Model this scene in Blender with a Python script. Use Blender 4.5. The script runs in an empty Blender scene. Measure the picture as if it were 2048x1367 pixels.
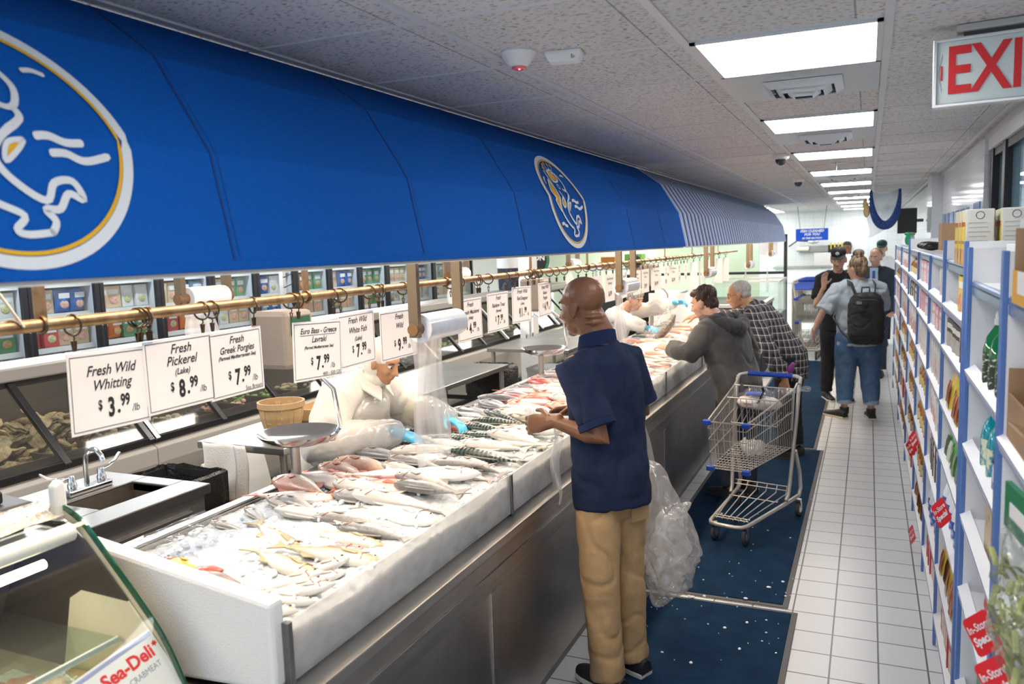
import bpy, bmesh, math, random
from mathutils import Vector, Matrix, noise
PI = math.pi
rnd = random.Random(7)
sc = bpy.context.scene
COL = sc.collection
# ---------------------------------------------------------------- camera, world, exposure
cam = bpy.data.cameras.new('camera')
co = bpy.data.objects.new('camera', cam)
COL.objects.link(co)
sc.camera = co
cam.sensor_width = 36
cam.lens = 28.33
cam.clip_start = 0.05
cam.dof.use_dof = True
cam.dof.focus_distance = 3.9
cam.dof.aperture_fstop = 3.6
_r, _u, _f = ((0.915131, 0.401816, -0.032838), (-0.016405, 0.118498, 0.992819), (-0.402822, 0.908021, -0.115033))
co.matrix_world = Matrix(((_r[0], _u[0], -_f[0], 0), (_r[1], _u[1], -_f[1], 0), (_r[2], _u[2], -_f[2], 1.90), (0, 0, 0, 1)))
sc.view_settings.view_transform = 'Standard'
sc.view_settings.look = 'None'
sc.view_settings.gamma = 1
sc.view_settings.use_curve_mapping = False
sc.view_settings.exposure = 0.45
cy = sc.cycles
cy.max_bounces = 8
cy.diffuse_bounces = 3
cy.glossy_bounces = 3
cy.transmission_bounces = 6
cy.transparent_max_bounces = 12
cy.caustics_reflective = False
cy.caustics_refractive = False
cy.sample_clamp_indirect = 6
w = bpy.data.worlds.new('daylight')
sc.world = w
w.use_nodes = True
w.node_tree.nodes['Background'].inputs[0].default_value = (0.72, 0.84, 1.0, 1)
w.node_tree.nodes['Background'].inputs[1].default_value = 1.1


def area(name, loc, size, power, color, rot=(0, 0, 0)):
    l = bpy.data.lights.new(name, 'AREA')
    l.shape = 'RECTANGLE'
    l.size, l.size_y = size
    l.energy = power
    l.color = color
    o = bpy.data.objects.new(name, l)
    COL.objects.link(o)
    o.location = loc
    o.rotation_euler = rot
    return o


# warm tubes fixed up inside the awnings, over the fish
for _y in (2.0, 4.2, 6.4, 8.6, 10.8, 13.0):
    area('awning_tube_lamp', (-1.72, _y, 2.30), (0.12, 2.0), 27, (1.0, 0.80, 0.58))
# ceiling panels of the service side behind the awnings
for _y in (2.2, 5.2, 8.2, 11.2, 14.2):
    area('service_ceiling_lamp', (-3.5, _y, 2.52), (0.6, 1.2), 27, (1.0, 0.93, 0.84))
area('back_fill_light', (-3.6, 17.6, 2.52), (1.2, 1.2), 60, (1.0, 0.98, 0.95))  # added fill with no fixture, brightens the space towards the back wall
area('back_fill_light', (-4.2, 15.0, 2.52), (1.2, 1.2), 45, (1.0, 0.98, 0.92))  # second added fill, lifts the pale green wall
# light strips inside the freezers
for _y in (2.4, 5.2, 8.0):
    area('freezer_lamp', (-6.05, _y + 1, 2.2), (0.08, 2.6), 42, (0.92, 0.97, 1.0), (0, math.radians(-35), 0))
# ---------------------------------------------------------------- materials
MC = {}


def mat(name, col=(0.8, 0.8, 0.8), rough=0.5, metal=0.0, alpha=1.0, trans=0.0, emit=0.0, spec=0.5, n=None, bump=None, coat=0.0, sheen=0.0, ior=1.45, build=None, sss=0.0):
    """n=(scale, colour2, low, high[, stretch]) mixes a noise; bump=(scale, strength)"""
    if name in MC:
        return MC[name]
    m = bpy.data.materials.new(name)
    m.use_nodes = True
    nt = m.node_tree
    b = nt.nodes['Principled BSDF']
    b.inputs['Base Color'].default_value = (*col, 1)
    b.inputs['Roughness'].default_value = rough
    b.inputs['Metallic'].default_value = metal
    b.inputs['Alpha'].default_value = alpha
    b.inputs['Transmission Weight'].default_value = trans
    b.inputs['Specular IOR Level'].default_value = spec
    b.inputs['Coat Weight'].default_value = coat
    b.inputs['Sheen Weight'].default_value = sheen
    b.inputs['IOR'].default_value = ior
    if sss:
        b.inputs['Subsurface Weight'].default_value = sss
        b.inputs['Subsurface Radius'].default_value = (0.012, 0.006, 0.004)
        b.inputs['Subsurface Scale'].default_value = 1.0
    if emit:
        b.inputs['Emission Color'].default_value = (*col, 1)
        b.inputs['Emission Strength'].default_value = emit
    N, L = nt.nodes, nt.links
    if n or bump or build:
        tc = N.new('ShaderNodeTexCoord')
        src = tc.outputs['Object']
    if n:
        mp = N.new('ShaderNodeMapping')
        L.new(src, mp.inputs[0])
        if len(n) > 4:
            mp.inputs['Scale'].default_value = n[4]
        t = N.new('ShaderNodeTexNoise')
        t.inputs['Scale'].default_value = n[0]
        t.inputs['Detail'].default_value = 5
        L.new(mp.outputs[0], t.inputs['Vector'])
        r = N.new('ShaderNodeValToRGB')
        r.color_ramp.elements[0].position = n[2]
        r.color_ramp.elements[1].position = n[3]
        r.color_ramp.elements[0].color = (*col, 1)
        r.color_ramp.elements[1].color = (*n[1], 1)
        L.new(t.outputs['Fac'], r.inputs[0])
        L.new(r.outputs[0], b.inputs['Base Color'])
    if bump:
        t2 = N.new('ShaderNodeTexNoise')
        t2.inputs['Scale'].default_value = bump[0]
        t2.inputs['Detail'].default_value = 4
        L.new(src, t2.inputs['Vector'])
        bp = N.new('ShaderNodeBump')
        bp.inputs['Strength'].default_value = bump[1]
        bp.inputs['Distance'].default_value = 0.01
        L.new(t2.outputs['Fac'], bp.inputs['Height'])
        L.new(bp.outputs[0], b.inputs['Normal'])
    if build:
        build(nt, b, src)
    MC[name] = m
    return m


def grid_mat(name, tile, line, w_, h_, mortar, off, rough=0.3, speck=None, tile2=None, swap=None, bump=0.0):
    def bld(nt, b, src):
        N, L = nt.nodes, nt.links
        mp = N.new('ShaderNodeMapping')
        L.new(src, mp.inputs[0])
        mp.inputs['Location'].default_value = off
        if swap:
            mp.inputs['Rotation'].default_value = swap
        t = N.new('ShaderNodeTexBrick')
        t.offset = 0
        t.inputs['Scale'].default_value = 1
        t.inputs['Brick Width'].default_value = w_
        t.inputs['Row Height'].default_value = h_
        t.inputs['Mortar Size'].default_value = mortar
        t.inputs['Mortar Smooth'].default_value = 0.1
        t.inputs['Color1'].default_value = (*tile, 1)
        t.inputs['Color2'].default_value = (*(tile2 or tile), 1)
        t.inputs['Mortar'].default_value = (*line, 1)
        L.new(mp.outputs[0], t.inputs[0])
        outc = t.outputs['Color']
        if speck:
            nz = N.new('ShaderNodeTexNoise')
            nz.inputs['Scale'].default_value = speck[0]
            nz.inputs['Detail'].default_value = 3
            sm = N.new('ShaderNodeMapping')
            sm.inputs['Scale'].default_value = (0.45, 1, 1)
            L.new(src, sm.inputs[0])
            L.new(sm.outputs[0], nz.inputs['Vector'])
            r = N.new('ShaderNodeValToRGB')
            r.color_ramp.elements[0].position = speck[1]
            r.color_ramp.elements[1].position = speck[2]
            r.color_ramp.elements[0].color = (*speck[3], 1)
            r.color_ramp.elements[1].color = (1, 1, 1, 1)
            L.new(nz.outputs['Fac'], r.inputs[0])
            mx = N.new('ShaderNodeMixRGB')
            mx.blend_type = 'MULTIPLY'
            mx.inputs[0].default_value = 1
            L.new(outc, mx.inputs[1])
            L.new(r.outputs[0], mx.inputs[2])
            outc = mx.outputs[0]
        L.new(outc, b.inputs['Base Color'])
        if bump:
            bp = N.new('ShaderNodeBump')
            bp.invert = True
            bp.inputs['Strength'].default_value = bump
            bp.inputs['Distance'].default_value = 0.004
            L.new(t.outputs['Fac'], bp.inputs['Height'])
            L.new(bp.outputs[0], b.inputs['Normal'])
    return mat(name, tile, rough, build=bld)


STEEL = mat('brushed_steel', (0.47, 0.46, 0.44), 0.32, 1.0, n=(3, (0.38, 0.37, 0.355), 0.35, 0.7, (1, 1, 14)), bump=(60, 0.03))
DSTEEL = mat('counter_front_steel', (0.50, 0.46, 0.42), 0.36, 1.0, n=(4, (0.38, 0.35, 0.33), 0.35, 0.7, (8, 1, 1)), bump=(9, 0.10))
ALU = mat('satin_aluminium', (0.72, 0.72, 0.72), 0.35, 1.0)
CHROME = mat('chrome', (0.82, 0.83, 0.85), 0.12, 1.0)
BRASS = mat('aged_brass', (0.40, 0.26, 0.13), 0.42, 0.85, n=(30, (0.27, 0.16, 0.075), 0.4, 0.65), bump=(80, 0.08))
DBRASS = mat('dark_brass', (0.16, 0.11, 0.06), 0.4, 0.9)
BLACK = mat('black_plastic', (0.02, 0.02, 0.022), 0.35)
DGREY = mat('dark_grey_plastic', (0.07, 0.07, 0.075), 0.5)
WHITE = mat('white_plastic', (0.82, 0.82, 0.81), 0.4)
PAPER = mat('white_card', (0.88, 0.86, 0.82), 0.6)
INK = mat('black_ink', (0.015, 0.015, 0.015), 0.6)
RED = mat('red_print', (0.72, 0.025, 0.03), 0.45)
BLUE = mat('awning_blue_canvas', (0.001, 0.095, 0.44), 0.8, spec=.2, n=(260, (0.002, 0.118, 0.51), 0.35, 0.7), bump=(900, 0.12))
EMBW = mat('emblem_white', (0.80, 0.83, 0.85), 0.6)
EMBY = mat('emblem_yellow', (0.85, 0.47, 0.01), 0.6)
CREAM = mat('cream_trim', (0.85, 0.80, 0.70), 0.5)
LAMINATE = mat('white_laminate', (0.84, 0.85, 0.87), 0.3)
EDGEBLUE = mat('blue_edge_trim', (0.10, 0.20, 0.50), 0.4)
LEDGE = mat('blue_grey_shelf_edge', (0.30, 0.40, 0.58), 0.25, 0.6)
STYRO = mat('white_polystyrene', (0.86, 0.85, 0.82), 0.75, bump=(220, 0.25))
KRAFT = mat('brown_cardboard', (0.42, 0.26, 0.14), 0.8, n=(6, (0.36, 0.22, 0.12), 0.4, 0.6))
WOODL = mat('pale_wood', (0.62, 0.43, 0.22), 0.6, n=(5, (0.50, 0.33, 0.16), 0.35, 0.65, (1, 1, 0.15)))


def film(name, tint=(1, 1, 1), body=0.1, col=(0.9, 0.9, 0.9), gloss=0.05, rough=0.05, bump=None, streak=None):
    """see-through sheet: clear + a little milky body that light shines through + glossy reflection"""
    def bld(nt, b, src):
        N, L = nt.nodes, nt.links
        out = [q for q in N if q.type == 'OUTPUT_MATERIAL'][0]
        N.remove(b)
        tr, df, tl, gl = (N.new('ShaderNodeBsdf' + k) for k in ('Transparent', 'Diffuse', 'Translucent', 'Glossy'))
        tr.inputs[0].default_value = (*tint, 1)
        for q in (df, tl):
            q.inputs[0].default_value = (*col, 1)
        gl.inputs['Roughness'].default_value = rough
        m1, m2, m3 = (N.new('ShaderNodeMixShader') for _ in range(3))
        m1.inputs[0].default_value = .5
        L.new(df.outputs[0], m1.inputs[1])
        L.new(tl.outputs[0], m1.inputs[2])
        m2.inputs[0].default_value = body
        L.new(tr.outputs[0], m2.inputs[1])
        L.new(m1.outputs[0], m2.inputs[2])
        fr = N.new('ShaderNodeLayerWeight')
        pw = N.new('ShaderNodeMath')
        pw.operation = 'POWER'
        pw.inputs[1].default_value = 4
        ma = N.new('ShaderNodeMath')
        ma.operation = 'MULTIPLY_ADD'
        ma.inputs[1].default_value = .35
        ma.inputs[2].default_value = gloss
        L.new(fr.outputs['Facing'], pw.inputs[0])
        L.new(pw.outputs[0], ma.inputs[0])
        L.new(ma.outputs[0], m3.inputs[0])
        L.new(m2.outputs[0], m3.inputs[1])
        L.new(gl.outputs[0], m3.inputs[2])
        L.new(m3.outputs[0], out.inputs[0])
        if streak:
            mp = N.new('ShaderNodeMapping')
            mp.inputs['Scale'].default_value = streak[1]
            t = N.new('ShaderNodeTexNoise')
            t.inputs['Scale'].default_value = streak[0]
            mr = N.new('ShaderNodeMapRange')
            mr.inputs['From Min'].default_value = .35
            mr.inputs['From Max'].default_value = .65
            mr.inputs['To Min'].default_value = body * .55
            mr.inputs['To Max'].default_value = min(1, body * 1.4)
            L.new(src, mp.inputs[0])
            L.new(mp.outputs[0], t.inputs['Vector'])
            L.new(t.outputs['Fac'], mr.inputs[0])
            L.new(mr.outputs[0], m2.inputs[0])
        if bump:
            t2 = N.new('ShaderNodeTexNoise')
            t2.inputs['Scale'].default_value = bump[0]
            L.new(src, t2.inputs['Vector'])
            bp = N.new('ShaderNodeBump')
            bp.inputs['Strength'].default_value = bump[1]
            bp.inputs['Distance'].default_value = 0.01
            L.new(t2.outputs['Fac'], bp.inputs['Height'])
            for q in (gl, df):
                L.new(bp.outputs[0], q.inputs['Normal'])
            L.new(bp.outputs[0], fr.inputs['Normal'])
    return mat(name, build=bld)


GLASS = film('clear_glass', (.96, .99, .97), .012)
GLASSE = mat('green_glass_edge', (0.01, 0.10, 0.05), 0.1, coat=0.5)
FROST = film('fogged_acrylic', (.97, .97, .96), .50, (.90, .88, .86), .05, .25, None, (5, (1, 1, 1.6)))
FILM = film('clear_bag_film', (.97, .97, .97), .10, (.92, .92, .92), .08, .12, (26, 1.0))
FILM2 = film('milky_bag_film', (.97, .97, .97), .46, (.90, .89, .87), .05, .2, (18, .3), (16, (.3, 1, .06)))
FREEZEBLK = mat('freezer_door_black', (0.018, 0.018, 0.022), 0.3)


# ---------------------------------------------------------------- mesh helpers
class MB:
    def __init__(s):
        s.v, s.f, s.mi, s.k = [], [], [], 0

    def add(s, vs, fs):
        b = len(s.v)
        s.v += [tuple(p) for p in vs]
        s.f += [tuple(i + b for i in f) for f in fs]
        s.mi += [s.k] * len(fs)
        return s

    def mat(s, k):
        s.k = k
        return s

    def box(s, c, d, rot=None):
        vs = []
        for x in (-.5, .5):
            for y in (-.5, .5):
                for z in (-.5, .5):
                    p = Vector((x * d[0], y * d[1], z * d[2]))
                    if rot is not None:
                        p = rot @ p
                    vs.append(p + Vector(c))
        return s.add(vs, [(0, 1, 3, 2), (4, 6, 7, 5), (0, 4, 5, 1), (2, 3, 7, 6), (0, 2, 6, 4), (1, 5, 7, 3)])

    def bb(s, x0, x1, y0, y1, z0, z1):
        return s.box(((x0 + x1) / 2, (y0 + y1) / 2, (z0 + z1) / 2), (x1 - x0, y1 - y0, z1 - z0))

    def loft(s, rings, caps=True):
        n = len(rings[0])
        vs = [p for r in rings for p in r]
        fs = []
        for i in range(len(rings) - 1):
            for j in range(n):
                a, b = i * n + j, i * n + (j + 1) % n
                fs.append((a, b, b + n, a + n))
        if caps:
            fs.append(tuple(range(n - 1, -1, -1)))
            fs.append(tuple((len(rings) - 1) * n + j for j in range(n)))
        return s.add(vs, fs)

    def tube(s, pts, r, n=8, ref=(0, 0, 1), round_ends=False, closed=False):
        """r: number, list of numbers or list of (across, along-ref) pairs"""
        pts = [Vector(p) for p in pts]
        m = len(pts)
        rs = r if isinstance(r, (list, tuple)) else [r] * m
        rs = [(q, q) if not isinstance(q, (list, tuple)) else q for q in rs]
        rings, prev = [], None
        seq = []
        for i in range(m):
            if closed:
                t = pts[(i + 1) % m] - pts[i - 1]
            else:
                t = pts[min(i + 1, m - 1)] - pts[max(i - 1, 0)]
            if t.length < 1e-9:
                t = Vector((0, 0, 1))
            t.normalize()
            if prev is None:
                a = Vector(ref)
                if abs(a.dot(t)) > 0.95:
                    a = Vector((1, 0, 0)) if abs(t.x) < 0.9 else Vector((0, 1, 0))
            else:
                a = prev
            b_ = (a - t * a.dot(t)).normalized()
            prev = b_
            seq.append((pts[i], t, b_, t.cross(b_), rs[i]))
        if round_ends:
            s0 = list(seq)
            p, t, b_, c_, q = seq[0]
            h = min(q)
            pre = [(p - t * h * k, t, b_, c_, (q[0] * g, q[1] * g)) for k, g in ((.98, .2), (.8, .6), (.45, .89))]
            p, t, b_, c_, q = seq[-1]
            h = min(q)
            post = [(p + t * h * k, t, b_, c_, (q[0] * g, q[1] * g)) for k, g in ((.45, .89), (.8, .6), (.98, .2))]
            seq = (pre if round_ends != 'end' else []) + s0 + (post if round_ends != 'start' else [])
        for p, t, b_, c_, q in seq:
            rings.append([p + c_ * (q[0] * math.cos(2 * PI * j / n)) + b_ * (q[1] * math.sin(2 * PI * j / n)) for j in range(n)])
        if closed:
            rings.append(rings[0])
            return s.loft(rings, False)
        return s.loft(rings)

    def ell(s, c, r, rot=None, nu=16, nv=10):
        rings = []
        for i in range(nv + 1):
            t = -PI / 2 + PI * min(max(i / nv, 0.02), 0.98)
            ring = []
            for j in range(nu):
                p = Vector((r[0] * math.cos(t) * math.cos(2 * PI * j / nu), r[1] * math.cos(t) * math.sin(2 * PI * j / nu), r[2] * math.sin(t)))
                if rot is not None:
                    p = rot @ p
                ring.append(p + Vector(c))
            rings.append(ring)
        return s.loft(rings)

    def lathe(s, prof, n=20, c=(0, 0, 0), caps=True, rot=None):
        rings = []
        for r, z in prof:
            ring = []
            for j in range(n):
                p = Vector((r * math.cos(2 * PI * j / n), r * math.sin(2 * PI * j / n), z))
                if rot is not None:
                    p = rot @ p
                ring.append(p + Vector(c))
            rings.append(ring)
        return s.loft(rings, caps)

    def prism(s, poly, d):
        """poly: 3-D points, swept by vector d"""
        n = len(poly)
        d = Vector(d)
        vs = [Vector(p) for p in poly] + [Vector(p) + d for p in poly]
        fs = [tuple(range(n - 1, -1, -1)), tuple(range(n, 2 * n))] + [(i, (i + 1) % n, (i + 1) % n + n, i + n) for i in range(n)]
        return s.add(vs, fs)

    def sheet(s, fn, nu, nv):
        vs = [fn(i / nu, j / nv) for i in range(nu + 1) for j in range(nv + 1)]
        fs = [(i * (nv + 1) + j, (i + 1) * (nv + 1) + j, (i + 1) * (nv + 1) + j + 1, i * (nv + 1) + j + 1) for i in range(nu) for j in range(nv)]
        return s.add(vs, fs)

    def mesh(s, name):
        me = bpy.data.meshes.new(name)
        me.from_pydata(s.v, [], s.f)
        bm = bmesh.new()
        bm.from_mesh(me)
        for i, f in enumerate(bm.faces):
            f.material_index = s.mi[i]
        bmesh.ops.recalc_face_normals(bm, faces=bm.faces)
        bm.to_mesh(me)
        bm.free()
        return me

    def build(s, name, mats, parent=None, smooth=False, bevel=0.0, solid=0.0, loc=None):
        return link(name, s.mesh(name), mats, parent, smooth, bevel, solid, loc)


def link(name, me, mats, parent=None, smooth=False, bevel=0.0, solid=0.0, loc=None):
    o = bpy.data.objects.new(name, me)
    COL.objects.link(o)
    for m in (mats if isinstance(mats, (list, tuple)) else [mats]):
        me.materials.append(m)
    if smooth:
        for p in me.polygons:
            p.use_smooth = True
        me.set_sharp_from_angle(angle=0.72)
    if solid:
        q = o.modifiers.new('thickness', 'SOLIDIFY')
        q.thickness = solid
        q.offset = 0
    if bevel:
        q = o.modifiers.new('bevel', 'BEVEL')
        q.width = bevel
        q.segments = 2
        q.limit_method = 'ANGLE'
    if parent is not None:
        o.parent = parent
    if loc is not None:
        o.location = loc
    return o


def tag(o, label, cat, group=None, kind=None):
    o['label'] = label
    o['category'] = cat
    if group:
        o['group'] = group
    if kind:
        o['kind'] = kind
    return o


def thing(name, label, cat, loc=(0, 0, 0), rz=0.0, group=None):
    o = bpy.data.objects.new(name, None)
    o.empty_display_size = 0.1
    COL.objects.link(o)
    o.location = loc
    o.rotation_euler = (0, 0, rz)
    return tag(o, label, cat, group)


KIDS = {}


def dup(root, label, loc=None, rot=None, scale=None, group=None):
    def tree(o):
        if o.name not in KIDS:
            KIDS[o.name] = list(o.children)
        return KIDS[o.name]

    def cp(o, par):
        c = o.copy()
        COL.objects.link(c)
        if par is not None:
            c.parent = par
        for ch in tree(o):
            cp(ch, c)
        return c
    r = cp(root, None)
    r['label'] = label
    if group:
        r['group'] = group
    if loc is not None:
        r.location = loc
    if rot is not None:
        r.rotation_euler = rot
    if scale is not None:
        r.scale = scale if isinstance(scale, (tuple, list)) else (scale,) * 3
    return r


def struct(o):
    o['kind'] = 'structure'
    return o


DG = bpy.context.evaluated_depsgraph_get


def text_obj(name, body, size, m, parent, loc, R, shear=0.0, align='CENTER', ext=0.0, sx=1.0, bold=0.0):
    """R: 3x3 with columns (reading direction, up, out of the surface)"""
    cu = bpy.data.curves.new(name, 'FONT')
    cu.body = body
    cu.size = size
    cu.shear = shear
    cu.align_x = align
    cu.align_y = 'CENTER'
    cu.extrude = ext
    cu.offset = bold
    cu.resolution_u = 3
    t = bpy.data.objects.new(name, cu)
    COL.objects.link(t)
    bpy.context.view_layer.update()
    me = bpy.data.meshes.new_from_object(t.evaluated_get(DG()))
    bpy.data.objects.remove(t)
    bpy.data.curves.remove(cu)
    M = Matrix.Translation(loc) @ R.to_4x4() @ Matrix.Diagonal((sx, 1, 1, 1))
    me.transform(M)
    me.materials.clear()
    return me if name is None else link(name, me, m, parent)


def basis(x, y, z):
    return Matrix((x, y, z)).transposed()


FACE_X = basis((0, 1, 0), (0, 0, 1), (1, 0, 0))      # writing on a surface that looks towards +x
FACE_Y = basis((1, 0, 0), (0, 0, 1), (0, -1, 0))     # writing on a surface that looks towards -y


def remesh(mb, voxel, smooth=3, wrinkle=None):
    """one closed skin around all the closed shells of mb"""
    me = mb.mesh('skin')
    o = bpy.data.objects.new('skin', me)
    COL.objects.link(o)
    q = o.modifiers.new('r', 'REMESH')
    q.mode = 'VOXEL'
    q.voxel_size = voxel
    if smooth:
        q = o.modifiers.new('s', 'SMOOTH')
        q.factor = 0.5
        q.iterations = smooth
    bpy.context.view_layer.update()
    r = bpy.data.meshes.new_from_object(o.evaluated_get(DG()))
    bpy.data.objects.remove(o)
    bpy.data.meshes.remove(me)
    if wrinkle:
        amp, sclx, sclz = wrinkle
        ns = [v.normal.copy() for v in r.vertices]
        for v, nn in zip(r.vertices, ns):
            p = v.co
            k = noise.noise(Vector((p.x * sclx + p.z * 3, p.y * sclx, p.z * sclz))) + 0.5 * noise.noise(Vector((p.x * sclx * 2.3, p.y * sclx * 2.3 + p.z * 5, p.z * sclz * 2)))
            cr = noise.noise(Vector((p.x * sclx * .9 + p.z * 2.2, p.y * sclx * .9 - p.z * 1.4, p.z * sclz * 1.1 + 7)))
            k -= 1.1 * max(0, 1 - abs(cr) * 6)
            v.co = p + nn * (amp * k)
    r.materials.clear()
    for p in r.polygons:
        p.use_smooth = True
    return r


ORD = ['first', 'second', 'third', 'fourth', 'fifth', 'sixth', 'seventh', 'eighth', 'ninth', 'tenth', 'eleventh', 'twelfth', 'thirteenth', 'fourteenth', 'fifteenth', 'sixteenth', 'seventeenth', 'eighteenth', 'nineteenth', 'twentieth']


def nth(i):
    if i < 20:
        return ORD[i]
    tens = {2: 'twenty', 3: 'thirty', 4: 'forty', 5: 'fifty', 6: 'sixty', 7: 'seventy', 8: 'eighty', 9: 'ninety'}[(i + 1) // 10]
    return tens.replace('ty', 'tieth') if (i + 1) % 10 == 0 else tens + '-' + ORD[(i + 1) % 10 - 1]
# ---------------------------------------------------------------- the room
CZ = 2.54
XR, XL, YB, YF = 0.70, -7.2, 20.6, -2.2
FLOOR = grid_mat('grey_floor_tile', (0.66, 0.67, 0.67), (0.13, 0.125, 0.12), 0.1985, 0.209, 0.004, (-0.071 + 0.1985, -0.012, 0), 0.28, tile2=(0.63, 0.64, 0.645), bump=0.3)
CEIL = grid_mat('speckled_ceiling_tile', (0.70, 0.69, 0.685), (0.34, 0.33, 0.33), 0.597, 0.624, 0.003, (0.045 + 0.597 * 15, -2.685 + 0.624 * 16, 0), 0.9, speck=(120, 0.37, 0.43, (0.42, 0.40, 0.40)), tile2=(0.66, 0.65, 0.645))
WTILE = grid_mat('white_wall_tile', (0.80, 0.84, 0.87), (0.62, 0.66, 0.70), 0.2, 0.2, 0.003, (0, 0, 0), 0.10, swap=(0, PI / 2, 0), bump=0.2)
BTILE = grid_mat('white_back_wall_tile', (0.87, 0.92, 0.93), (0.66, 0.73, 0.76), 0.2, 0.2, 0.003, (0, 0, 0), 0.15, swap=(PI / 2, 0, 0), bump=0.2)
TEE = mat('ceiling_tee_white', (0.66, 0.67, 0.69), 0.4)
WALLP = mat('white_wall_paint', (0.80, 0.83, 0.85), 0.6)


def slab(name, x0, x1, y0, y1, z0, z1, m):
    return struct(MB().bb(x0, x1, y0, y1, z0, z1).build(name, m))


slab('floor', XL, XR + 1.4, YF, YB, -0.1, 0.0, FLOOR)
slab('ceiling', XL, XR + 1.4, YF, YB, CZ, CZ + 0.1, CEIL)
slab('wall_back', XL, XR + 0.2, YB, YB + 0.12, 0, CZ, BTILE)
slab('wall_left', XL - 0.12, XL, YF, YB, 0, CZ, WALLP)
# right wall: tiled piers with a window bay, a head above it
slab('wall_right', XR, XR + 0.15, 6.12, YB, 0, CZ, WTILE)
slab('wall_right_sill', XR + 0.02, XR + 0.15, 0.2, 6.12, 0, 1.5, WTILE)
slab('wall_right_head', XR, XR + 0.25, 0.2, 6.12, 2.43, CZ, WALLP)
slab('wall_right_pier', XR - 0.02, XR + 0.1, 6.12, 6.9, 0, CZ - 0.02, WTILE)
slab('wall_right_pillar', XR - 0.10, XR, 9.6, 10.3, 0, CZ, WTILE)
slab('wall_right_near', XR, XR + 0.2, YF, 0.2, 0, CZ, WALLP)
slab('trim_2', XR - 0.015, XR + 0.02, YF, YB, CZ - 0.035, CZ - 0.002, TEE)
# blue accent tiles on the right wall
ACC = mat('blue_accent_tile', (0.02, 0.09, 0.36), 0.12)
b = MB()
for y in (6.25,):
    b.bb(XR - 0.026, XR - 0.02, y, y + 0.36, 2.03, 2.11)
for k in range(12):
    b.bb(XR - 0.006, XR, 7.0 + k * 0.44, 7.28 + k * 0.44, 2.0, 2.1)
struct(b.build('trim_3', ACC))
# window: dark frame, half-clear glass tinted blue
WF = mat('window_frame_black', (0.012, 0.012, 0.016), 0.4)
wb = MB().bb(XR + 0.02, XR + 0.1, 0.3, 6.1, 1.5, 1.56).bb(XR + 0.02, XR + 0.1, 0.3, 6.1, 2.38, 2.43)
for y in (6.04, 5.52, 4.45, 3.2, 2.0, 0.36):
    wb.bb(XR + 0.01, XR + 0.1, y - 0.05, y + 0.05, 1.5, 2.43)
wo = struct(wb.build('window_1', WF, bevel=0.004))
gp = MB().bb(XR + 0.05, XR + 0.06, 0.35, 6.05, 1.55, 2.39).build('pane', mat('window_glass', (0.22, 0.42, 0.52), 0.03, alpha=0.55, spec=0.7), wo)
# ceiling tee bars
tb = MB()
x = 0.045
while x > XL:
    tb.bb(x - 0.013, x + 0.013, YF, YB, CZ - 0.006, CZ)
    x -= 0.597
tb.bb(0.642 - 0.012, 0.642 + 0.012, YF, YB, CZ - 0.006, CZ)
y = 2.685 - 0.624 * 7
while y < YB:
    tb.bb(XL, XR, y - 0.006, y + 0.006, CZ - 0.004, CZ)
    y += 0.624
struct(tb.build('trim_1', TEE))
slab('baseboard_back', XL, XR, YB - 0.015, YB, 0, 0.1, DGREY)

# ---------------------------------------------------------------- ceiling lights, vents, detectors
LENS = mat('lit_light_lens', (1.0, 0.98, 0.97), 0.5, emit=9.8)
LX0, LX1 = -0.552, 0.045


def ceiling_light(i, x0, x1, y0, label, group):
    t = thing('ceiling_light', label, 'light', ((x0 + x1) / 2, y0 + 0.312, CZ), 0, group)
    w2, d2 = (x1 - x0) / 2, 0.305
    MB().bb(-w2, w2, -d2, -d2 + .016, -.012, -.001).bb(-w2, w2, d2 - .016, d2, -.012, -.001).bb(-w2, -w2 + .018, -d2, d2, -.012, -.001).bb(w2 - .018, w2, -d2, d2, -.012, -.001).build('frame', TEE, t)
    MB().bb(-w2 + .016, w2 - .016, -d2 + .014, d2 - .014, -.008, -.003).build('lens', LENS, t)
    return t


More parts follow.
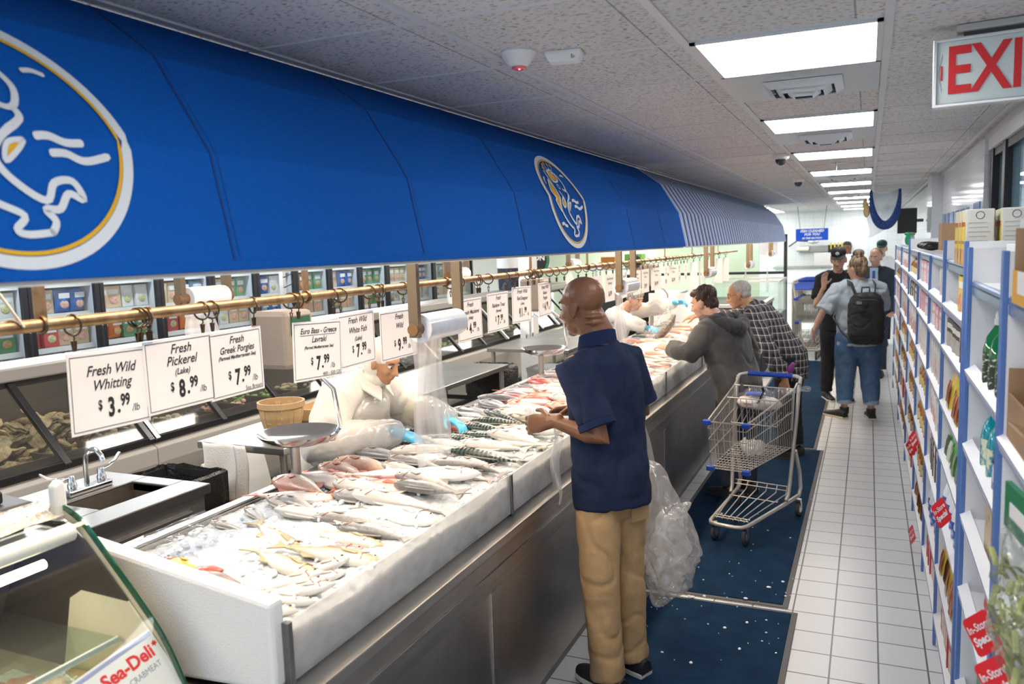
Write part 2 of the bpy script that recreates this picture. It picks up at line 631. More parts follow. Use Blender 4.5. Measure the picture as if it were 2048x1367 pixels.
for k in range(-2, 10):
    y0 = 2.685 + 1.872 * k
    if y0 < YB - 0.7:
        if k >= 0:
            ceiling_light(k, LX0 + .014, LX1 - .014, y0, f'lit square ceiling panel over the aisle, {nth(k)} one counting from the EXIT sign', 'ceiling light panels over the aisle')
        else:
            ceiling_light(k, LX0 + .014, LX1 - .014, y0, 'lit square ceiling panel over the aisle before the EXIT sign', 'ceiling light panels before the exit sign')
for k in range(5):
    ceiling_light(k, -2.35, -1.78, 15.6 + k * 0.95, f'lit ceiling panel beyond the striped awning, {nth(k)} counting towards the tiled back wall', 'ceiling light panels beyond the awning')
VENTW = mat('vent_white_metal', (0.62, 0.66, 0.70), 0.35, 0.3)
VENTD = mat('vent_dark_slot', (0.03, 0.07, 0.10), 0.6)
for k, q in enumerate((0, 1, 3, 5)):
    y0 = 2.685 + 1.872 * q + 0.624
    t = thing('ceiling_vent', f'square white louvred air vent in the ceiling just past the {nth(q)} aisle light panel', 'vent', ((LX0 + LX1) / 2, y0 + 0.312, CZ), 0, 'ceiling vents between the light panels')
    MB().bb(-.283, .283, -.3, .3, -.010, -.002).build('panel', VENTW, t)
    for j in range(3):
        a, a2 = 0.15 - j * 0.043, 0.15 - j * 0.043 - 0.030
        z0, z1 = -.012 - j * .012, -.034 - j * .012
        fr = MB()
        for q1, q2, q3, q4 in (((-a, -a), (a, -a), (a2, -a2), (-a2, -a2)), ((a, -a), (a, a), (a2, a2), (a2, -a2)), ((a, a), (-a, a), (-a2, a2), (a2, a2)), ((-a, a), (-a, -a), (-a2, -a2), (-a2, a2))):
            p = [Vector((*q1, z0)), Vector((*q2, z0)), Vector((*q3, z1)), Vector((*q4, z1))]
            fr.prism(p, (0, 0, -.004))
        fr.build('louvre', VENTW, t)
        MB().bb(-a2, a2, -a2, a2, z0 - .006, z0 - .003).build('slot', VENTD, t)
t = thing('smoke_detector', 'round white conical smoke detector with a glowing red lamp on the ceiling', 'smoke detector', (-1.06, 2.52, CZ))
MB().lathe([(.058, 0), (.060, -.006), (.052, -.022), (.034, -.044), (.024, -.049)], 28).build('housing', WHITE, t, True)
MB().lathe([(.024, -.049), (.022, -.056), (.012, -.059)], 20).build('red_lens', mat('red_lens', (0.75, 0.16, 0.18), 0.2), t, True)
MB().ell((.006, -.012, -.0585), (.003, .003, .003)).build('led', mat('red_led', (1, 0.08, 0.06), 0.3, emit=8), t)
t = thing('smoke_detector', 'flat rectangular white alarm unit with grille beside the conical smoke detector', 'alarm unit', (-0.93, 2.60, CZ), 0.15)
MB().loft([[Vector((x * s_, y * s_, z)) for x, y in ((-.06, -.035), (.06, -.035), (.06, .035), (-.06, .035))] for s_, z in ((1, 0), (1, -.012), (.8, -.036))]).build('housing', WHITE, t, bevel=.004)
g = MB()
for k in range(5):
    g.box((.03 + .004 * k, -.0325 + .001 * k, -.022), (.002, .003, .016 - .002 * k))
g.build('grille', DGREY, t)
for i, (x, y, l) in enumerate(((-.62, 6.55, 'nearer'), (-.70, 9.3, 'farther'))):
    t = thing('dome_camera', f'{l} small white dome security camera on the ceiling left of the aisle lights', 'security camera', (x, y, CZ))
    MB().lathe([(.06, 0), (.062, -.02), (.055, -.035)], 20).build('base', WHITE, t, True)
    MB().ell((0, 0, -.036), (.042, .042, .045)).build('dome', mat('smoked_dome', (.05, .06, .08), .08), t, True)
for i, (x, y) in enumerate(((-.26, 7.55), (-.02, 14.6), (-.5, 14.9))):
    t = thing('sprinkler_head', ('chrome sprinkler head hanging below the ceiling before the fourth light panel', 'right one of two far sprinkler heads near the back wall ceiling', 'left one of two far sprinkler heads near the back wall ceiling')[i], 'sprinkler', (x, y, CZ))
    MB().lathe([(.045, 0), (.045, -.008), (.012, -.012), (.012, -.05)], 18).build('escutcheon', CHROME, t, True)
    MB().lathe([(.004, -.05), (.004, -.075), (.03, -.078), (.03, -.081)], 16).build('deflector', CHROME, t, True)
# security box and dark monitor high on the right wall
t = thing('wall_monitor', 'small dark monitor bracketed high on the white tiled right wall', 'monitor', (XR - .12, 12.4, 2.10))
MB().bb(-.22, .02, -.03, .03, -.17, .17).build('screen', BLACK, t, bevel=.006)
MB().bb(.02, .1, -.02, .02, -.02, .02).build('bracket', DGREY, t)

# ---------------------------------------------------------------- exit sign
t = thing('exit_sign', 'white EXIT sign with red letters hanging under the ceiling at the right', 'exit sign', (.350, 2.94, 2.40), math.radians(-7))
MB().bb(-.165, .165, -.02, .02, -.098, .098).build('face', mat('exit_face', (.66, .74, .72), .3), t)
fr = MB()
for a, c_ in (((-.172, .172, -.026, .026, .094, .104)), (0,)), (((-.172, .172, -.026, .026, -.104, -.094)), (0,)), (((-.172, -.160, -.026, .026, -.1, .1)), (0,)), (((.160, .172, -.026, .026, -.1, .1)), (0,)):
    fr.bb(*a)
fr.build('frame', ALU, t, bevel=.002)
MB().bb(-.09, .09, -.012, .012, .104, .118).build('stem', DGREY, t)
MB().bb(-.11, .11, -.035, .035, .118, .138).build('canopy', mat('exit_canopy', (.5, .5, .47), .5), t, bevel=.003)
text_obj('lettering', 'EXIT', .20, RED, t, Vector((.012, -.0215, -.002)), FACE_Y, ext=.001, sx=.72, bold=.004)
MB().bb(-.150, -.145, -.0225, -.02, -.022, .022).build('arrow_bar', RED, t)
ar = MB()
ar.tube([(-.146, -.021, .055), (-.156, -.021, 0), (-.146, -.021, -.055)], .0008, 6)
ar.build('arrow_outline', mat('grey_line', (.3, .33, .33), .6), t)

# ---------------------------------------------------------------- hanging FISH CLEANED sign and net
t = thing('hanging_sign', 'blue hanging sign reading FISH CLEANED FOR YOU before the back wall', 'sign', (-1.02, 17.0, 1.98))
MB().bb(-.30, .30, -.012, .012, -.115, .115).build('board', mat('sign_blue', (.01, .08, .55), .35, emit=.12), t)
text_obj('lettering', 'FISH CLEANED\nFOR YOU', .066, EMBW, t, Vector((0, -.0135, .035)), FACE_Y, .25, sx=1.0, bold=.003)
text_obj('small_lettering', 'IN THE SECTION', .048, EMBW, t, Vector((0, -.0135, -.072)), FACE_Y, .25, bold=.002)
for s in (-1, 1):
    MB().tube([(s * .22, 0, .115), (s * .27, 0, .555)], .005, 6).build('wire', DGREY, t)
# draped blue fishing net
t = thing('fishing_net', 'blue fishing net draped in a loop from the ceiling near the right wall', 'net', (0, 0, 0))
NETB = mat('net_blue', (.03, .09, .33), .8, alpha=.9, n=(60, (.01, .03, .16), .4, .6))
NETG = mat('net_grey', (.45, .55, .66), .8, alpha=.45)
ny = 11.6


def netp(u, thick):
    a = u * PI
    x = .02 + .17 * (1 - math.cos(a))
    z = 2.50 - .46 * math.sin(a) ** 0.85
    return Vector((x, ny, z))


m_ = MB()
m_.tube([netp(i / 20, 0) for i in range(21)], [(.075 * (.3 + math.sin(PI * i / 20)), .045 * (.35 + math.sin(PI * i / 20))) for i in range(21)], 10)
m_.build('rope_swag', NETB, t, True)
m_ = MB().sheet(lambda u, v: Vector((-.01 + .36 * u + .02 * math.sin(9 * v), ny + .05 + .03 * math.sin(7 * u + 4 * v), 2.50 - v * (.62 - .3 * u) - .05 * math.sin(PI * u))), 14, 10)
m_.build('net_sheet', NETG, t, True)
MB().ell((-.03, ny, 2.24), (.04, .04, .09)).ell((-.05, ny, 2.32), (.03, .04, .07)).build('straw_tuft', mat('straw', (.6, .45, .22), .9), t, True)

# ---------------------------------------------------------------- floor mats
MATB = mat('navy_mat_carpet', (0.004, 0.024, 0.062), 0.95, spec=.2, n=(9, (0.008, 0.036, 0.084), 0.35, 0.7), bump=(420, 0.6))
MATE = mat('mat_rubber_edge', (0.11, 0.11, 0.115), 0.7)
for i, (x0, x1, y0, y1, l, rz) in enumerate(((-1.09, -.30, 2.0, 4.16, 'nearest navy floor mat with grey rubber edge under the customer in the polo', .0), (-1.18, -.345, 4.20, 7.60, 'navy floor mat under the loaded shopping trolley', -.004), (-1.20, -.40, 7.62, 13.3, 'navy floor mat beside the customers leaning over the fish', 0), (-1.0, -.30, 15.0, 19.0, 'far navy floor mat beyond the parked trolleys', 0))):
    t = thing('floor_mat', l, 'mat', ((x0 + x1) / 2, (y0 + y1) / 2, 0), rz, 'navy mats along the counter')
    a, c_ = (x1 - x0) / 2, (y1 - y0) / 2
    MB().bb(-a, a, -c_, c_, .0005, .006).build('rubber_edge', MATE, t, bevel=.003)
    MB().bb(-a + .028, a - .028, -c_ + .028, c_ - .028, .004, .011).build('carpet', MATB, t, bevel=.003)
# crumbs of ice on the near mats
ice_bits = MB()
for k in range(90):
    x, y = rnd.uniform(-1.05, -.34), rnd.choice((rnd.gauss(4.1, .35), rnd.uniform(2.9, 6.4)))
    r = rnd.choice((.003, .004, .005, .009))
    ice_bits.ell((x, y, .012 + r * .3), (r * rnd.uniform(.7, 1.6), r, r * .6), None, 6, 4)
tag(ice_bits.build('ice_crumbs', mat('ice_crumb', (.85, .88, .9), .3)), 'scattered crumbs of white ice on the navy mats', 'ice', kind='stuff')
# ---------------------------------------------------------------- awnings
PROF = [(-1.79, 2.535), (-1.59, 2.392), (-1.435, 2.150), (-1.38, 1.889), (-1.38, 1.873)]
SEG = [0]
for a, b_ in zip(PROF, PROF[1:]):
    SEG.append(SEG[-1] + math.hypot(b_[0] - a[0], b_[1] - a[1]))


def on_awning(y, s, off=0.0):
    for i in range(len(PROF) - 1):
        if s <= SEG[i + 1] or i == len(PROF) - 2:
            u = (s - SEG[i]) / (SEG[i + 1] - SEG[i])
            dx, dz = PROF[i + 1][0] - PROF[i][0], PROF[i + 1][1] - PROF[i][1]
            L = math.hypot(dx, dz)
            return Vector((PROF[i][0] + dx * u - dz / L * off, y, PROF[i][1] + dz * u + dx / L * off))


SVALS = sorted(set([0, .06, .12, .18, .249, .32, .39, .46, .536, .6, .67, .74, .803, .819]))


def canopy(y0, y1, ny):
    return MB().sheet(lambda u, v: on_awning(y0 + (y1 - y0) * u, SVALS[round(v * (len(SVALS) - 1))]), ny, len(SVALS) - 1)


def on_awning_strip(mb, pts, wd, off):
    """a flat painted stroke through (y, s) points"""
    for i in range(1):
        n = len(pts)
        L_, R_ = [], []
        for k in range(n):
            a, c_ = pts[max(k - 1, 0)], pts[min(k + 1, n - 1)]
            ty, ts = c_[0] - a[0], c_[1] - a[1]
            l = math.hypot(ty, ts) or 1
            w_ = wd * (0.55 if k in (0, n - 1) else 1)
            L_.append(on_awning(pts[k][0] - ts / l * w_, pts[k][1] + ty / l * w_, off))
            R_.append(on_awning(pts[k][0] + ts / l * w_, pts[k][1] - ty / l * w_, off))
        mb.add(L_ + R_, [(k, k + 1, n + k + 1, n + k) for k in range(n - 1)])


def smooth_path(p, closed=False, q=5):
    n = len(p)
    out = []
    for i in range(n if closed else n - 1):
        g = lambda k: p[k % n] if closed else p[min(max(k, 0), n - 1)]
        a, b, c, d = g(i - 1), g(i), g(i + 1), g(i + 2)
        for k in range(q):
            t = k / q
            out.append(tuple(.5 * (2 * b[j] + (c[j] - a[j]) * t + (2 * a[j] - 5 * b[j] + 4 * c[j] - d[j]) * t * t + (3 * b[j] - a[j] - 3 * c[j] + d[j]) * t ** 3) for j in range(len(b))))
    out.append(tuple(p[0] if closed else p[-1]))
    return out


def filled(mb, pts, off, rows=1):
    cy_, cs = sum(p[0] for p in pts) / len(pts), sum(p[1] for p in pts) / len(pts)
    n = len(pts)
    vs = [on_awning(cy_, cs, off)] + [on_awning(p[0], p[1], off) for p in pts]
    mb.add(vs, [(0, 1 + i, 1 + (i + 1) % n) for i in range(n)])


def emblem(y0, par):
    o = lambda L: [(y0 + a, b) for a, b in L]
    cs = .535
    e = MB()
    for rad, wd, off in ((.262, .012, .0045),):
        on_awning_strip(e, [(y0 + rad * math.cos(q * PI / 48), cs + rad * .965 * math.sin(q * PI / 48)) for q in range(97)], wd, off)
    lines = [  # crowned fish, waves and gulls
        ([(-.02, -.148), (.012, -.158), (.04, -.14), (.062, -.1), (.05, -.06), (.03, -.045), (.0, -.055)], .007),
        ([(-.115, -.165), (-.108, -.11), (-.11, -.05), (-.115, .0), (-.125, .06), (-.10, .10), (-.05, .14), (.0, .165), (-.02, .19), (.0, .2), (.055, .195)], .007),
        ([(.04, -.045), (.04, -.02), (-.01, .02), (-.03, .06), (-.005, .10), (.05, .135), (.075, .10), (.115, .095), (.13, .13), (.10, .12), (.075, .15), (.045, .152), (.06, .175), (.045, .2)], .0075),
        ([(-.13, -.11), (-.19, -.03), (-.165, .01), (-.18, .02), (-.13, .075)], .006), ([(-.13, -.11), (-.112, -.05)], .006),
        ([(-.07, -.04), (-.06, .0), (-.045, .03), (-.07, .05), (-.095, .03), (-.08, .005), (-.06, .0)], .006),
        ([(.035, .02), (.0, .03), (-.01, .065), (.02, .04), (.035, .02)], .005),
        ([(.055, .012), (.085, .008), (.12, .018), (.16, .015)], .008), ([(.08, .042), (.115, .04), (.155, .052), (.215, .036)], .008),
        ([(-.17, .14), (-.14, .135), (-.12, .145), (-.09, .148)], .008), ([(.10, -.145), (.125, -.15), (.15, -.143)], .006), ([(-.165, -.12), (-.19, -.1), (-.195, -.075)], .005),
        ([(-.075, -.158), (.0, -.175), (.015, -.112), (-.07, -.1), (-.075, -.158)], .006)]
    for p, wd in lines:
        on_awning_strip(e, smooth_path([(y0 + a, cs + b) for a, b in p]), wd, .0055)
    for a, b in ((-.11, -.18), (-.05, -.212), (.0, -.21), (.042, -.205), (-.085, -.2)):
        on_awning_strip(e, [(y0 + a * .9, cs + b + .012), (y0 + a * .4 - .02, cs - .15)], .0045, .0055)
    e.build('emblem_outline', EMBW, par)
    yl = MB()
    on_awning_strip(yl, [(y0 + .245 * math.cos(q * PI / 48), cs + .235 * math.sin(q * PI / 48)) for q in range(97)], .004, .005)
    filled(yl, o([(-.07, cs - .155), (-.005, cs - .17), (.01, cs - .115), (-.065, cs - .103)]), .005)
    filled(yl, o([(-.128, cs - .1), (-.18, cs - .03), (-.155, cs + .01), (-.165, cs + .02), (-.13, cs + .065), (-.118, cs)]), .005)
    filled(yl, o([(-.062, cs + .004), (-.05, cs + .03), (-.07, cs + .045), (-.088, cs + .03)]), .005)
    filled(yl, o([(.032, cs + .024), (.002, cs + .033), (-.006, cs + .06)]), .005)
    for a, b in ((-.11, -.18), (-.05, -.212), (.0, -.21), (.042, -.205), (-.085, -.2)):
        filled(yl, [(y0 + a * .9 + .011 * math.cos(q), cs + b + .011 * math.sin(q)) for q in [k * PI / 5 for k in range(10)]], .0065)
    yl.build('emblem_yellow', EMBY, par)
    ey = MB()
    on_awning_strip(ey, [(y0 - .035 + .014 * math.cos(q * PI / 10), cs - .068 + .014 * math.sin(q * PI / 10)) for q in range(21)], .003, .0055)
    ey.build('emblem_eye', EMBW, par)


aw = thing('awning', 'plain blue canvas awning with two white and yellow round fish emblems above the counter', 'awning', (0, 0, 0))
canopy(.25, 6.68, 60).build('canopy', BLUE, aw, solid=.004)
MB().bb(-1.395, -1.376, .25, 6.68, 1.872, 1.892).build('hem', BLUE, aw)
MB().bb(-1.42, -1.39, .25, 6.68, 1.860, 1.874).build('cream_rail', CREAM, aw)
for yy in (.6, 1.5, 2.4, 3.3, 4.2, 5.1, 5.95):
    s_ = MB()
    on_awning_strip(s_, [(yy, q) for q in SVALS], .0035, .0035)
    on_awning_strip(s_, [(yy + .018, q) for q in SVALS], .0008, .0045)
    s_.build('seam', mat('seam_blue', (.003, .045, .22), .8), aw)
emblem(.995, aw)
emblem(3.995, aw)


def stripes(nt, b, src):
    N, L = nt.nodes, nt.links
    sx = N.new('ShaderNodeSeparateXYZ')
    L.new(src, sx.inputs[0])
    ml = N.new('ShaderNodeMath')
    ml.operation = 'MULTIPLY'
    ml.inputs[1].default_value = 1 / .17
    L.new(sx.outputs['Y'], ml.inputs[0])
    fr = N.new('ShaderNodeMath')
    fr.operation = 'FRACT'
    L.new(ml.outputs[0], fr.inputs[0])
    r = N.new('ShaderNodeValToRGB')
    r.color_ramp.interpolation = 'CONSTANT'
    el = r.color_ramp.elements
    B_, W_ = (.008, .10, .40, 1), (.66, .70, .74, 1)
    el[0].position, el[0].color = 0, B_
    el[1].position, el[1].color = .45, W_
    for p, c_ in ((.6, B_), (.68, W_), (.83, W_), (.9, W_)):
        e = el.new(p)
        e.color = c_
    L.new(fr.outputs[0], r.inputs[0])
    L.new(r.outputs[0], b.inputs['Base Color'])


aw2 = thing('awning', 'blue and white striped canvas awning beyond the plain blue one', 'awning', (0, 0, 0))
canopy(6.70, 15.6, 70).build('canopy', mat('striped_canvas', (.5, .5, .6), .75, build=stripes), aw2, solid=.004)
MB().bb(-1.42, -1.39, 6.7, 15.6, 1.860, 1.874).build('cream_rail', CREAM, aw2)
MB().prism([on_awning(15.6, q) for q in SVALS] + [Vector((-1.79, 15.6, 1.873))], (0, .004, 0)).build('end_panel', MC['striped_canvas'], aw2)

# ---------------------------------------------------------------- brass rail, rings, price cards
PX, PZ, PR = -1.90, 1.748, .0165
t = thing('sign_rail', 'long brass curtain rail with strap hangers carrying the price cards', 'rail', (PX, 0, PZ))
MB().tube([(0, .2 + k * .35, 0) for k in range(38)], PR, 14).build('pole', BRASS, t, True)
for k, y in enumerate((1.37, 2.42, 3.5, 4.6, 5.7, 6.9, 8.2, 9.6, 11.4)):
    MB().bb(-.003, .003, y - .016, y + .016, PR, .30).build('strap', BRASS, t)
    MB().tube([(PR * 1.25 * math.cos(a), y, PR * 1.25 * math.sin(a)) for a in [PI * q / 6 for q in range(12)]], .005, 6, (0, 1, 0), closed=True).build('collar', DBRASS, t, True)
RINGM = mat('ring_bronze', (.11, .075, .04), .35, .9)
ring0 = thing('curtain_ring', 'x', 'ring', (PX, 0, PZ), 0, 'curtain rings on the brass rail')
MB().tube([(.027 * math.cos(a), 0, -.009 + .027 * math.sin(a)) for a in [2 * PI * q / 20 for q in range(20)]], .0032, 6, (0, 1, 0), closed=True).build('loop', RINGM, ring0, True)
MB().tube([(0, 0, -.036), (.003, 0, -.044), (0, 0, -.05)], .0022, 6).build('eyelet', RINGM, ring0, True)
cl = MB().box((.003, 0, -.064), (.003, .011, .028), Matrix.Rotation(.12, 3, 'Y')).box((-.003, 0, -.064), (.003, .011, .028), Matrix.Rotation(-.12, 3, 'Y')).tube([(-.005, -.004, -.052), (.005, -.004, -.052)], .003, 6)
cl.build('clip', RINGM, ring0, bevel=.001)
rings = []


def ring(y, clip=True):
    rings.append((y, clip))


CARDS = [  # y0, width, height, drop, lines [(text, size, z from top)], price, note
    (1.425, .262, .216, .088, [('Fresh Wild', .040, .052), ('Whitting', .040, .092)], '3', '99', '', 'Fresh Wild Whitting at 3.99'),
    (1.672, .262, .216, .080, [('Fresh', .040, .034), ('Pickerel', .040, .070), ('(Lake)', .026, .103)], '8', '99', '', 'Fresh Pickerel at 8.99'),
    (1.915, .250, .216, .083, [('Fresh', .034, .032), ('Greek Porgies', .031, .063), ('(Farmed Mediterranean Sea)', .017, .087)], '7', '99', 'Sea Bream', 'Fresh Greek Porgies at 7.99'),
    (2.34, .275, .220, .095, [('Euro Bass - Greece', .029, .036), ('Lavraki', .032, .069), ('(Farmed Mediterranean Sea)', .016, .098)], '7', '99', '400 - 500 GR', 'Euro Bass Greece Lavraki at 7.99'),
    (2.60, .262, .216, .085, [('Fresh Wild', .034, .030), ('White Fish', .034, .070), ('(Lake)', .024, .105)], '7', '99', '', 'Fresh Wild White Fish at 7.99'),
    (2.90, .30, .216, .10, [('Fresh', .034, .03), ('Wild', .034, .07)], '9', '99', '', 'half hidden by the bag roll, price 9.99'),
    (3.62, .262, .216, .10, [('Fresh', .034, .032), ('Spanish Mackerel', .030, .070), ('(Wild)', .022, .102)], '4', '99', '', 'Fresh Spanish Mackerel at 4.99'),
    (3.96, .29, .216, .09, [('Fresh', .034, .03), ('Rainbow Trout', .032, .070), ('(Farmed)', .022, .102)], '7', '99', '', 'Fresh Rainbow Trout at 7.99'),
    (4.32, .262, .216, .075, [('Fresh Wild', .034, .030), ('Red Snapper', .032, .070), ('(Lake)', .022, .102)], '11', '99', '', 'Fresh Wild Red Snapper at 11.99'),
    (4.70, .25, .216, .07, [('Fresh Wild', .034, .03), ('Boston', .030, .066), ('Porgies', .030, .098)], '4', '99', '', 'Fresh Wild Boston Porgies at 4.99'),
]
CARDM = mat('laminated_card', (.86, .82, .76), .35, coat=.3)
for i, (y0, wd, h, drop, lines, dol, cents, note, lab) in enumerate(CARDS):
    t = thing('price_card', f'white price card on the brass rail, {lab}', 'price card', (PX, y0 + wd / 2, PZ - drop), 0, 'price cards on the brass rail')
    t.rotation_euler = (math.radians((-1.5, .5, .5, -2.5, .5, 0, 1, 0, -1, 0)[i]), 0, math.radians((2, -1, 1, -3, 2, 0, -2, 1, -3, 3)[i]))
    MB().bb(-.001, .001, -wd / 2, wd / 2, -h, 0).build('card', CARDM, t)
    bd = MB()
    a, z0, z1, e = wd / 2 - .008, -.009, -h + .009, .0007
    bd.bb(.001, .0016, -a, a, z0 - e, z0 + e).bb(.001, .0016, -a, a, z1 - e, z1 + e).bb(.001, .0016, -a - e, -a + e, z1, z0).bb(.001, .0016, a - e, a + e, z1, z0)
    bd.build('border', INK, t)
    for tx, sz, dz in lines:
        text_obj('lettering', tx, sz, INK, t, Vector((.0016, .004, -dz)), FACE_X, .32, sx=.9, bold=.0004)
    if 'Euro' in lab:
        MB().bb(.001, .0016, -.1, .1, -.052, -.0508).build('underline', INK, t)
    pz = -h + .058
    text_obj('price', dol, .072, INK, t, Vector((.0016, -.002 - (.014 if len(dol) > 1 else 0), pz)), FACE_X, 0, 'CENTER', sx=.66, bold=.0026)
    text_obj('price_sign', '$', .038, INK, t, Vector((.0016, -.038, pz + .012)), FACE_X, 0, sx=.7, bold=.0008)
    text_obj('price_point', '.', .06, INK, t, Vector((.0016, .022, pz + .002)), FACE_X, 0, bold=.0016)
    text_obj('cents', cents, .046, INK, t, Vector((.0016, .045, pz + .014)), FACE_X, 0, sx=.7, bold=.0016)
    text_obj('unit', '/lb', .030, INK, t, Vector((.0016, .080, pz - .012)), FACE_X, .15, sx=.9)
    if note:
        text_obj('note', note, .019, INK, t, Vector((.0016, wd / 2 - .012, -h + .017)), FACE_X, 0, 'RIGHT')
    ring(y0 + .03)
    ring(y0 + wd - .03)
for y in (1.67, 1.695, 2.33, 2.9, 3.1, 3.55, 3.88, 4.63, 4.66, 5.05, 5.2):
    ring(y)
# the run of cards farther along: each small in the picture
y = 5.45
k = 0
while y < 12.2:
    wd = .262
    yaw = rnd.choice((0, .1, -.15)) if y < 9.2 else rnd.choice((.9, -.7, .35, 0))
    hh = .216 if y < 9.4 else rnd.choice((.2, .34, .3))
    t = thing('price_card', f'white price card far along the brass rail, {nth(k)} beyond the Boston Porgies card', 'price card', (PX, y + wd / 2, PZ - .08), yaw, 'price cards on the brass rail')
    w2 = wd if y < 9.4 else .13
    MB().bb(-.001, .001, -w2 / 2, w2 / 2, -hh, 0).build('card', CARDM, t)
    if y < 9.4:
        for j, (sz, dz) in enumerate(((.030, .034), (.030, .07))):
            text_obj('lettering', ('Fresh Wild', 'Fresh', 'Fresh Farmed')[(k + j) % 3] if j == 0 else ('Salmon', 'Tilapia', 'Sardines', 'Mullet', 'Sea Bass')[k % 5], sz, INK, t, Vector((.0016, 0, -dz)), FACE_X, .3)
        text_obj('price', '$' + str(4 + k % 6) + '.99', .055, INK, t, Vector((.0016, 0, -.155)), FACE_X, 0, sx=.75, bold=.001)
    if abs(yaw) < .2:
        ring(y + .04)
        ring(y + wd - .04)
    else:
        ring(y + wd / 2)
    k += 1
    y += rnd.choice((.285, .30, .34, .42)) * (1 if y < 9 else 1.35)
rings.sort()
for i, (y, c_) in enumerate(rings):
    lab = f'bronze curtain ring with clip on the brass rail, {nth(i)} along from the near end'
    if i == 0:
        ring0['label'] = lab
        ring0.location.y = y
        ring0.rotation_euler = (0, 0, .2)
    else:
        dup(ring0, lab, (PX, y, PZ), (0, 0, rnd.uniform(-.5, .6)))
# pale cord wound round the near end of the rail
c_ = MB()
pts = [Vector((-1.93, 1.18, 2.0)), Vector((-1.91, 1.26, 1.86))]
for q in range(60):
    a = q / 60 * 2 * PI * 4
    pts.append(Vector((PX + .02 * math.cos(a), 1.31 - .28 * q / 60, PZ + .02 * math.sin(a))))
pts += [Vector((PX + .03, 1.02, 1.70)), Vector((PX + .02, 1.05, 1.55)), Vector((PX, 1.06, 1.38)), Vector((PX - .02, 1.09, 1.25))]
tag(c_.tube(pts, .0035, 6).build('beige_string', mat('beige_cord', (.55, .46, .34), .6), None, True), 'beige cord wound around the near end of the brass rail', 'cord')

# ---------------------------------------------------------------- bag rolls
def bag_roll(y0, y1, x, ztop, zr, label, film_len, rr=.052, frame=True, film_w=None, fx=None):
    t = thing('bag_roll_holder', label, 'bag dispenser', (x, y0, 0), 0, 'plastic bag rolls hanging over the counter')
    L = y1 - y0
    if frame:
        for yy in (0, L):
            MB().bb(-.02, .02, yy - .012, yy + .012, zr - .03, ztop).build('arm', mat('bronze_flat_bar', (.24, .18, .115), .4, .7), t, bevel=.002)
    MB().tube([(.0, -.02, zr), (0, L + .02, zr)], .022, 14).build('core', mat('cardboard_core', (.20, .11, .05), .8), t, True)
    a0, a1 = .03, L - .02
    MB().lathe([(.024, a0), (rr, a0), (rr, a1), (.024, a1)], 28, (0, 0, zr), True, Matrix.Rotation(-PI / 2, 3, 'X')).build('roll', mat('white_film_roll', (.80, .82, .85), .22, n=(30, (.70, .73, .78), .4, .7), coat=.4), t, True)
    fw = film_w or (L - .08)
    xo = -rr if fx is None else fx
    m = MB().sheet(lambda u, v: Vector((xo + .012 * math.sin(v * 6 + u * 3), a0 + .01 + fw * (u * (1 - .06 * v)) + .03 * v, zr - v * film_len)), 12, 16)
    m.build('film', FILM2, t, True)
    return t


bag_roll(2.52, 2.86, -1.50, 1.86, 1.62, 'nearest plastic bag roll with a long milky film hanging over the fish', .54)
bag_roll(4.98, 5.32, -1.45, 1.86, 1.63, 'plastic bag roll hanging just beyond the head of the customer in the polo', .42)
bag_roll(8.0, 8.35, -1.45, 1.86, 1.60, 'plastic bag roll under the start of the striped awning', .34)
bag_roll(11.0, 11.35, -1.45, 1.86, 1.58, 'plastic bag roll under the middle of the striped awning', .26)
bag_roll(13.6, 13.9, -1.45, 1.86, 1.68, 'farthest plastic bag roll with a twisted film strip near the tanks', .62)
for y, l in ((2.45, 'small bag roll on the service side behind the brass rail near the Whitting card'), (4.75, 'small bag roll on the service side seen behind the nearest big bag roll'), (7.1, 'small bag roll on the service side behind the Porgies card')):
    bag_roll(y, y + .26, -2.55, 2.535, 1.74, l, .2, .045)
# ---------------------------------------------------------------- the fish counter
Y0, Y1 = 1.47, 9.7
XB, XF = -2.32, -1.245
ct = thing('fish_counter', 'long stainless steel fish counter with fogged front panels, heaped with ice', 'counter', (0, 0, 0))
b = MB().bb(XB, XF, Y0, Y1, .06, .80)
b.build('base', DSTEEL, ct, bevel=.004)
MB().bb(XB + .05, XF - .02, Y0 + .02, Y1 - .02, .0, .062).build('plinth', mat('plinth_grey', (.20, .20, .20), .5, .5), ct)
MB().bb(-1.352, XF + .022, Y0, Y1, .80, .838).bb(-1.325, -1.305, Y0, Y1, .838, .85).build('front_ledge', STEEL, ct, bevel=.005)
MB().bb(XB - .012, XB + .02, Y0, Y1, .76, .915).bb(XB - .03, XB + .02, Y0, Y1, .905, .92).build('back_rim', STEEL, ct, bevel=.003)
MB().bb(XF, XF + .006, Y0, Y1, .655, .725).build('rail_band', STEEL, ct, bevel=.002)
for y in (2.55, 5.3, 8.0):
    MB().bb(XF - .002, XF + .008, y - .022, y + .022, .06, .655).build('joint_strip', STEEL, ct, bevel=.002)
joints = [1.50, 2.86, 4.22, 5.58, 6.94, 8.30, 9.66]
for a, c_ in zip(joints, joints[1:]):
    p = MB().bb(-1.303, -1.295, a + .008, c_ - .008, .845, 1.003).build('front_panel', FROST, ct)
for j in joints:
    MB().bb(-1.310, -1.288, j - .009, j + .009, .84, 1.004).build('panel_post', mat('dark_steel_post', (.22, .21, .20), .35, .9), ct, bevel=.002)
fb = MB().prism([Vector((-2.25, 1.455, .78)), Vector((-1.308, 1.455, .84)), Vector((-1.308, 1.455, 1.066)), Vector((-2.25, 1.455, 1.190))], (0, .052, 0))
tag(fb.build('foam_end_board', STYRO, None, bevel=.012), 'thick white polystyrene board closing the near end of the ice', 'foam board')


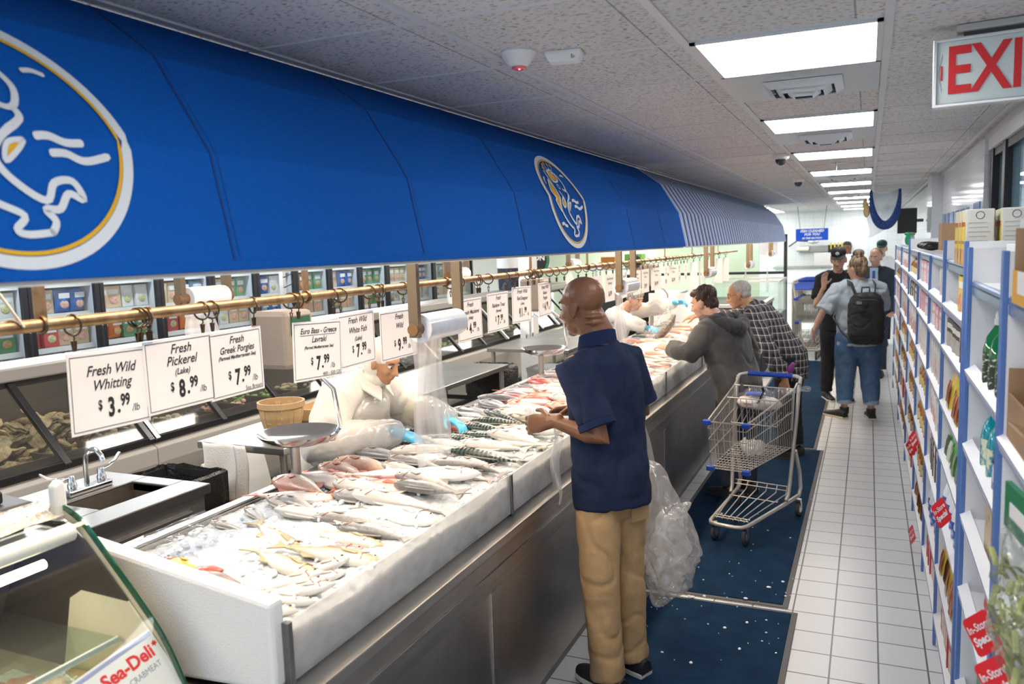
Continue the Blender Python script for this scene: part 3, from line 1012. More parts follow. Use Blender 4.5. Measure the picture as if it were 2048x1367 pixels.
def ice_z(x, y):
    u = (x - XB) / (-1.305 - XB)
    z = .905 + .075 * math.sin(PI * min(max(u, 0), 1) * .62)
    z += .018 * noise.noise(Vector((x * 3, y * 3, 0)))
    if y < 1.75:
        z += .02 * (1.75 - y)
    return z - .02


ICE = mat('crushed_ice', (.74, .77, .79), .35, spec=.6, n=(55, (.56, .62, .66), .48, .68), bump=(120, .8))
im = MB().sheet(lambda u, v: (lambda x, y: Vector((x, y, ice_z(x, y) + .007 * noise.noise(Vector((x * 42, y * 42, 1))) + .012 * abs(noise.noise(Vector((x * 17, y * 17, 5)))))))(XB + .022 + (-1.306 - XB - .022) * v, 1.508 + (Y1 - .04 - 1.508) * (u ** 1.5)), 520, 66)
nv = 67
n_ = len(im.v)
skirt = [k for k in range(66, n_, nv)]
im.add([(x, y, .80) for x, y, z in (im.v[k] for k in skirt)], [])
im.f += [(skirt[k], skirt[k + 1], n_ + k + 1, n_ + k) for k in range(len(skirt) - 1)]
im.mi += [0] * (len(skirt) - 1)
tag(im.build('crushed_ice', ICE, None, True), 'heaped bed of crushed white ice filling the fish counter', 'ice', kind='stuff')
# loose chunks of ice
chk = MB()
for k in range(620):
    x, y = rnd.uniform(-2.26, -1.33), 1.54 + 3.4 * rnd.random() ** 1.3
    r = rnd.uniform(.006, .016)
    R = Matrix.Rotation(rnd.uniform(0, 6), 3, 'Z') @ Matrix.Rotation(rnd.uniform(0, 6), 3, 'X')
    chk.box((x, y, ice_z(x, y) + .008 + r * .3), (r * 1.5, r, r * .8), R)
tag(chk.build('ice_chunks', mat('ice_chunk', (.88, .92, .95), .12, spec=.6), None, bevel=.002), 'loose glinting chunks of ice lying over the fish bed', 'ice', kind='stuff')
# cling film over the back rim at the near end
tag(MB().sheet(lambda u, v: Vector((-2.36 + .16 * v, 1.55 + .75 * u, .924 + .012 * noise.noise(Vector((u * 9, v * 6, 0))) - .02 * v)), 26, 6).build('cling_film', FILM, None, True), 'crumpled clear cling film along the back rim near the foam board', 'film')


def fish_skin(name, back, mid, belly, pat=None, hgt=.05, head=None):
    def bld(nt, bs, src):
        N, L = nt.nodes, nt.links
        sx = N.new('ShaderNodeSeparateXYZ')
        L.new(src, sx.inputs[0])
        mr = N.new('ShaderNodeMapRange')
        mr.inputs['From Min'].default_value = -hgt
        mr.inputs['From Max'].default_value = hgt
        L.new(sx.outputs['Y'], mr.inputs[0])
        nz = N.new('ShaderNodeTexNoise')
        nz.inputs['Scale'].default_value = 60
        L.new(src, nz.inputs['Vector'])
        ad = N.new('ShaderNodeMath')
        ad.operation = 'MULTIPLY_ADD'
        ad.inputs[1].default_value = .28
        L.new(nz.outputs['Fac'], ad.inputs[0])
        L.new(mr.outputs[0], ad.inputs[2])
        r = N.new('ShaderNodeValToRGB')
        e = r.color_ramp.elements
        e[0].position, e[0].color = .30, (*belly, 1)
        e[1].position, e[1].color = 1.0, (*back, 1)
        q = e.new(.62)
        q.color = (*mid, 1)
        L.new(ad.outputs[0], r.inputs[0])
        out = r.outputs[0]
        if pat:
            wv = N.new('ShaderNodeTexWave' if pat[0] == 'stripe' else 'ShaderNodeTexVoronoi')
            wv.inputs['Scale'].default_value = pat[1]
            L.new(src, wv.inputs['Vector'])
            if pat[0] == 'stripe':
                wv.inputs['Distortion'].default_value = 5
                wv.inputs['Detail'].default_value = 1.5
            rr = N.new('ShaderNodeValToRGB')
            rr.color_ramp.elements[0].position = pat[2]
            rr.color_ramp.elements[1].position = pat[2] + .12
            L.new(wv.outputs[0 if pat[0] != 'stripe' else 'Fac'], rr.inputs[0])
            gt = N.new('ShaderNodeMapRange')
            gt.inputs['From Min'].default_value = -hgt * .1
            gt.inputs['From Max'].default_value = hgt * .2
            L.new(sx.outputs['Y'], gt.inputs[0])
            iv = N.new('ShaderNodeMath')
            iv.operation = 'SUBTRACT'
            iv.inputs[0].default_value = 1
            L.new(rr.outputs[0], iv.inputs[1])
            mu = N.new('ShaderNodeMath')
            mu.operation = 'MULTIPLY'
            L.new(iv.outputs[0], mu.inputs[0])
            L.new(gt.outputs[0], mu.inputs[1])
            mx = N.new('ShaderNodeMixRGB')
            L.new(mu.outputs[0], mx.inputs[0])
            L.new(out, mx.inputs[1])
            mx.inputs[2].default_value = (*pat[3], 1)
            out = mx.outputs[0]
        if head:
            hm = N.new('ShaderNodeMapRange')
            hm.inputs['From Min'].default_value = head[0]
            hm.inputs['From Max'].default_value = head[0] + .05
            L.new(sx.outputs['X'], hm.inputs[0])
            mx = N.new('ShaderNodeMixRGB')
            L.new(hm.outputs[0], mx.inputs[0])
            L.new(out, mx.inputs[1])
            mx.inputs[2].default_value = (*head[1], 1)
            out = mx.outputs[0]
        L.new(out, bs.inputs['Base Color'])
    return mat(name, mid, .24, spec=.7, bump=(300, .15), build=bld, coat=.3)


FIN = {}


def make_fish(name, L_, Hh, Th, skin, finc, label, full=True):
    t = thing(name, label, 'fish', (0, 0, 0))
    prof = [(-.50, .02, .10), (-.46, .22, .22), (-.38, .24, .30), (-.26, .46, .55), (-.08, .82, .9), (.10, .99, 1), (.24, .97, .98), (.34, .82, .86), (.42, .60, .62), (.47, .36, .40), (.50, .10, .12)]
    rings_ = []
    for u, h, th in prof:
        bend = .10 * L_ * u * u
        rings_.append([Vector((u * L_, bend + Hh / 2 * h * math.cos(q) * (1.0 if math.cos(q) > 0 else 1.08), Th / 2 * th * math.sin(q))) for q in [2 * PI * k / 14 for k in range(14)]])
    m = MB().loft(rings_)
    fin = mat('fin_' + skin.name, finc, .4)

    def fins():
        tl = MB()
        xb = -.47 * L_
        yb = .10 * L_ * .22
        pts = [(xb, yb + .1 * Hh), (xb - .14 * L_, yb + .55 * Hh), (xb - .10 * L_, yb), (xb - .13 * L_, yb - .5 * Hh), (xb, yb - .1 * Hh)]
        tl.prism([Vector((x, y, -.0018)) for x, y in pts], (0, 0, .0036))
        ds = MB()
        top = [(.22, .49), (.14, .64), (.0, .60), (-.14, .50), (-.22, .36), (-.22, .26), (.0, .40)]
        ds.prism([Vector((u * L_, .1 * L_ * u * u + h * Hh, -.0015)) for u, h in top], (0, 0, .003))
        pc = MB()
        pc.prism([Vector((.26 * L_, -.02 * Hh, Th * .46)), Vector((.14 * L_, .10 * Hh, Th * .56)), Vector((.10 * L_, -.10 * Hh, Th * .56)), Vector((.24 * L_, -.14 * Hh, Th * .46))], (0, 0, .003))
        an = MB()
        an.prism([Vector((u * L_, .1 * L_ * u * u + h * Hh, -.0015)) for u, h in ((-.10, -.46), (-.20, -.62), (-.27, -.36), (-.26, -.22))], (0, 0, .003))
        return tl, ds, pc, an
    tl, ds, pc, an = fins()
    if full:
        m.build('body', skin, t, True)
        tl.build('tail_fin', fin, t)
        ds.build('dorsal_fin', fin, t)
        pc.build('pectoral_fin', fin, t)
        an.build('anal_fin', fin, t)
        e = MB().ell((.40 * L_, .016 * L_ + .10 * Hh, Th * .30), (.0085, .0085, .005), None, 12, 8)
        eo = e.build('eye', mat('fish_eye_rim', (.75, .70, .55), .2), t, True)
        MB().ell((.40 * L_, .016 * L_ + .10 * Hh, Th * .30 + .003), (.0052, .0052, .0038), None, 10, 6).build('pupil', mat('fish_pupil', (.01, .01, .012), .08), eo, True)
        MB().tube([(.315 * L_, .01 * L_ + .40 * Hh, Th * .34), (.29 * L_, .01 * L_ + .05 * Hh, Th * .475), (.315 * L_, .01 * L_ - .36 * Hh, Th * .34)], .0016, 5).build('gill_slit', mat('gill', (.30, .08, .07), .5), t, True)
    else:
        m.mat(1)
        for q in (tl, ds):
            m.add(q.v, q.f)
        m.build('body', [skin, fin], t, True)
    return t


SPECIES = {}


def species(key, lab, L_, Hh, Th, back, mid, belly, finc, pat=None, head=None):
    sk = fish_skin('skin_' + key, back, mid, belly, pat, Hh / 2, head)
    SPECIES[key] = [lab, L_, Hh, Th, sk, finc, {}]


species('whiting', 'slender silver whiting', .27, .05, .036, (.34, .30, .25), (.66, .63, .58), (.82, .80, .77), (.6, .55, .48))
species('pickerel', 'yellow olive pickerel', .40, .085, .055, (.20, .15, .06), (.50, .43, .25), (.80, .77, .69), (.42, .35, .20), ('spot', 55, .16, (.16, .12, .03)))
species('goatfish', 'yellow striped goatfish with red head', .36, .09, .05, (.36, .30, .05), (.66, .50, .12), (.85, .78, .65), (.75, .45, .02), None, (.10, (.62, .12, .14)))
species('porgy', 'deep bodied silver porgy', .27, .115, .042, (.36, .28, .26), (.64, .56, .53), (.80, .76, .73), (.5, .35, .33))
species('bass', 'grey silver sea bass', .38, .095, .058, (.17, .17, .17), (.52, .51, .49), (.82, .80, .78), (.35, .32, .3))
species('grouper', 'reddish brown grouper', .40, .125, .065, (.40, .20, .14), (.66, .48, .38), (.82, .74, .68), (.5, .2, .15), ('spot', 45, .12, (.42, .22, .16)))
species('white', 'white lake fish', .42, .10, .06, (.46, .45, .42), (.76, .74, .71), (.86, .85, .83), (.6, .57, .52))
species('mackerel', 'striped dark green mackerel', .37, .075, .052, (.03, .07, .06), (.42, .45, .42), (.82, .82, .80), (.25, .25, .22), ('stripe', 14, .5, (.012, .022, .02)))
species('trout', 'speckled rainbow trout', .36, .082, .05, (.22, .21, .13), (.62, .46, .40), (.82, .78, .73), (.45, .38, .3), ('spot', 90, .14, (.12, .11, .07)))
species('snapper', 'pink red snapper', .38, .125, .06, (.58, .10, .08), (.74, .34, .29), (.84, .68, .62), (.72, .18, .12))
species('pinkfish', 'pale pink ocean fish', .36, .09, .05, (.62, .30, .22), (.78, .52, .43), (.86, .76, .70), (.72, .36, .27))
count_ = {}


def put_fish(key, x, y, yaw, dz, row, full=True, roll=None, sink=0.0, label=None):
    S_ = SPECIES[key]
    pro = S_[6].get(full)
    col_ = 'back' if x < -1.98 else ('middle' if x < -1.64 else 'front')
    kk = (key, col_)
    count_[kk] = count_.get(kk, 0) + 1
    lab = label or f'{S_[0]} on ice, {nth(count_[kk] - 1)} from the foam board in {col_} row'
    rot = (roll if roll is not None else rnd.uniform(-.25, .25), rnd.uniform(-.10, .10), yaw)
    sc_ = rnd.uniform(.80, .96)
    x = min(x, -1.325 - (.53 if math.cos(yaw) > 0 else .62) * S_[1] * sc_ * abs(math.cos(yaw)) - .5 * S_[2] * sc_ * abs(math.sin(yaw)))
    loc = (x, y, ice_z(x, y) + S_[3] * .42 + dz - sink)
    if pro is None:
        t = make_fish('fish', S_[1], S_[2], S_[3], S_[4], S_[5], lab, full)
        t['group'] = 'fresh fish on the ice'
        t.location, t.rotation_euler, t.scale = loc, rot, (sc_,) * 3
        S_[6][full] = t
        return t
    return dup(pro, lab, loc, rot, sc_, 'fresh fish on the ice')


# hand placed near end, half sunk in the ice
for key, x, y, yaw, sink in (('goatfish', -1.90, 1.78, PI - .25, .012), ('pickerel', -1.62, 1.88, -.35, .014), ('pickerel', -1.83, 2.10, -.45, .03), ('pickerel', -1.60, 2.16, -.2, .024), ('bass', -1.66, 2.30, PI + .1, .026), ('snapper', -1.62, 2.02, .4, .045), ('white', -1.86, 2.30, PI - .2, .012),
                             ('whiting', -1.46, 1.70, .9, .0), ('whiting', -1.52, 1.74, .8, .0), ('whiting', -1.43, 1.62, .35, .0), ('whiting', -1.40, 1.56, .25, .0), ('whiting', -1.45, 1.80, 1.2, .0), ('whiting', -1.50, 1.86, 1.0, .0), ('whiting', -1.39, 1.70, .6, .0), ('pickerel', -1.44, 1.98, .1, .006), ('whiting', -2.10, 2.30, 2.6, .006), ('whiting', -2.12, 2.18, 2.9, .01), ('whiting', -2.08, 2.42, 2.7, .0), ('bass', -2.02, 2.44, PI - .3, .008), ('bass', -1.46, 2.22, PI - .2, .012), ('white', -1.47, 2.40, -.25, .01)):
    put_fish(key, x, y, yaw, 0, 0, True, None, sink)
y, row = 2.50, 0
while y < 9.55:
    for ci, x in enumerate((-2.09, -1.80, -1.545)):
        if y < 3.1:
            key = rnd.choice((('grouper', 'snapper', 'bass', 'grouper'), ('snapper', 'bass', 'white', 'white'), ('bass', 'bass', 'porgy', 'white'))[ci])
        elif y < 4.05:
            key = rnd.choice((('snapper', 'bass', 'mackerel', 'trout'), ('mackerel', 'white', 'trout', 'mackerel'), ('white', 'mackerel', 'white', 'trout'))[ci])
        elif y < 5.2:
            key = rnd.choice((('porgy', 'snapper', 'bass', 'porgy'), ('snapper', 'pinkfish', 'white', 'trout'), ('pinkfish', 'white', 'snapper', 'white'))[ci])
        else:
            key = rnd.choice((('bass', 'pinkfish', 'porgy'), ('pinkfish', 'pinkfish', 'white'), ('pinkfish', 'white', 'pinkfish', 'trout'))[ci])
        yaw = rnd.gauss(PI - .15, .22) if rnd.random() < .72 else rnd.gauss(-.2, .25)
        put_fish(key, x + rnd.uniform(-.05, .05), y + rnd.uniform(-.025, .025), yaw, rnd.uniform(0, .016) + (.012 if row % 2 else 0), row, y < 5.4, None, .008 if y < 4 else 0)
    y += (.088 if y < 4.1 else .092) * (1 if y < 6 else 1.25)
    row += 1
# monkfish tail and salmon pieces
t = thing('monkfish_tail', 'dark grey skinned monkfish tail with red cut end near the foam board', 'fish', (-1.70, 1.66, ice_z(-1.70, 1.66) + .02), -.3)
MB().tube([(-.09, 0, 0), (-.04, 0, .008), (.03, .0, .01), (.09, .01, .004), (.115, .012, 0)], [(.02, .014), (.036, .026), (.042, .03), (.036, .024), (.012, .01)], 14, round_ends=True).build('skin', mat('monkfish_skin', (.26, .20, .18), .3, coat=.4, n=(30, (.36, .28, .26), .4, .6)), t, True)
MB().tube([(-.12, .006, .004), (-.08, .01, .022), (-.03, .02, .034), (.0, .035, .03)], [(.012, .008), (.02, .010), (.018, .009), (.008, .006)], 10, round_ends=True).build('flesh', mat('red_flesh', (.55, .13, .10), .3, coat=.4), t, True)
t = thing('salmon_piece', 'bright orange salmon pieces lying beside the hands of the customer in the polo', 'fish', (-1.60, 4.32, ice_z(-1.6, 4.32) + .03), .4)
MB().ell((0, 0, 0), (.12, .04, .022)).ell((.05, .05, .01), (.1, .035, .02)).build('flesh', mat('salmon_flesh', (.80, .22, .10), .3, coat=.3), t, True)

# ---------------------------------------------------------------- curved glass deli case at the near end
YC = 1.385
CP = [(-1.955, 1.285), (-1.885, 1.270), (-1.822, 1.232), (-1.737, 1.145), (-1.651, 1.055), (-1.580, .970), (-1.523, .855), (-1.497, .72), (-1.49, .60)]
cs_ = smooth_path(CP, False, 4)
dc = thing('deli_case', 'curved glass chilled display case full of packaged seafood before the foam board', 'display case', (0, 0, 0))
n_ = len(cs_)
cg = MB()
pr_in = [(x - .006, z - .005) for x, z in cs_]
ya, yb = .05, YC
vs = [Vector((x, ya, z)) for x, z in cs_] + [Vector((x, yb, z)) for x, z in cs_]
cg.add(vs, [(i, i + 1, n_ + i + 1, n_ + i) for i in range(n_ - 1)])
cg.build('front_glass', film('case_glass', (.96, .97, .92), .012, gloss=.03), dc, True)
ge = MB()
ge.loft([[Vector((x, YC - .004, z)), Vector((x, YC + .002, z)), Vector((x - .011, YC + .002, z - .009)), Vector((x - .011, YC - .004, z - .009))] for x, z in cs_])
ge.build('glass_edge', GLASSE, dc)
gs = MB()
gs.loft([[Vector((x - .012, YC - .004, z - .010)), Vector((x - .012, YC + .006, z - .010)), Vector((x - .030, YC + .006, z - .022)), Vector((x - .030, YC - .004, z - .022))] for x, z in cs_])
gs.build('edge_seal', mat('beige_seal', (.62, .56, .40), .5), dc)
MB().tube([(-1.862, ya, 1.216), (-1.862, YC - .02, 1.216)], .024, 18).build('light_canopy', mat('white_tube_canopy', (.85, .85, .82), .35), dc, True)
MB().tube([(-1.875, ya, 1.155), (-1.875, YC - .09, 1.155)], .012, 12).build('lamp_tube', mat('case_lamp', (1.0, .88, .66), .4, emit=5), dc, True)
MB().bb(-2.0, -1.955, ya, YC, 1.255, 1.275).bb(-1.99, -1.89, ya, YC, 1.215, 1.222).build('top_rail', ALU, dc, bevel=.003)
MB().sheet(lambda u, v: Vector((-1.99 + .09 * v, ya + (YC - ya) * u, 1.282 + .006 * noise.noise(Vector((u * 20, v * 4, 2))) - .03 * v)), 40, 5).build('foil_cover', mat('crumpled_foil', (.78, .72, .62), .3, .6, bump=(60, .6)), dc, True)
MB().loft([[Vector((x, y, z)) for y, z in ((YC - .02, 1.245), (YC + .012, 1.235), (YC + .012, 1.33), (YC - .0, 1.345), (YC - .02, 1.33))] for x in (-1.935, -1.905)]).build('end_clamp', mat('white_clamp', (.80, .78, .73), .35), dc, bevel=.006)
MB().bb(-1.926, -1.914, YC - .004, YC + .006, 1.325, 1.335).build('clamp_screw', DGREY, dc)
MB().prism([Vector((-2.28, ya, .70)), Vector((-2.28, ya, 1.24)), Vector((-1.99, ya, 1.24)), Vector((-2.25, ya, .70))], (0, YC - ya - .05, 0)).build('back_panel', mat('dark_bronze_panel', (.045, .036, .028), .5, 0), dc)
MB().prism([Vector((x, YC - .012, z)) for x, z in [(-2.0, .62), (-1.50, .62), (-1.53, .83), (-1.60, .955), (-1.69, 1.052), (-1.854, 1.058), (-1.90, 1.03)]], (0, .006, 0)).build('end_panel', mat('cream_end_panel', (.72, .68, .50), .35), dc)
MB().prism([Vector((x, YC - .012, z)) for x, z in [(-2.27, .62), (-2.0, .62), (-1.90, 1.03), (-1.854, 1.058), (-1.69, 1.052), (-1.75, 1.115), (-1.83, 1.195), (-1.9, 1.235), (-2.25, 1.235)]], (0, .006, 0)).build('dark_end_panel', MC['dark_bronze_panel'], dc)
MB().bb(-2.22, -1.72, ya, YC - .02, .948, .955).build('glass_shelf', film('shelf_glass', (.86, .93, .89), .06), dc)
MB().bb(-1.728, -1.72, ya, YC - .02, .944, .959).build('shelf_edge', mat('pale_glass_edge', (.60, .72, .72), .15), dc)
MB().bb(-2.20, -1.58, ya, YC - .02, .78, .84).bb(-2.3, -1.52, ya, YC, .56, .60).build('deck', mat('tan_deck', (.50, .38, .22), .5), dc)
MB().bb(-2.3, -1.50, ya, YC, .08, .56).build('body', DSTEEL, dc, bevel=.004)
MB().bb(-2.26, -1.54, ya + .02, YC - .02, 0, .08).build('plinth', BLACK, dc)
area('deli_case_lamp', (-1.87, .7, 1.13), (.05, 1.1), 1.6, (1.0, .84, .6))
# printed card stuck on the curved glass, packs below
t = thing('deli_sign', 'white sign with red SEA-DELI lettering stuck inside the curved case glass', 'sign', (-1.562, 1.262, .900))
t.scale = (.78,) * 3
sx_ = Vector((.0, 1, .0)).normalized()
up_ = Vector((-.55, 0, .835)).normalized()
nr_ = sx_.cross(up_)
Rs = Matrix.Rotation(math.radians(6), 3, nr_) @ basis(sx_, up_, nr_)


def plate(mb, w2, h2, dz, th=.001, cx=0, cy_=0):
    vs_ = [Rs @ Vector((cx + a * w2, cy_ + c * h2, dz + e)) for e in (0, th) for a, c in ((-1, -1), (1, -1), (1, 1), (-1, 1))]
    return mb.add(vs_, [(3, 2, 1, 0), (4, 5, 6, 7), (0, 1, 5, 4), (1, 2, 6, 5), (2, 3, 7, 6), (3, 0, 4, 7)])


plate(MB(), .155, .125, 0).build('card', mat('glossy_white_card', (.80, .82, .86), .3), t)
plate(MB(), .152, .006, .0012, .0006, 0, .112).build('blue_bar', mat('pale_blue_bar', (.32, .38, .62), .4), t)
text_obj('lettering', 'Sea-Deli', .058, RED, t, Rs @ Vector((.03, .065, .0014)), Rs, 0, bold=.002)
text_obj('small_lettering', 'NATION', .026, mat('steel_blue_ink', (.20, .26, .40), .5), t, Rs @ Vector((-.078, .018, .0014)), Rs, 0)
text_obj('small_lettering', 'CRABMEAT', .027, MC['steel_blue_ink'], t, Rs @ Vector((.065, .018, .0014)), Rs, 0, sx=.9)
ml = MB()
leaf = [(0, -.010), (.003, -.003), (.010, -.004), (.007, .002), (.009, .006), (.004, .006), (0, .012), (-.004, .006), (-.009, .006), (-.007, .002), (-.010, -.004), (-.003, -.003)]
ml.prism([Rs @ Vector((.142 + x, .078 + y, .0014)) for x, y in leaf], nr_ * .0006)
ml.build('maple_leaf', RED, t)
fr = MB()
for a, c, r in ((-.02, -.055, .03), (.03, -.07, .035), (-.06, -.08, .03), (.075, -.06, .03)):
    fr.prism([Rs @ Vector((a + r * math.cos(q * PI / 8), c + r * .7 * math.sin(q * PI / 8), .0014 + (a + .1) * .002)) for q in range(16)], nr_ * .0005)
fr.mi = [k // (len(fr.f) // 4) for k in range(len(fr.f))]
fr.build('printed_food', [mat('print_green', (.25, .45, .10), .5), mat('print_red', (.75, .20, .10), .5), mat('print_cream', (.8, .7, .5), .5), mat('print_pink', (.8, .45, .35), .5)], t)
PK = [mat('orange_seafood', (.72, .17, .05), .35, n=(40, (.80, .42, .22), .4, .6)), mat('pale_shrimp', (.78, .52, .40), .35, n=(40, (.82, .70, .6), .4, .6)), mat('crab_white', (.80, .70, .6), .35, n=(30, (.75, .25, .15), .5, .6))]
pk0 = {}
for k in range(24):
    x, y = -2.10 + (k % 4) * .155 + rnd.uniform(-.015, .015), .45 + (k // 4) * .152 + rnd.uniform(-.015, .015)
    lab = f'clear wrapped tray of {("orange seafood", "pale shrimp", "crab sticks")[k % 3]} in the deli case, {nth(k // 4)} row, {nth(k % 4)} from the back'
    if k < 3:
        t = thing('seafood_pack', lab, 'seafood pack', (x, y, .84), rnd.uniform(-.3, .3), 'wrapped packs in the deli case')
        m = MB()
        for q in range(9):
            m.ell((rnd.uniform(-.045, .045), rnd.uniform(-.035, .035), .022 + rnd.uniform(0, .012)), (rnd.uniform(.018, .03), rnd.uniform(.012, .02), .013), Matrix.Rotation(rnd.uniform(0, 3), 3, 'Z'), 8, 6)
        m.build('contents', PK[k % 3], t, True)
        MB().lathe([(.07, 0), (.078, .03), (.074, .03), (.068, .004)], 4, (0, 0, 0), True, Matrix.Rotation(PI / 4, 3, 'Z')).build('tray', WHITE, t)
        MB().sheet(lambda u, v: Vector((-.062 + .124 * u, -.058 + .116 * v, .046 + .012 * noise.noise(Vector((u * 5, v * 5, k))))), 10, 10).build('wrap', FILM, t, True)
        pk0[k % 3] = t
    else:
        dup(pk0[k % 3], lab, (x, y, .84 + rnd.uniform(0, .02)), (rnd.uniform(-.12, .12), rnd.uniform(-.12, .12), rnd.uniform(-.5, .5)))
# ---------------------------------------------------------------- slanted glass seafood cases along the service side
BLKFR = mat('black_case_frame', (.02, .02, .022), .3)
CASEW = mat('case_grey_panel', (.46, .44, .40), .45)
CASEIN = mat('case_dark_inside', (.10, .075, .06), .5)
TROUGH = mat('smoked_trough', (.07, .05, .045), .3)
UNITS = [1.86 + 1.86 * k for k in range(-1, 6)]
GA, GB = Vector((-4.20, 0, .74)), Vector((-4.66, 0, 1.215))
gdir = (GB - GA).normalized()
gout = Vector((gdir.z, 0, -gdir.x))
for k, y0 in enumerate(UNITS):
    y1 = y0 + 1.86
    t = thing('seafood_case', f'black framed slanted glass seafood case, {nth(k)} unit from the near end', 'display case', (0, y0, 0), 0, 'slanted seafood cases')
    L = 1.855
    MB().prism([Vector((x, 0, z)) for x, z in ((-4.45, .10), (-4.30, .22), (-4.17, .60), (-4.17, .70), (-4.22, .73), (-5.0, .62), (-5.0, .10))], (0, L, 0)).build('body', CASEW, t, bevel=.006)
    MB().bb(-4.95, -4.5, .02, L - .02, 0, .10).build('plinth', BLACK, t)
    MB().bb(-4.98, -4.60, 0, L, 1.215, 1.30).build('top_rail', mat('cream_top_rail', (.40, .38, .35), .35, .3), t, bevel=.012)
    MB().bb(-5.0, -4.97, 0, L, .6, 1.22).build('back_panel', CASEIN, t)
    MB().bb(-4.97, -4.25, .01, L - .01, .64, .665).build('deck', CASEIN, t)
    MB().tube([(-4.72, .1, 1.195), (-4.72, L - .1, 1.195)], .014, 10).build('lamp_tube', mat('case_tube', (1, .93, .78), .4, emit=7), t, True)
    fr = MB()
    for j in range(4):
        yy = j * L / 3
        yy = min(max(yy, .022), L - .022)
        fr.loft([[p + Vector((0, yy + s * .022, 0)) + gout * e for s, e in ((-1, 0), (1, 0), (1, .03), (-1, .03))] for p in (GA, GB)])
    for p in (GA + gdir * .02, GB - gdir * .02):
        fr.bb(p.x - .02, p.x + .025, 0, L, p.z - .02, p.z + .02)
    fr.build('frame', BLKFR, t, bevel=.003)
    MB().loft([[p + Vector((0, yy, 0)) + gout * e for yy, e in ((0, -.002), (.03, -.002), (.03, .036), (0, .036))] for p in (GA, GB)]).build('end_strip', ALU, t)
    for j in range(3):
        a, c_ = j * L / 3 + .02, (j + 1) * L / 3 - .02
        MB().loft([[p + Vector((0, yy, 0)) + gout * e for yy, e in ((a, .008), (c_, .008), (c_, .013), (a, .013))] for p in (GA, GB)]).build('pane', GLASS, t)
    for j in range(6):
        MB().bb(-4.56, -4.30, .03 + j * .30, .05 + j * .30, .665, .80).bb(-4.30, -4.285, .03 + j * .3, .33 + j * .3, .665, .80).build('divider_trough', TROUGH, t)
    for j in range(6):
        MB().box((-4.225, .17 + j * .30, .752), (.005, .075, .042), Matrix.Rotation(-.6, 3, 'Y')).build('price_tag', PAPER, t)
# oysters, mussels and greens in the cases
OYS = [mat('oyster_shell', (.26, .17, .09), .6, n=(35, (.50, .38, .23), .35, .62), bump=(70, .6)), mat('oyster_shell_dark', (.18, .13, .09), .6, n=(35, (.42, .32, .20), .4, .65), bump=(70, .6))]
oy0 = []
cnt = 0
for k in range(170):
    ci = k % 5
    cyy = (2.22, 2.58, 2.92, 3.25, 3.55)[ci]
    x, y = rnd.gauss(-4.62, .12), cyy + rnd.uniform(-.17, .17)
    x = min(max(x, -4.90), -4.36)
    z = .70 + max(0, .36 - abs(x + 4.68) * .95) * rnd.uniform(.35, 1.0) - .05 * abs((y - cyy) / .17)
    lab = f'rough brown oyster heaped in the {nth(ci)} trough of the slanted cases'
    if k < 3:
        t = thing('oyster', lab, 'oyster', (x, y, z), 0, 'oysters in the slanted case')
        m = MB()
        rg = []
        for i in range(9):
            u = -1 + 2 * i / 8
            wd = .038 * math.sqrt(max(1 - u * u, .03)) * (1 + .25 * u)
            rg.append([Vector((u * .062, wd * math.cos(q) * (1 + .2 * math.sin(5 * q + k)), .018 * math.sin(q) * (1 - .6 * u * u) + .004 * math.sin(7 * u + k))) for q in [2 * PI * j / 12 for j in range(12)]])
        m.loft(rg).build('shell', OYS[k % 2], t, True)
        MB().tube([(-.05, .0, .004), (0, .034, .003), (.05, .012, .003)], .003, 5).build('lip', mat('oyster_lip', (.7, .62, .5), .4), t, True)
        t.rotation_euler = (rnd.uniform(-.5, .5), rnd.uniform(-.5, .5), rnd.uniform(0, 6))
        oy0.append(t)
    else:
        dup(oy0[k % 3], lab, (x, y, z), (rnd.uniform(-.8, .8), rnd.uniform(-.8, .8), rnd.uniform(0, 6)), rnd.uniform(.85, 1.3))
SHC = [mat('mussel_dark', (.05, .05, .07), .3), mat('clam_tan', (.52, .42, .30), .5), mat('leafy_green', (.16, .30, .08), .6, n=(25, (.30, .45, .15), .4, .6)), mat('shrimp_pink', (.70, .36, .28), .4)]
for k in range(30):
    y = 3.95 + k * .27
    kind = (1, 1, 0, 3, 2, 2)[k % 6]
    nm, lb = (('mussel_pile', 'pile of dark mussels'), ('clam_pile', 'pile of tan clams'), ('greens_tray', 'tray of green leafy garnish'), ('shrimp_pile', 'pile of pink shrimp'))[kind]
    m = MB()
    for q in range(26):
        m.ell((rnd.gauss(0, .09), rnd.uniform(-.11, .11), rnd.uniform(0, .1)), (rnd.uniform(.02, .035), rnd.uniform(.014, .022), .014), Matrix.Rotation(rnd.uniform(0, 6), 3, 'Z') @ Matrix.Rotation(rnd.uniform(-.6, .6), 3, 'X'), 7, 5)
    o = m.build(nm, SHC[kind], None, True, loc=(-4.60, y, .69))
    tag(o, f'{lb} in the slanted cases, {nth(k)} heap after the oysters', 'seafood', 'heaps in the slanted cases', 'stuff')
# white cutting boards leaning on the cases
for i, (y, w_) in enumerate(((2.72, .62), (3.42, .86), (4.25, .60))):
    t = MB().box((0, 0, .26), (.025, w_, .52)).build('cutting_board', mat('white_board', (.80, .80, .77), .45), None, bevel=.01, loc=(-4.03, y + .1, 0.0))
    t.rotation_euler = (0, -.24, 0)
    tag(t, ('white plastic cutting board leaning on the slanted case behind the sink', 'white plastic cutting board leaning on the slanted case behind the black bin', 'white plastic cutting board leaning on the slanted case behind the hanging towel')[i], 'cutting board', 'white boards leaning on the cases')

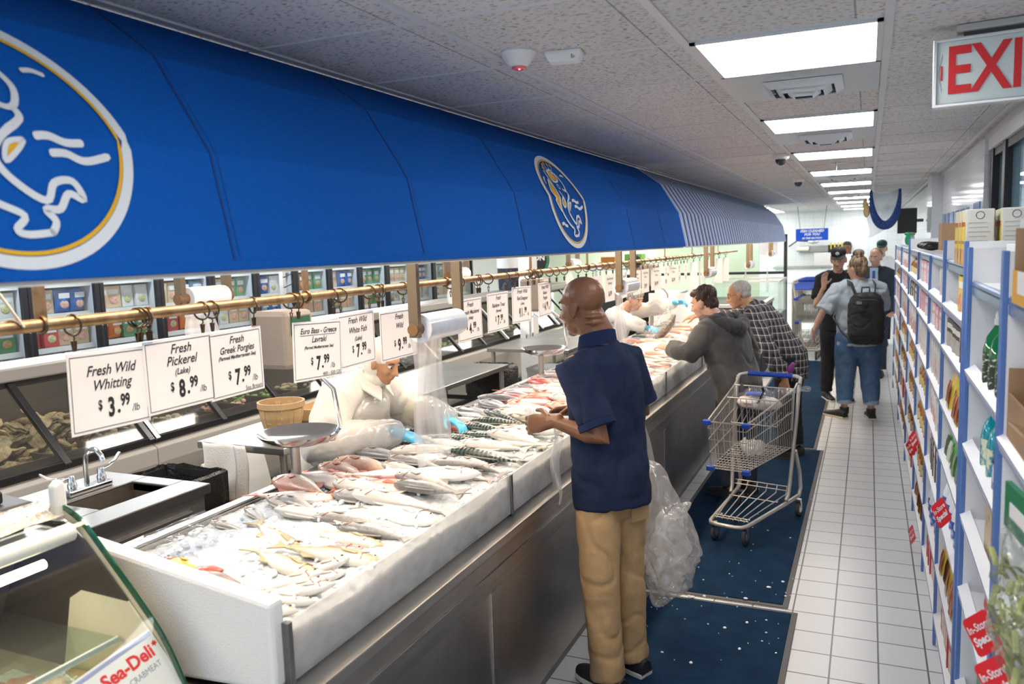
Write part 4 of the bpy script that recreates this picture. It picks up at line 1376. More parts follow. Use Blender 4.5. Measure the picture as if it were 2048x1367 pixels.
# ---------------------------------------------------------------- glass door freezers behind
FX = -6.20
PACK = [((.82, .20, .02), 'orange bag'), ((.02, .18, .62), 'blue bag'), ((.78, .77, .72), 'white box'), ((.10, .32, .14), 'green box'), ((.70, .50, .30), 'tan picture box'), ((.62, .08, .08), 'red and white box'), ((.30, .52, .68), 'pale blue bag')]
frz = {}
y = 4.35 - .667 * 4
d = 0
while y < 12.0:
    t = thing('freezer', f'black framed glass door freezer behind the cases, {nth(d)} from the near end', 'freezer', (FX, y, 0), 0, 'glass door freezers')
    W_ = .664
    MB().bb(-.75, 0, 0, .018, 0, 2.2).bb(-.75, 0, W_ - .018, W_, 0, 2.2).bb(-.77, -.74, 0, W_, 0, 2.2).bb(-.75, 0, 0, W_, 2.12, 2.2).bb(-.75, 0, 0, W_, 0, .12).build('cabinet', mat('freezer_white', (.78, .80, .82), .5), t)
    MB().bb(0, .04, 0, .045, .12, 2.12).bb(0, .04, W_ - .045, W_, .12, 2.12).bb(0, .04, .045, W_ - .045, .12, .17).bb(0, .04, .045, W_ - .045, 2.07, 2.12).build('door_frame', FREEZEBLK, t, bevel=.004)
    MB().bb(.012, .018, .045, W_ - .045, .17, 2.07).build('door_glass', film('freezer_glass', (.95, .98, 1.0), .015), t)
    MB().tube([(.04, W_ - .03, .9), (.075, W_ - .03, .93), (.075, W_ - .03, 1.35), (.04, W_ - .03, 1.38)], .008, 8).build('handle', BLACK, t, True)
    for z in (1.20, 1.48, 1.74):
        s = MB().bb(-.7, -.05, .02, W_ - .02, z - .012, z).build('shelf', mat('freezer_wire_shelf', (.50, .53, .55), .4, .5), t)
        MB().bb(-.05, -.045, .02, W_ - .02, z - .04, z + .004).build('ticket_strip', PAPER, s)
        th = rnd.random() < .8
        kinds = [rnd.randrange(7) for _ in range(2)]
        for q in range(4):
            kd = kinds[q // 2]
            col, nm = PACK[kd]
            lab = f'frozen {nm}, {nth(d)} freezer from the near end, {("lower", "middle", "upper")[(1.20, 1.48, 1.74).index(z)]} shelf, {nth(q)} spot'
            loc = (FX - .12 + rnd.uniform(-.02, .02), y + .095 + q * .152, z)
            if kd not in frz:
                p = thing('frozen_pack', lab, 'frozen food', loc, 0, 'frozen packs behind the freezer doors')
                if 'box' in nm:
                    MB().bb(-.035, .035, -.07, .07, .002, .20).build('carton', mat('pack_' + str(kd), col, .4), p, bevel=.003)
                else:
                    MB().sheet(lambda u, v: Vector(((.045 * math.sin(PI * u) * math.sin(PI * v) ** .5) + .0, -.072 + .144 * u, .002 + .20 * v)), 10, 10).build('pouch', mat('pack_' + str(kd), col, .25, coat=.4), p, True, solid=.012)
                MB().bb(.036 if 'box' in nm else .05, .038 if 'box' in nm else .052, -.05, .05, .125, .17).build('label_band', mat('pack_label', (.84, .84, .82), .4), p)
                MB().ell((.037 if 'box' in nm else .048, 0, .072), (.004, .042, .034), None, 14, 8).build('picture', mat('pack_food_' + str(kd % 3), ((.66, .44, .20), (.75, .30, .16), (.80, .66, .40))[kd % 3], .5, n=(60, ((.50, .25, .1), (.82, .6, .5), (.4, .5, .15))[kd % 3], .4, .6)), p, True)
                frz[kd] = p
            else:
                dup(frz[kd], lab, loc, (0, rnd.uniform(-.05, .05), rnd.uniform(-.12, .12)))
    y += .667
    d += 1
slab('wall_left_upper', FX - .8, FX + .0, -2, 20, 2.2, CZ, WALLP)

# ---------------------------------------------------------------- sink cabinet, tap, bin, scale printer
t = thing('sink_cabinet', 'stainless steel hand sink cabinet with a drawer behind the deli case', 'sink cabinet', (0, 0, 0))
sx0, sx1, sy0, sy1, sz = -3.42, -2.74, 1.98, 2.72, .88
bx0, bx1, by0, by1 = -3.13, -2.90, 2.27, 2.63
MB().bb(sx0, bx0, sy0, sy1, sz - .045, sz).bb(bx1, sx1, sy0, sy1, sz - .045, sz).bb(bx0, bx1, sy0, by0, sz - .045, sz).bb(bx0, bx1, by1, sy1, sz - .045, sz).build('worktop', mat('sink_steel', (.26, .25, .24), .38, 1.0, bump=(60, .03)), t, bevel=.004)
MB().bb(bx0 - .004, bx0, by0, by1, sz - .2, sz - .01).bb(bx1, bx1 + .004, by0, by1, sz - .2, sz - .01).bb(bx0, bx1, by0 - .004, by0, sz - .2, sz - .01).bb(bx0, bx1, by1, by1 + .004, sz - .2, sz - .01).bb(bx0, bx1, by0, by1, sz - .204, sz - .2).build('basin', mat('basin_steel', (.42, .38, .33), .35, .9), t)
MB().bb(sx0 + .02, sx1 - .025, sy0 + .02, sy1 - .02, .08, sz - .21).bb(sx1 - .045, sx1 - .025, sy0 + .02, sy1 - .02, .08, sz - .045).bb(sx0 + .02, sx1 - .03, sy1 - .04, sy1 - .02, .08, sz - .045).build('carcass', mat('cabinet_steel', (.36, .35, .34), .4, .9), t)
dr = MB().bb(sx1 - .025, sx1 - .008, 2.06, 2.62, .42, .78).build('drawer', mat('drawer_steel', (.33, .32, .31), .35, .95), t, bevel=.003)
MB().prism([Vector((sx1 - .008, 2.16, .755)), Vector((sx1 - .008, 2.34, .755)), Vector((sx1 + .016, 2.31, .725)), Vector((sx1 + .016, 2.19, .725))], (0, 0, .008)).build('pull', ALU, dr)
MB().bb(sx0 + .05, sx1 - .06, sy0 + .05, sy1 - .05, 0, .08).build('plinth', BLACK, t)
t = thing('faucet', 'chrome gooseneck tap with two wing levers on the sink cabinet', 'faucet', (-3.20, 2.45, sz))
MB().bb(-.03, .03, -.11, .11, 0, .028).build('base_plate', CHROME, t, bevel=.006)
MB().tube([(0, 0, .02), (0, 0, .12), (.005, 0, .165), (.035, 0, .195), (.075, 0, .195), (.105, 0, .17), (.112, 0, .145)], .0115, 12).build('spout', CHROME, t, True)
for s in (-1, 1):
    MB().lathe([(.02, .025), (.02, .05), (.016, .055), (.016, .08), (.012, .088)], 14, (0, s * .075, 0)).build('valve', CHROME, t, True)
    MB().tube([(0, s * .075, .078), (-.01, s * .12, .082), (-.02, s * .17, .10), (-.025, s * .20, .125)], [(.006, .006), (.007, .006), (.012, .005), (.010, .005)], 8, round_ends=True).build('lever', CHROME, t, True)
t = thing('waste_bin', 'black bin with a crinkled black liner behind the sink cabinet', 'bin', (-3.28, 3.02, 0))
MB().loft([[Vector((x * s, y * s, z)) for x, y in ((-.21, -.15), (.21, -.15), (.21, .15), (-.21, .15))] for s, z in ((.75, 0), (.98, .74), (1.0, .78), (.95, .78), (.9, .7), (.7, .1))], False).add([(-.15, -.11, .08), (.15, -.11, .08), (.15, .11, .08), (-.15, .11, .08)], [(0, 1, 2, 3)]).build('body', BLACK, t)
lin = MB()
lin.loft([[Vector(((.215 + e) * math.copysign(abs(math.cos(q)) ** .35, math.cos(q)), (.155 + e) * math.copysign(abs(math.sin(q)) ** .35, math.sin(q)), z + .012 * noise.noise(Vector((q * 5, z * 9, 0))))) for q in [2 * PI * k / 60 for k in range(60)] for e in [e0 + .010 * noise.noise(Vector((math.cos(q) * 9, math.sin(q) * 9, z * 4)))]] for e0, z in ((.012, .50), (.016, .66), (.014, .79), (-.004, .80), (-.02, .72), (-.03, .5))], False)
lin.build('liner', mat('black_liner', (.012, .012, .012), .22, bump=(50, .8)), t, True)
t = thing('stand_cabinet', 'dark steel stand under the black label printer behind the deli case', 'cabinet', (0, 0, 0))
MB().bb(-3.30, -2.62, 1.30, 1.94, .05, .86).build('body', mat('stand_dark', (.07, .065, .06), .4, .5), t, bevel=.004)
MB().bb(-3.33, -2.60, 1.28, 1.96, .86, .90).build('top', mat('stand_top', (.16, .14, .12), .35, .8), t, bevel=.004)
t = thing('label_printer', 'black plastic counter scale printer at the near end of the sink', 'printer', (-2.93, 1.74, .90), -.15)
MB().loft([[Vector((x * s, y * s, z)) for x, y in ((-.15, -.17), (.15, -.17), (.15, .17), (-.15, .17))] for s, z in ((.78, 0), (.80, .05), (1.0, .075), (1.04, .10), (1.04, .14), (.98, .15))]).build('body', DGREY, t, bevel=.008)
MB().loft([[Vector((x * s - .02, y * s - .02, z)) for x, y in ((-.10, -.12), (.12, -.12), (.12, .12), (-.10, .12))] for s, z in ((1.0, .15), (1.0, .19), (.85, .225), (.6, .235))]).build('hood', BLACK, t, bevel=.015)
MB().box((.05, .0, .232), (.09, .12, .004), Matrix.Rotation(.12, 3, 'Y')).build('window', mat('printer_window', (.35, .42, .5), .15), t)
tag(MB().bb(-.13, .13, -.05, .05, 0, .012).bb(-.11, .11, -.03, .045, .012, .018).build('paper_pad', PAPER, None, loc=(-3.10, 2.10, .88)), 'white papers lying flat on the sink worktop beside the printer', 'papers')


# ---------------------------------------------------------------- work tables
def work_table(label, x0, x1, y0, y1, h=.90):
    t = thing('work_table', label, 'table', ((x0 + x1) / 2, (y0 + y1) / 2, 0), 0, 'steel work tables')
    a, c_ = (x1 - x0) / 2, (y1 - y0) / 2
    MB().bb(-a, a, -c_, c_, h - .04, h).build('tabletop', STEEL, t, bevel=.005)
    for s in (-1, 1):
        for q in (-1, 1):
            MB().tube([(s * (a - .05), q * (c_ - .05), 0), (s * (a - .05), q * (c_ - .05), h - .04)], .021, 12).build('leg', mat('galvanised_leg', (.45, .42, .38), .4, .9), t, True)
    MB().bb(-a + .05, a - .05, -c_ + .05, c_ - .05, .22, .235).build('undershelf', ALU, t)
    return t


work_table('steel work table with bushel basket and wooden tray on it', -3.38, -2.78, 3.28, 4.75)
t2 = work_table('steel work table beyond the worker with black crates under it', -3.52, -2.86, 4.85, 6.36)
t3 = work_table('far steel work table with inset sink next to the white column', -3.55, -2.66, 7.36, 9.2)
sk = MB().bb(-.38, .05, -.1, .45, .84, .902).build('sink_bowl', mat('sink_bowl_steel', (.50, .50, .50), .3, .9), t3)  # bowl block in one even mid grey steel
MB().bb(-.34, .01, -.06, .41, .85, .904).build('bowl_floor', mat('sink_bowl_inside', (.33, .34, .35), .35, .9), sk)
t = thing('faucet', 'small chrome bent tap on the far work table', 'faucet', (-3.45, 8.3, .90))
MB().tube([(0, 0, 0), (0, 0, .22), (.06, 0, .27), (.14, 0, .22)], .011, 10).build('spout', CHROME, t, True)
for s in (-1, 1):
    MB().lathe([(.02, 0), (.018, .05)], 10, (0, s * .09, 0)).build('valve', CHROME, t, True)
tw = MB().sheet(lambda u, v: Vector((-3.32 + .30 * u + .012 * math.sin(v * 5), 3.272 - .012 * math.sin(u * 9 + v * 2) - .012, .905 - .33 * v * (1 + .05 * math.sin(u * 6)))), 18, 14)
tw.build('towel', mat('white_towel', (.82, .80, .76), .85, bump=(120, .3)), None, True, solid=.004)
o = bpy.data.objects['towel']
tag(o, 'white cloth towel with a thin blue stripe hanging from the near table edge', 'towel')
MB().sheet(lambda u, v: Vector((-3.09 + .004 * u + .012 * math.sin(v * 5), 3.266 - .012 * math.sin(.8 * 9 + v * 2) - .012, .90 - .32 * v)), 2, 12).build('stripe', mat('towel_blue', (.35, .5, .6), .8), o)


def basket(label, x, y, z, r0, r1, h, fill):
    t = thing('bushel_basket', label, 'basket', (x, y, z))
    n = 22
    m = MB()
    for k in range(n):
        a, b2 = 2 * PI * k / n, 2 * PI * (k + .94) / n
        e = .002 * (k % 2)
        m.loft([[Vector(((r + e + o_) * math.cos(q), (r + e + o_) * math.sin(q), zz)) for q, o_ in ((a, 0), (b2, 0), (b2, .004), (a, .004))] for r, zz in ((r0, 0), ((r0 + r1) / 2 + .006, h / 2), (r1, h))])
    m.build('slats', WOODL, t)
    MB().lathe([(r1 + .004, h - .03), (r1 + .010, h - .028), (r1 + .010, h + .004), (r1 - .002, h + .004), (r1 - .002, h - .03)], 30, caps=False).build('top_hoop', mat('hoop_wood', (.52, .35, .18), .6), t)
    MB().lathe([(r0 + .012, h * .3), (r0 + .018, h * .3), (r0 + .02, h * .3 + .025), (r0 + .012, h * .3 + .025)], 30, caps=False).build('middle_hoop', MC['hoop_wood'], t)
    MB().lathe([(r0, .001), (r0, .006)], 24).build('bottom', WOODL, t)
    return t


basket('pale wooden bushel basket standing on the near steel work table', -3.10, 3.66, .90, .095, .125, .165, None)
basket('pale wooden bushel basket on the tiled floor holding white bags', -3.86, 4.62, 0, .12, .155, .24, None)
bg = MB()
for k in range(6):
    bg.ell((rnd.uniform(-.07, .07), rnd.uniform(-.07, .07), .20 + rnd.uniform(0, .07)), (.06, .05, .045), Matrix.Rotation(rnd.uniform(0, 3), 3, 'Y'), 10, 7)
tag(link('waste_bag', remesh(bg, .012, 2, (.012, 14, 14)), mat('white_bag', (.80, .78, .74), .4), loc=(-3.86, 4.62, 0)), 'crumpled white bag stuffed in the floor basket', 'bag')
tag(link('waste_bag', remesh(MB().ell((0, 0, .08), (.15, .12, .08)).ell((-.05, .02, .13), (.06, .05, .06)), .012, 2, (.02, 10, 10)), FILM2, loc=(-3.60, 4.36, 0)), 'crumpled clear bag lying on the floor before the floor basket', 'bag')
t = thing('wooden_tray', 'shallow pale wooden tray on the near steel work table', 'tray', (-3.06, 4.10, .90), .05)
MB().bb(-.17, .17, -.23, .23, 0, .008).build('bottom', WOODL, t)
MB().bb(-.17, .17, -.23, -.22, 0, .075).bb(-.17, .17, .22, .23, 0, .075).bb(-.17, -.16, -.22, .22, 0, .075).bb(.16, .17, -.22, .22, 0, .075).build('sides', mat('tray_sides', (.66, .46, .24), .6), t)
tag(MB().ell((-3.05, 4.14, .93), (.05, .09, .02)).build('blue_cloth', mat('blue_cloth', (.04, .22, .40), .7)), 'small blue cloth lying inside the wooden tray', 'cloth')
t = thing('foam_box', 'white polystyrene box with crumpled plastic on top at the back of the near table', 'foam box', (-3.22, 4.56, .90))
MB().bb(-.15, .15, -.17, .17, 0, .15).build('box', STYRO, t, bevel=.01)
link('plastic_cover', remesh(MB().ell((0, 0, .17), (.13, .15, .06)).ell((.03, .05, .20), (.07, .07, .05)), .012, 1, (.02, 12, 12)), FILM2, t)
t = thing('cardboard_box', 'open brown cardboard box on the floor beside the worker in white', 'box', (-3.05, 3.05 + .3, 0))
MB().bb(-.11, .11, -.1, .1, 0, .56).build('body', KRAFT, t)
MB().prism([Vector((-.11, -.1, .56)), Vector((.11, -.1, .56)), Vector((.12, -.17, .62)), Vector((-.12, -.17, .62))], (0, 0, .004)).build('flap', KRAFT, t)
t = thing('plastic_crate', 'black ribbed plastic crate under the table beyond the worker', 'crate', (-3.10, 5.55, .235), 0, 'crates under the work table')
cr = MB().bb(-.22, .22, -.4, .4, 0, .015)
for z in (.06, .18, .30, .42):
    cr.bb(.205, .22, -.4, .4, z, z + .035).bb(-.22, -.205, -.4, .4, z, z + .035).bb(-.22, .22, -.4, -.385, z, z + .035).bb(-.22, .22, .385, .4, z, z + .035)
for yy in (-.39, -.13, .13, .39):
    cr.bb(.205, .222, yy - .015, yy + .015, 0, .455)
cr.build('walls', BLACK, t)
for i, yy in enumerate((5.30, 5.56, 5.82)):
    tag(MB().bb(-.14, .14, -.10, .10, 0, .30).bb(-.145, .145, -.105, .105, .30, .32).build('white_tub', WHITE, None, bevel=.01, loc=(-3.10, yy, .252)), f'white plastic tub in the black crate, {nth(i)} from the worker', 'tub', 'tubs in the black crate')
t = thing('waste_bin', 'black lined bin under the end of the table beyond the worker', 'bin', (-3.12, 6.55, 0))
MB().loft([[Vector((x * s, y * s, z)) for x, y in ((-.2, -.14), (.2, -.14), (.2, .14), (-.2, .14))] for s, z in ((.8, 0), (1, .80))]).build('body', BLACK, t)
MB().loft([[Vector(((.22) * math.copysign(abs(math.cos(q)) ** .4, math.cos(q)) * s, .16 * math.copysign(abs(math.sin(q)) ** .4, math.sin(q)) * s, z + .02 * noise.noise(Vector((q * 5, z, 3))))) for q in [2 * PI * k / 40 for k in range(40)]] for s, z in ((1, .62), (1.03, .82), (.9, .86), (.8, .80))]).build('liner', MC['black_liner'], t, True)
tag(MB().bb(-.22, .22, -.18, .18, 0, .30).bb(-.23, .23, -.19, .19, .27, .32).build('foam_box', STYRO, None, bevel=.01, loc=(-3.30, 8.5, .236)), 'white polystyrene box on the shelf under the far work table', 'foam box')


# ---------------------------------------------------------------- hanging pan scales on the counter's back edge
def pan_scale(label, y, head=True):
    t = thing('pan_scale', label, 'scale', (-2.26, y, .915), 0, 'pan scales along the counter')
    MB().tube([(.03, 0, 0), (.03, 0, .20)], .022, 12).lathe([(.06, 0), (.06, .012), (.02, .02)], 16, (.03, 0, 0)).build('column', mat('scale_column', (.50, .46, .42), .35, .95), t, True)
    MB().lathe([(.0, .205), (.10, .205), (.145, .222), (.17, .242), (.176, .244), (.170, .236), (.145, .214), (.10, .197), (.0, .197)], 36, (.06, .0, .0), False).build('pan', mat('pan_steel', (.66, .66, .66), .14, 1.0), t, True)
    MB().tube([(.10, .06, .19), (.17, .09, .20), (.20, .10, .26), (.19, .08, .42), (.16, .05, .47), (.10, .03, .52)], .010, 10).tube([(-.05, .0, .185), (.05, .03, .180), (.15, .08, .192)], .008, 8).build('hanger_arm', CHROME, t, True)
    hd = MB().bb(-.09, .10, -.09, .09, .52, .76).build('housing', mat('scale_taupe', (.25, .215, .18), .4), t, bevel=.02)
    MB().bb(.100, .106, -.06, .06, .66, .735).build('display', mat('lcd_green', (.02, .09, .05), .2), t)
    MB().bb(.100, .103, -.05, .05, .59, .635).build('sticker', PAPER, t)
    MB().bb(.103, .1036, -.045, .045, .612, .618).build('sticker_line', RED, t)
    return t


pan_scale('taupe hanging pan scale with steel dish beside the worker in white', 2.70)
pan_scale('second taupe pan scale behind the head of the customer in the polo', 5.55)
pan_scale('third taupe pan scale by the white panel at the far counter end', 8.95)
# white panel closing the far end of the fish
t = tag(MB().bb(-2.46, -1.80, 9.72, 9.75, .82, 1.30).build('end_board', STYRO, None, bevel=.006), 'white board standing upright at the far end of the fish counter', 'board')
# column, bucket blender, round sign
t = thing('column', 'white painted column standing behind the far work table', 'column', (-3.90, 9.35, 0))
MB().bb(-.09, .09, -.09, .09, .16, CZ).build('shaft', WALLP, t)
MB().bb(-.15, .15, -.15, .15, 0, .16).build('base', mat('column_base', (.40, .34, .28), .7), t, bevel=.008)
t = thing('juice_dispenser', 'dark translucent drink dispenser with white lid on the glass case rail', 'dispenser', (-4.80, 10.8, 1.30))
MB().lathe([(.15, 0), (.16, .02), (.17, .30), (.175, .32)], 24).build('bowl', mat('smoky_bowl', (.05, .06, .09), .1, coat=.5), t, True)
MB().lathe([(.18, .32), (.18, .46), (.13, .50)], 24).build('lid', WHITE, t, True)
MB().bb(.17, .22, -.05, .05, .12, .46).build('side_bracket', WHITE, t, bevel=.01)
t = thing('round_sign', 'round black sign with green ring reading ATION above the cases', 'sign', (-4.78, 11.55, 1.72), math.radians(36))
MB().lathe([(.32, -.01), (.32, .01)], 48, (0, 0, 0), True, Matrix.Rotation(PI / 2, 3, 'X')).build('disc', mat('sign_black', (.012, .015, .02), .4), t)
rg = MB()
for k in range(60):
    a = 2 * PI * k / 60
    rg.box((.285 * math.cos(a), -.0115, .285 * math.sin(a)), (.030, .003, .014), Matrix.Rotation(-a, 3, 'Y'))
rg.build('green_ring', mat('sign_green', (.05, .42, .16), .4), t)
MB().lathe([(.313, .010), (.32, .012)], 48, (0, 0, 0), False, Matrix.Rotation(PI / 2, 3, 'X')).build('rim', ALU, t)
MB().bb(-.02, .02, .012, .03, -.42, .25).build('stand', BLACK, t)
text_obj('lettering', 'ATION', .115, EMBW, t, Vector((.06, -.0125, .02)), FACE_Y, 0, bold=.003)

# ---------------------------------------------------------------- far end: green partition, tanks, chest freezer, back counter
GREEN = mat('pale_green_wall', (.76, .88, .70), .6)
struct(MB().bb(-7.0, -1.95, 16.4, 16.5, 0, 2.2).build('wall_green', GREEN))
t = thing('live_tank', 'tall black framed glass live seafood tank before the pale green wall', 'tank', (-1.62, 16.0, 0))
MB().bb(.17, .23, -.03, .03, 0, 2.0).bb(-2.3, .2, -.02, .02, 1.26, 1.31).bb(-2.3, .2, -.02, .02, 1.96, 2.0).build('frame', BLKFR, t)
MB().bb(-2.3, .19, .0, .01, 1.31, 1.96).build('glass', GLASS, t)
t = thing('chest_freezer', 'dark glass lidded chest freezer past the end of the fish counter', 'freezer', (-1.95, 12.0, 0))
MB().bb(-.55, .62, -.55, .9, .05, .98).build('body', mat('chest_black', (.025, .025, .03), .4), t, bevel=.01)
MB().bb(-.57, .64, -.57, .92, .98, 1.03).build('rim', ALU, t, bevel=.006)
MB().bb(-.50, .57, -.5, .85, 1.03, 1.045).build('glass_lid', film('lid_glass', (.7, .75, .75), .35, (.5, .58, .58), .1), t)
MB().bb(.62, .63, -.3, .3, .72, .92).build('panel', mat('grey_panel', (.55, .55, .52), .5), t)
MB().bb(.3, .5, -.58, -.57, .70, .90).build('front_panel', MC['grey_panel'], t)
t = thing('glass_tank', 'low clear glass tank beyond the chest freezer', 'tank', (-1.75, 13.6, 0))
MB().bb(-.5, .5, -.6, .6, 0, .75).build('stand', mat('tank_stand', (.30, .36, .42), .4), t)
MB().bb(-.5, -.49, -.6, .6, .75, 1.25).bb(.49, .5, -.6, .6, .75, 1.25).bb(-.5, .5, -.6, -.59, .75, 1.25).bb(-.5, .5, .59, .6, .75, 1.25).build('walls', GLASS, t)
MB().bb(-.52, .52, -.62, -.58, 1.25, 1.28).bb(-.52, .52, .58, .62, 1.25, 1.28).bb(-.52, -.48, -.6, .6, 1.25, 1.28).bb(.48, .52, -.6, .6, 1.25, 1.28).build('rim', ALU, t)
t = thing('slotted_post', 'grey slotted post with hook arms standing on the glass case rail', 'post', (-4.82, 5.82, 1.30))
MB().bb(-.02, .02, -.02, .02, 0, .95).build('upright', ALU, t)
for k in range(5):
    MB().tube([(.02, 0, .32 + k * .09), (.10, 0, .35 + k * .09), (.11, 0, .38 + k * .09)], .005, 6).build('hook', DGREY, t, True)
tag(MB().bb(-.16, .16, -.002, .002, 0, .26).build('notice', PAPER, None, loc=(-1.72, 15.97, 1.62)), 'white notice sheet on the glass of the live tank', 'notice')
t = thing('oven_cabinet', 'black cabinet with wire racks left of the chest freezer', 'cabinet', (-3.2, 12.4, 0))
MB().bb(-.6, .55, -.5, .5, 0, 1.12).build('body', MC['chest_black'], t, bevel=.01)
MB().bb(-.62, .57, -.52, .52, 1.12, 1.15).build('top', STEEL, t)
for i, (x, y, w_, h, c_, l) in enumerate(((-3.3, 12.3, .3, .14, (.02, .10, .45), 'blue plastic crate on the black cabinet top'), (-3.75, 13.9, .3, .24, (.25, .60, .12), 'bright green carton stacked before the green wall'), (-4.2, 13.9, .26, .20, (.75, .30, .08), 'orange carton stacked before the green wall'))):
    z = 1.15 if i == 0 else 1.5
    if i == 1:
        s = thing('shelf_stand', 'steel shelf stand carrying coloured cartons near the green wall', 'shelf', (-4.0, 14.0, 0))
        MB().bb(-.55, .55, -.25, .25, 1.46, 1.5).build('board', ALU, s)
        for a in (-.5, .5):
            MB().bb(a - .02, a + .02, -.02, .02, 0, 1.46).build('leg', ALU, s)
    tag(MB().bb(-w_ / 2, w_ / 2, -.15, .15, 0, h).build('carton', mat('carton_' + str(i), c_, .5), None, bevel=.006, loc=(x, y, z)), l, 'carton')
t = thing('wall_shelf', 'steel rack with paper towel roll on the tiled back wall', 'shelf', (-1.15, YB - .12, 1.66))
MB().bb(-.36, .34, .05, .12, -.07, .07).build('board', STEEL, t)
MB().tube([(-.42, -.02, 0), (-.14, -.02, 0)], .06, 14).build('paper_roll', PAPER, t, True)
t = thing('desk_lamp', 'grey bent arm lamp on the tiled back wall', 'lamp', (-1.55, YB - .3, 1.78))
MB().tube([(-.2, .25, -.05), (0, .1, .08), (.25, 0, .06)], .018, 8).build('arm', DGREY, t, True)
MB().ell((.36, 0, .05), (.13, .06, .05)).build('shade', ALU, t, True)
t = thing('back_counter', 'long white cleaning counter with steel edge along the back wall', 'counter', (-.4, YB - .45, 0))
MB().bb(-1.6, 1.0, -.2, .42, .9, 1.22).build('body', mat('counter_white', (.80, .85, .87), .4), t)
MB().bb(-1.65, 1.05, -.25, .42, 1.22, 1.26).build('worktop', STEEL, t)
MB().bb(-1.55, .95, -.15, .40, 0, .9).build('base', MC['counter_white'], t)
tag(MB().bb(-.22, .22, -.02, .02, 0, .3).build('cutting_board', WHITE, None, bevel=.006, loc=(-.95, YB - .2, 1.262)), 'white cutting board propped on the back counter', 'cutting board')
t = thing('knife_rack', 'black tool rack with yellow handles on the back wall', 'rack', (-.62, YB - .06, 1.62))
MB().bb(-.25, .25, -.02, .02, -.12, .12).build('board', BLACK, t)
for k in range(6):
    MB().bb(-.2 + k * .08, -.17 + k * .08, -.05, -.02, .02, .17).build('handle', mat('tool_yellow', (.75, .60, .03), .4), t)
# ---------------------------------------------------------------- shopping trolleys (local +x is the front)
CARTM = mat('trolley_grey_metal', (.52, .50, .47), .4, .5, n=(8, (.44, .41, .37), .4, .7))
CBLUE = mat('trolley_blue_plastic', (.015, .06, .38), .35)
TYRE = mat('castor_tyre', (.06, .06, .065), .6)


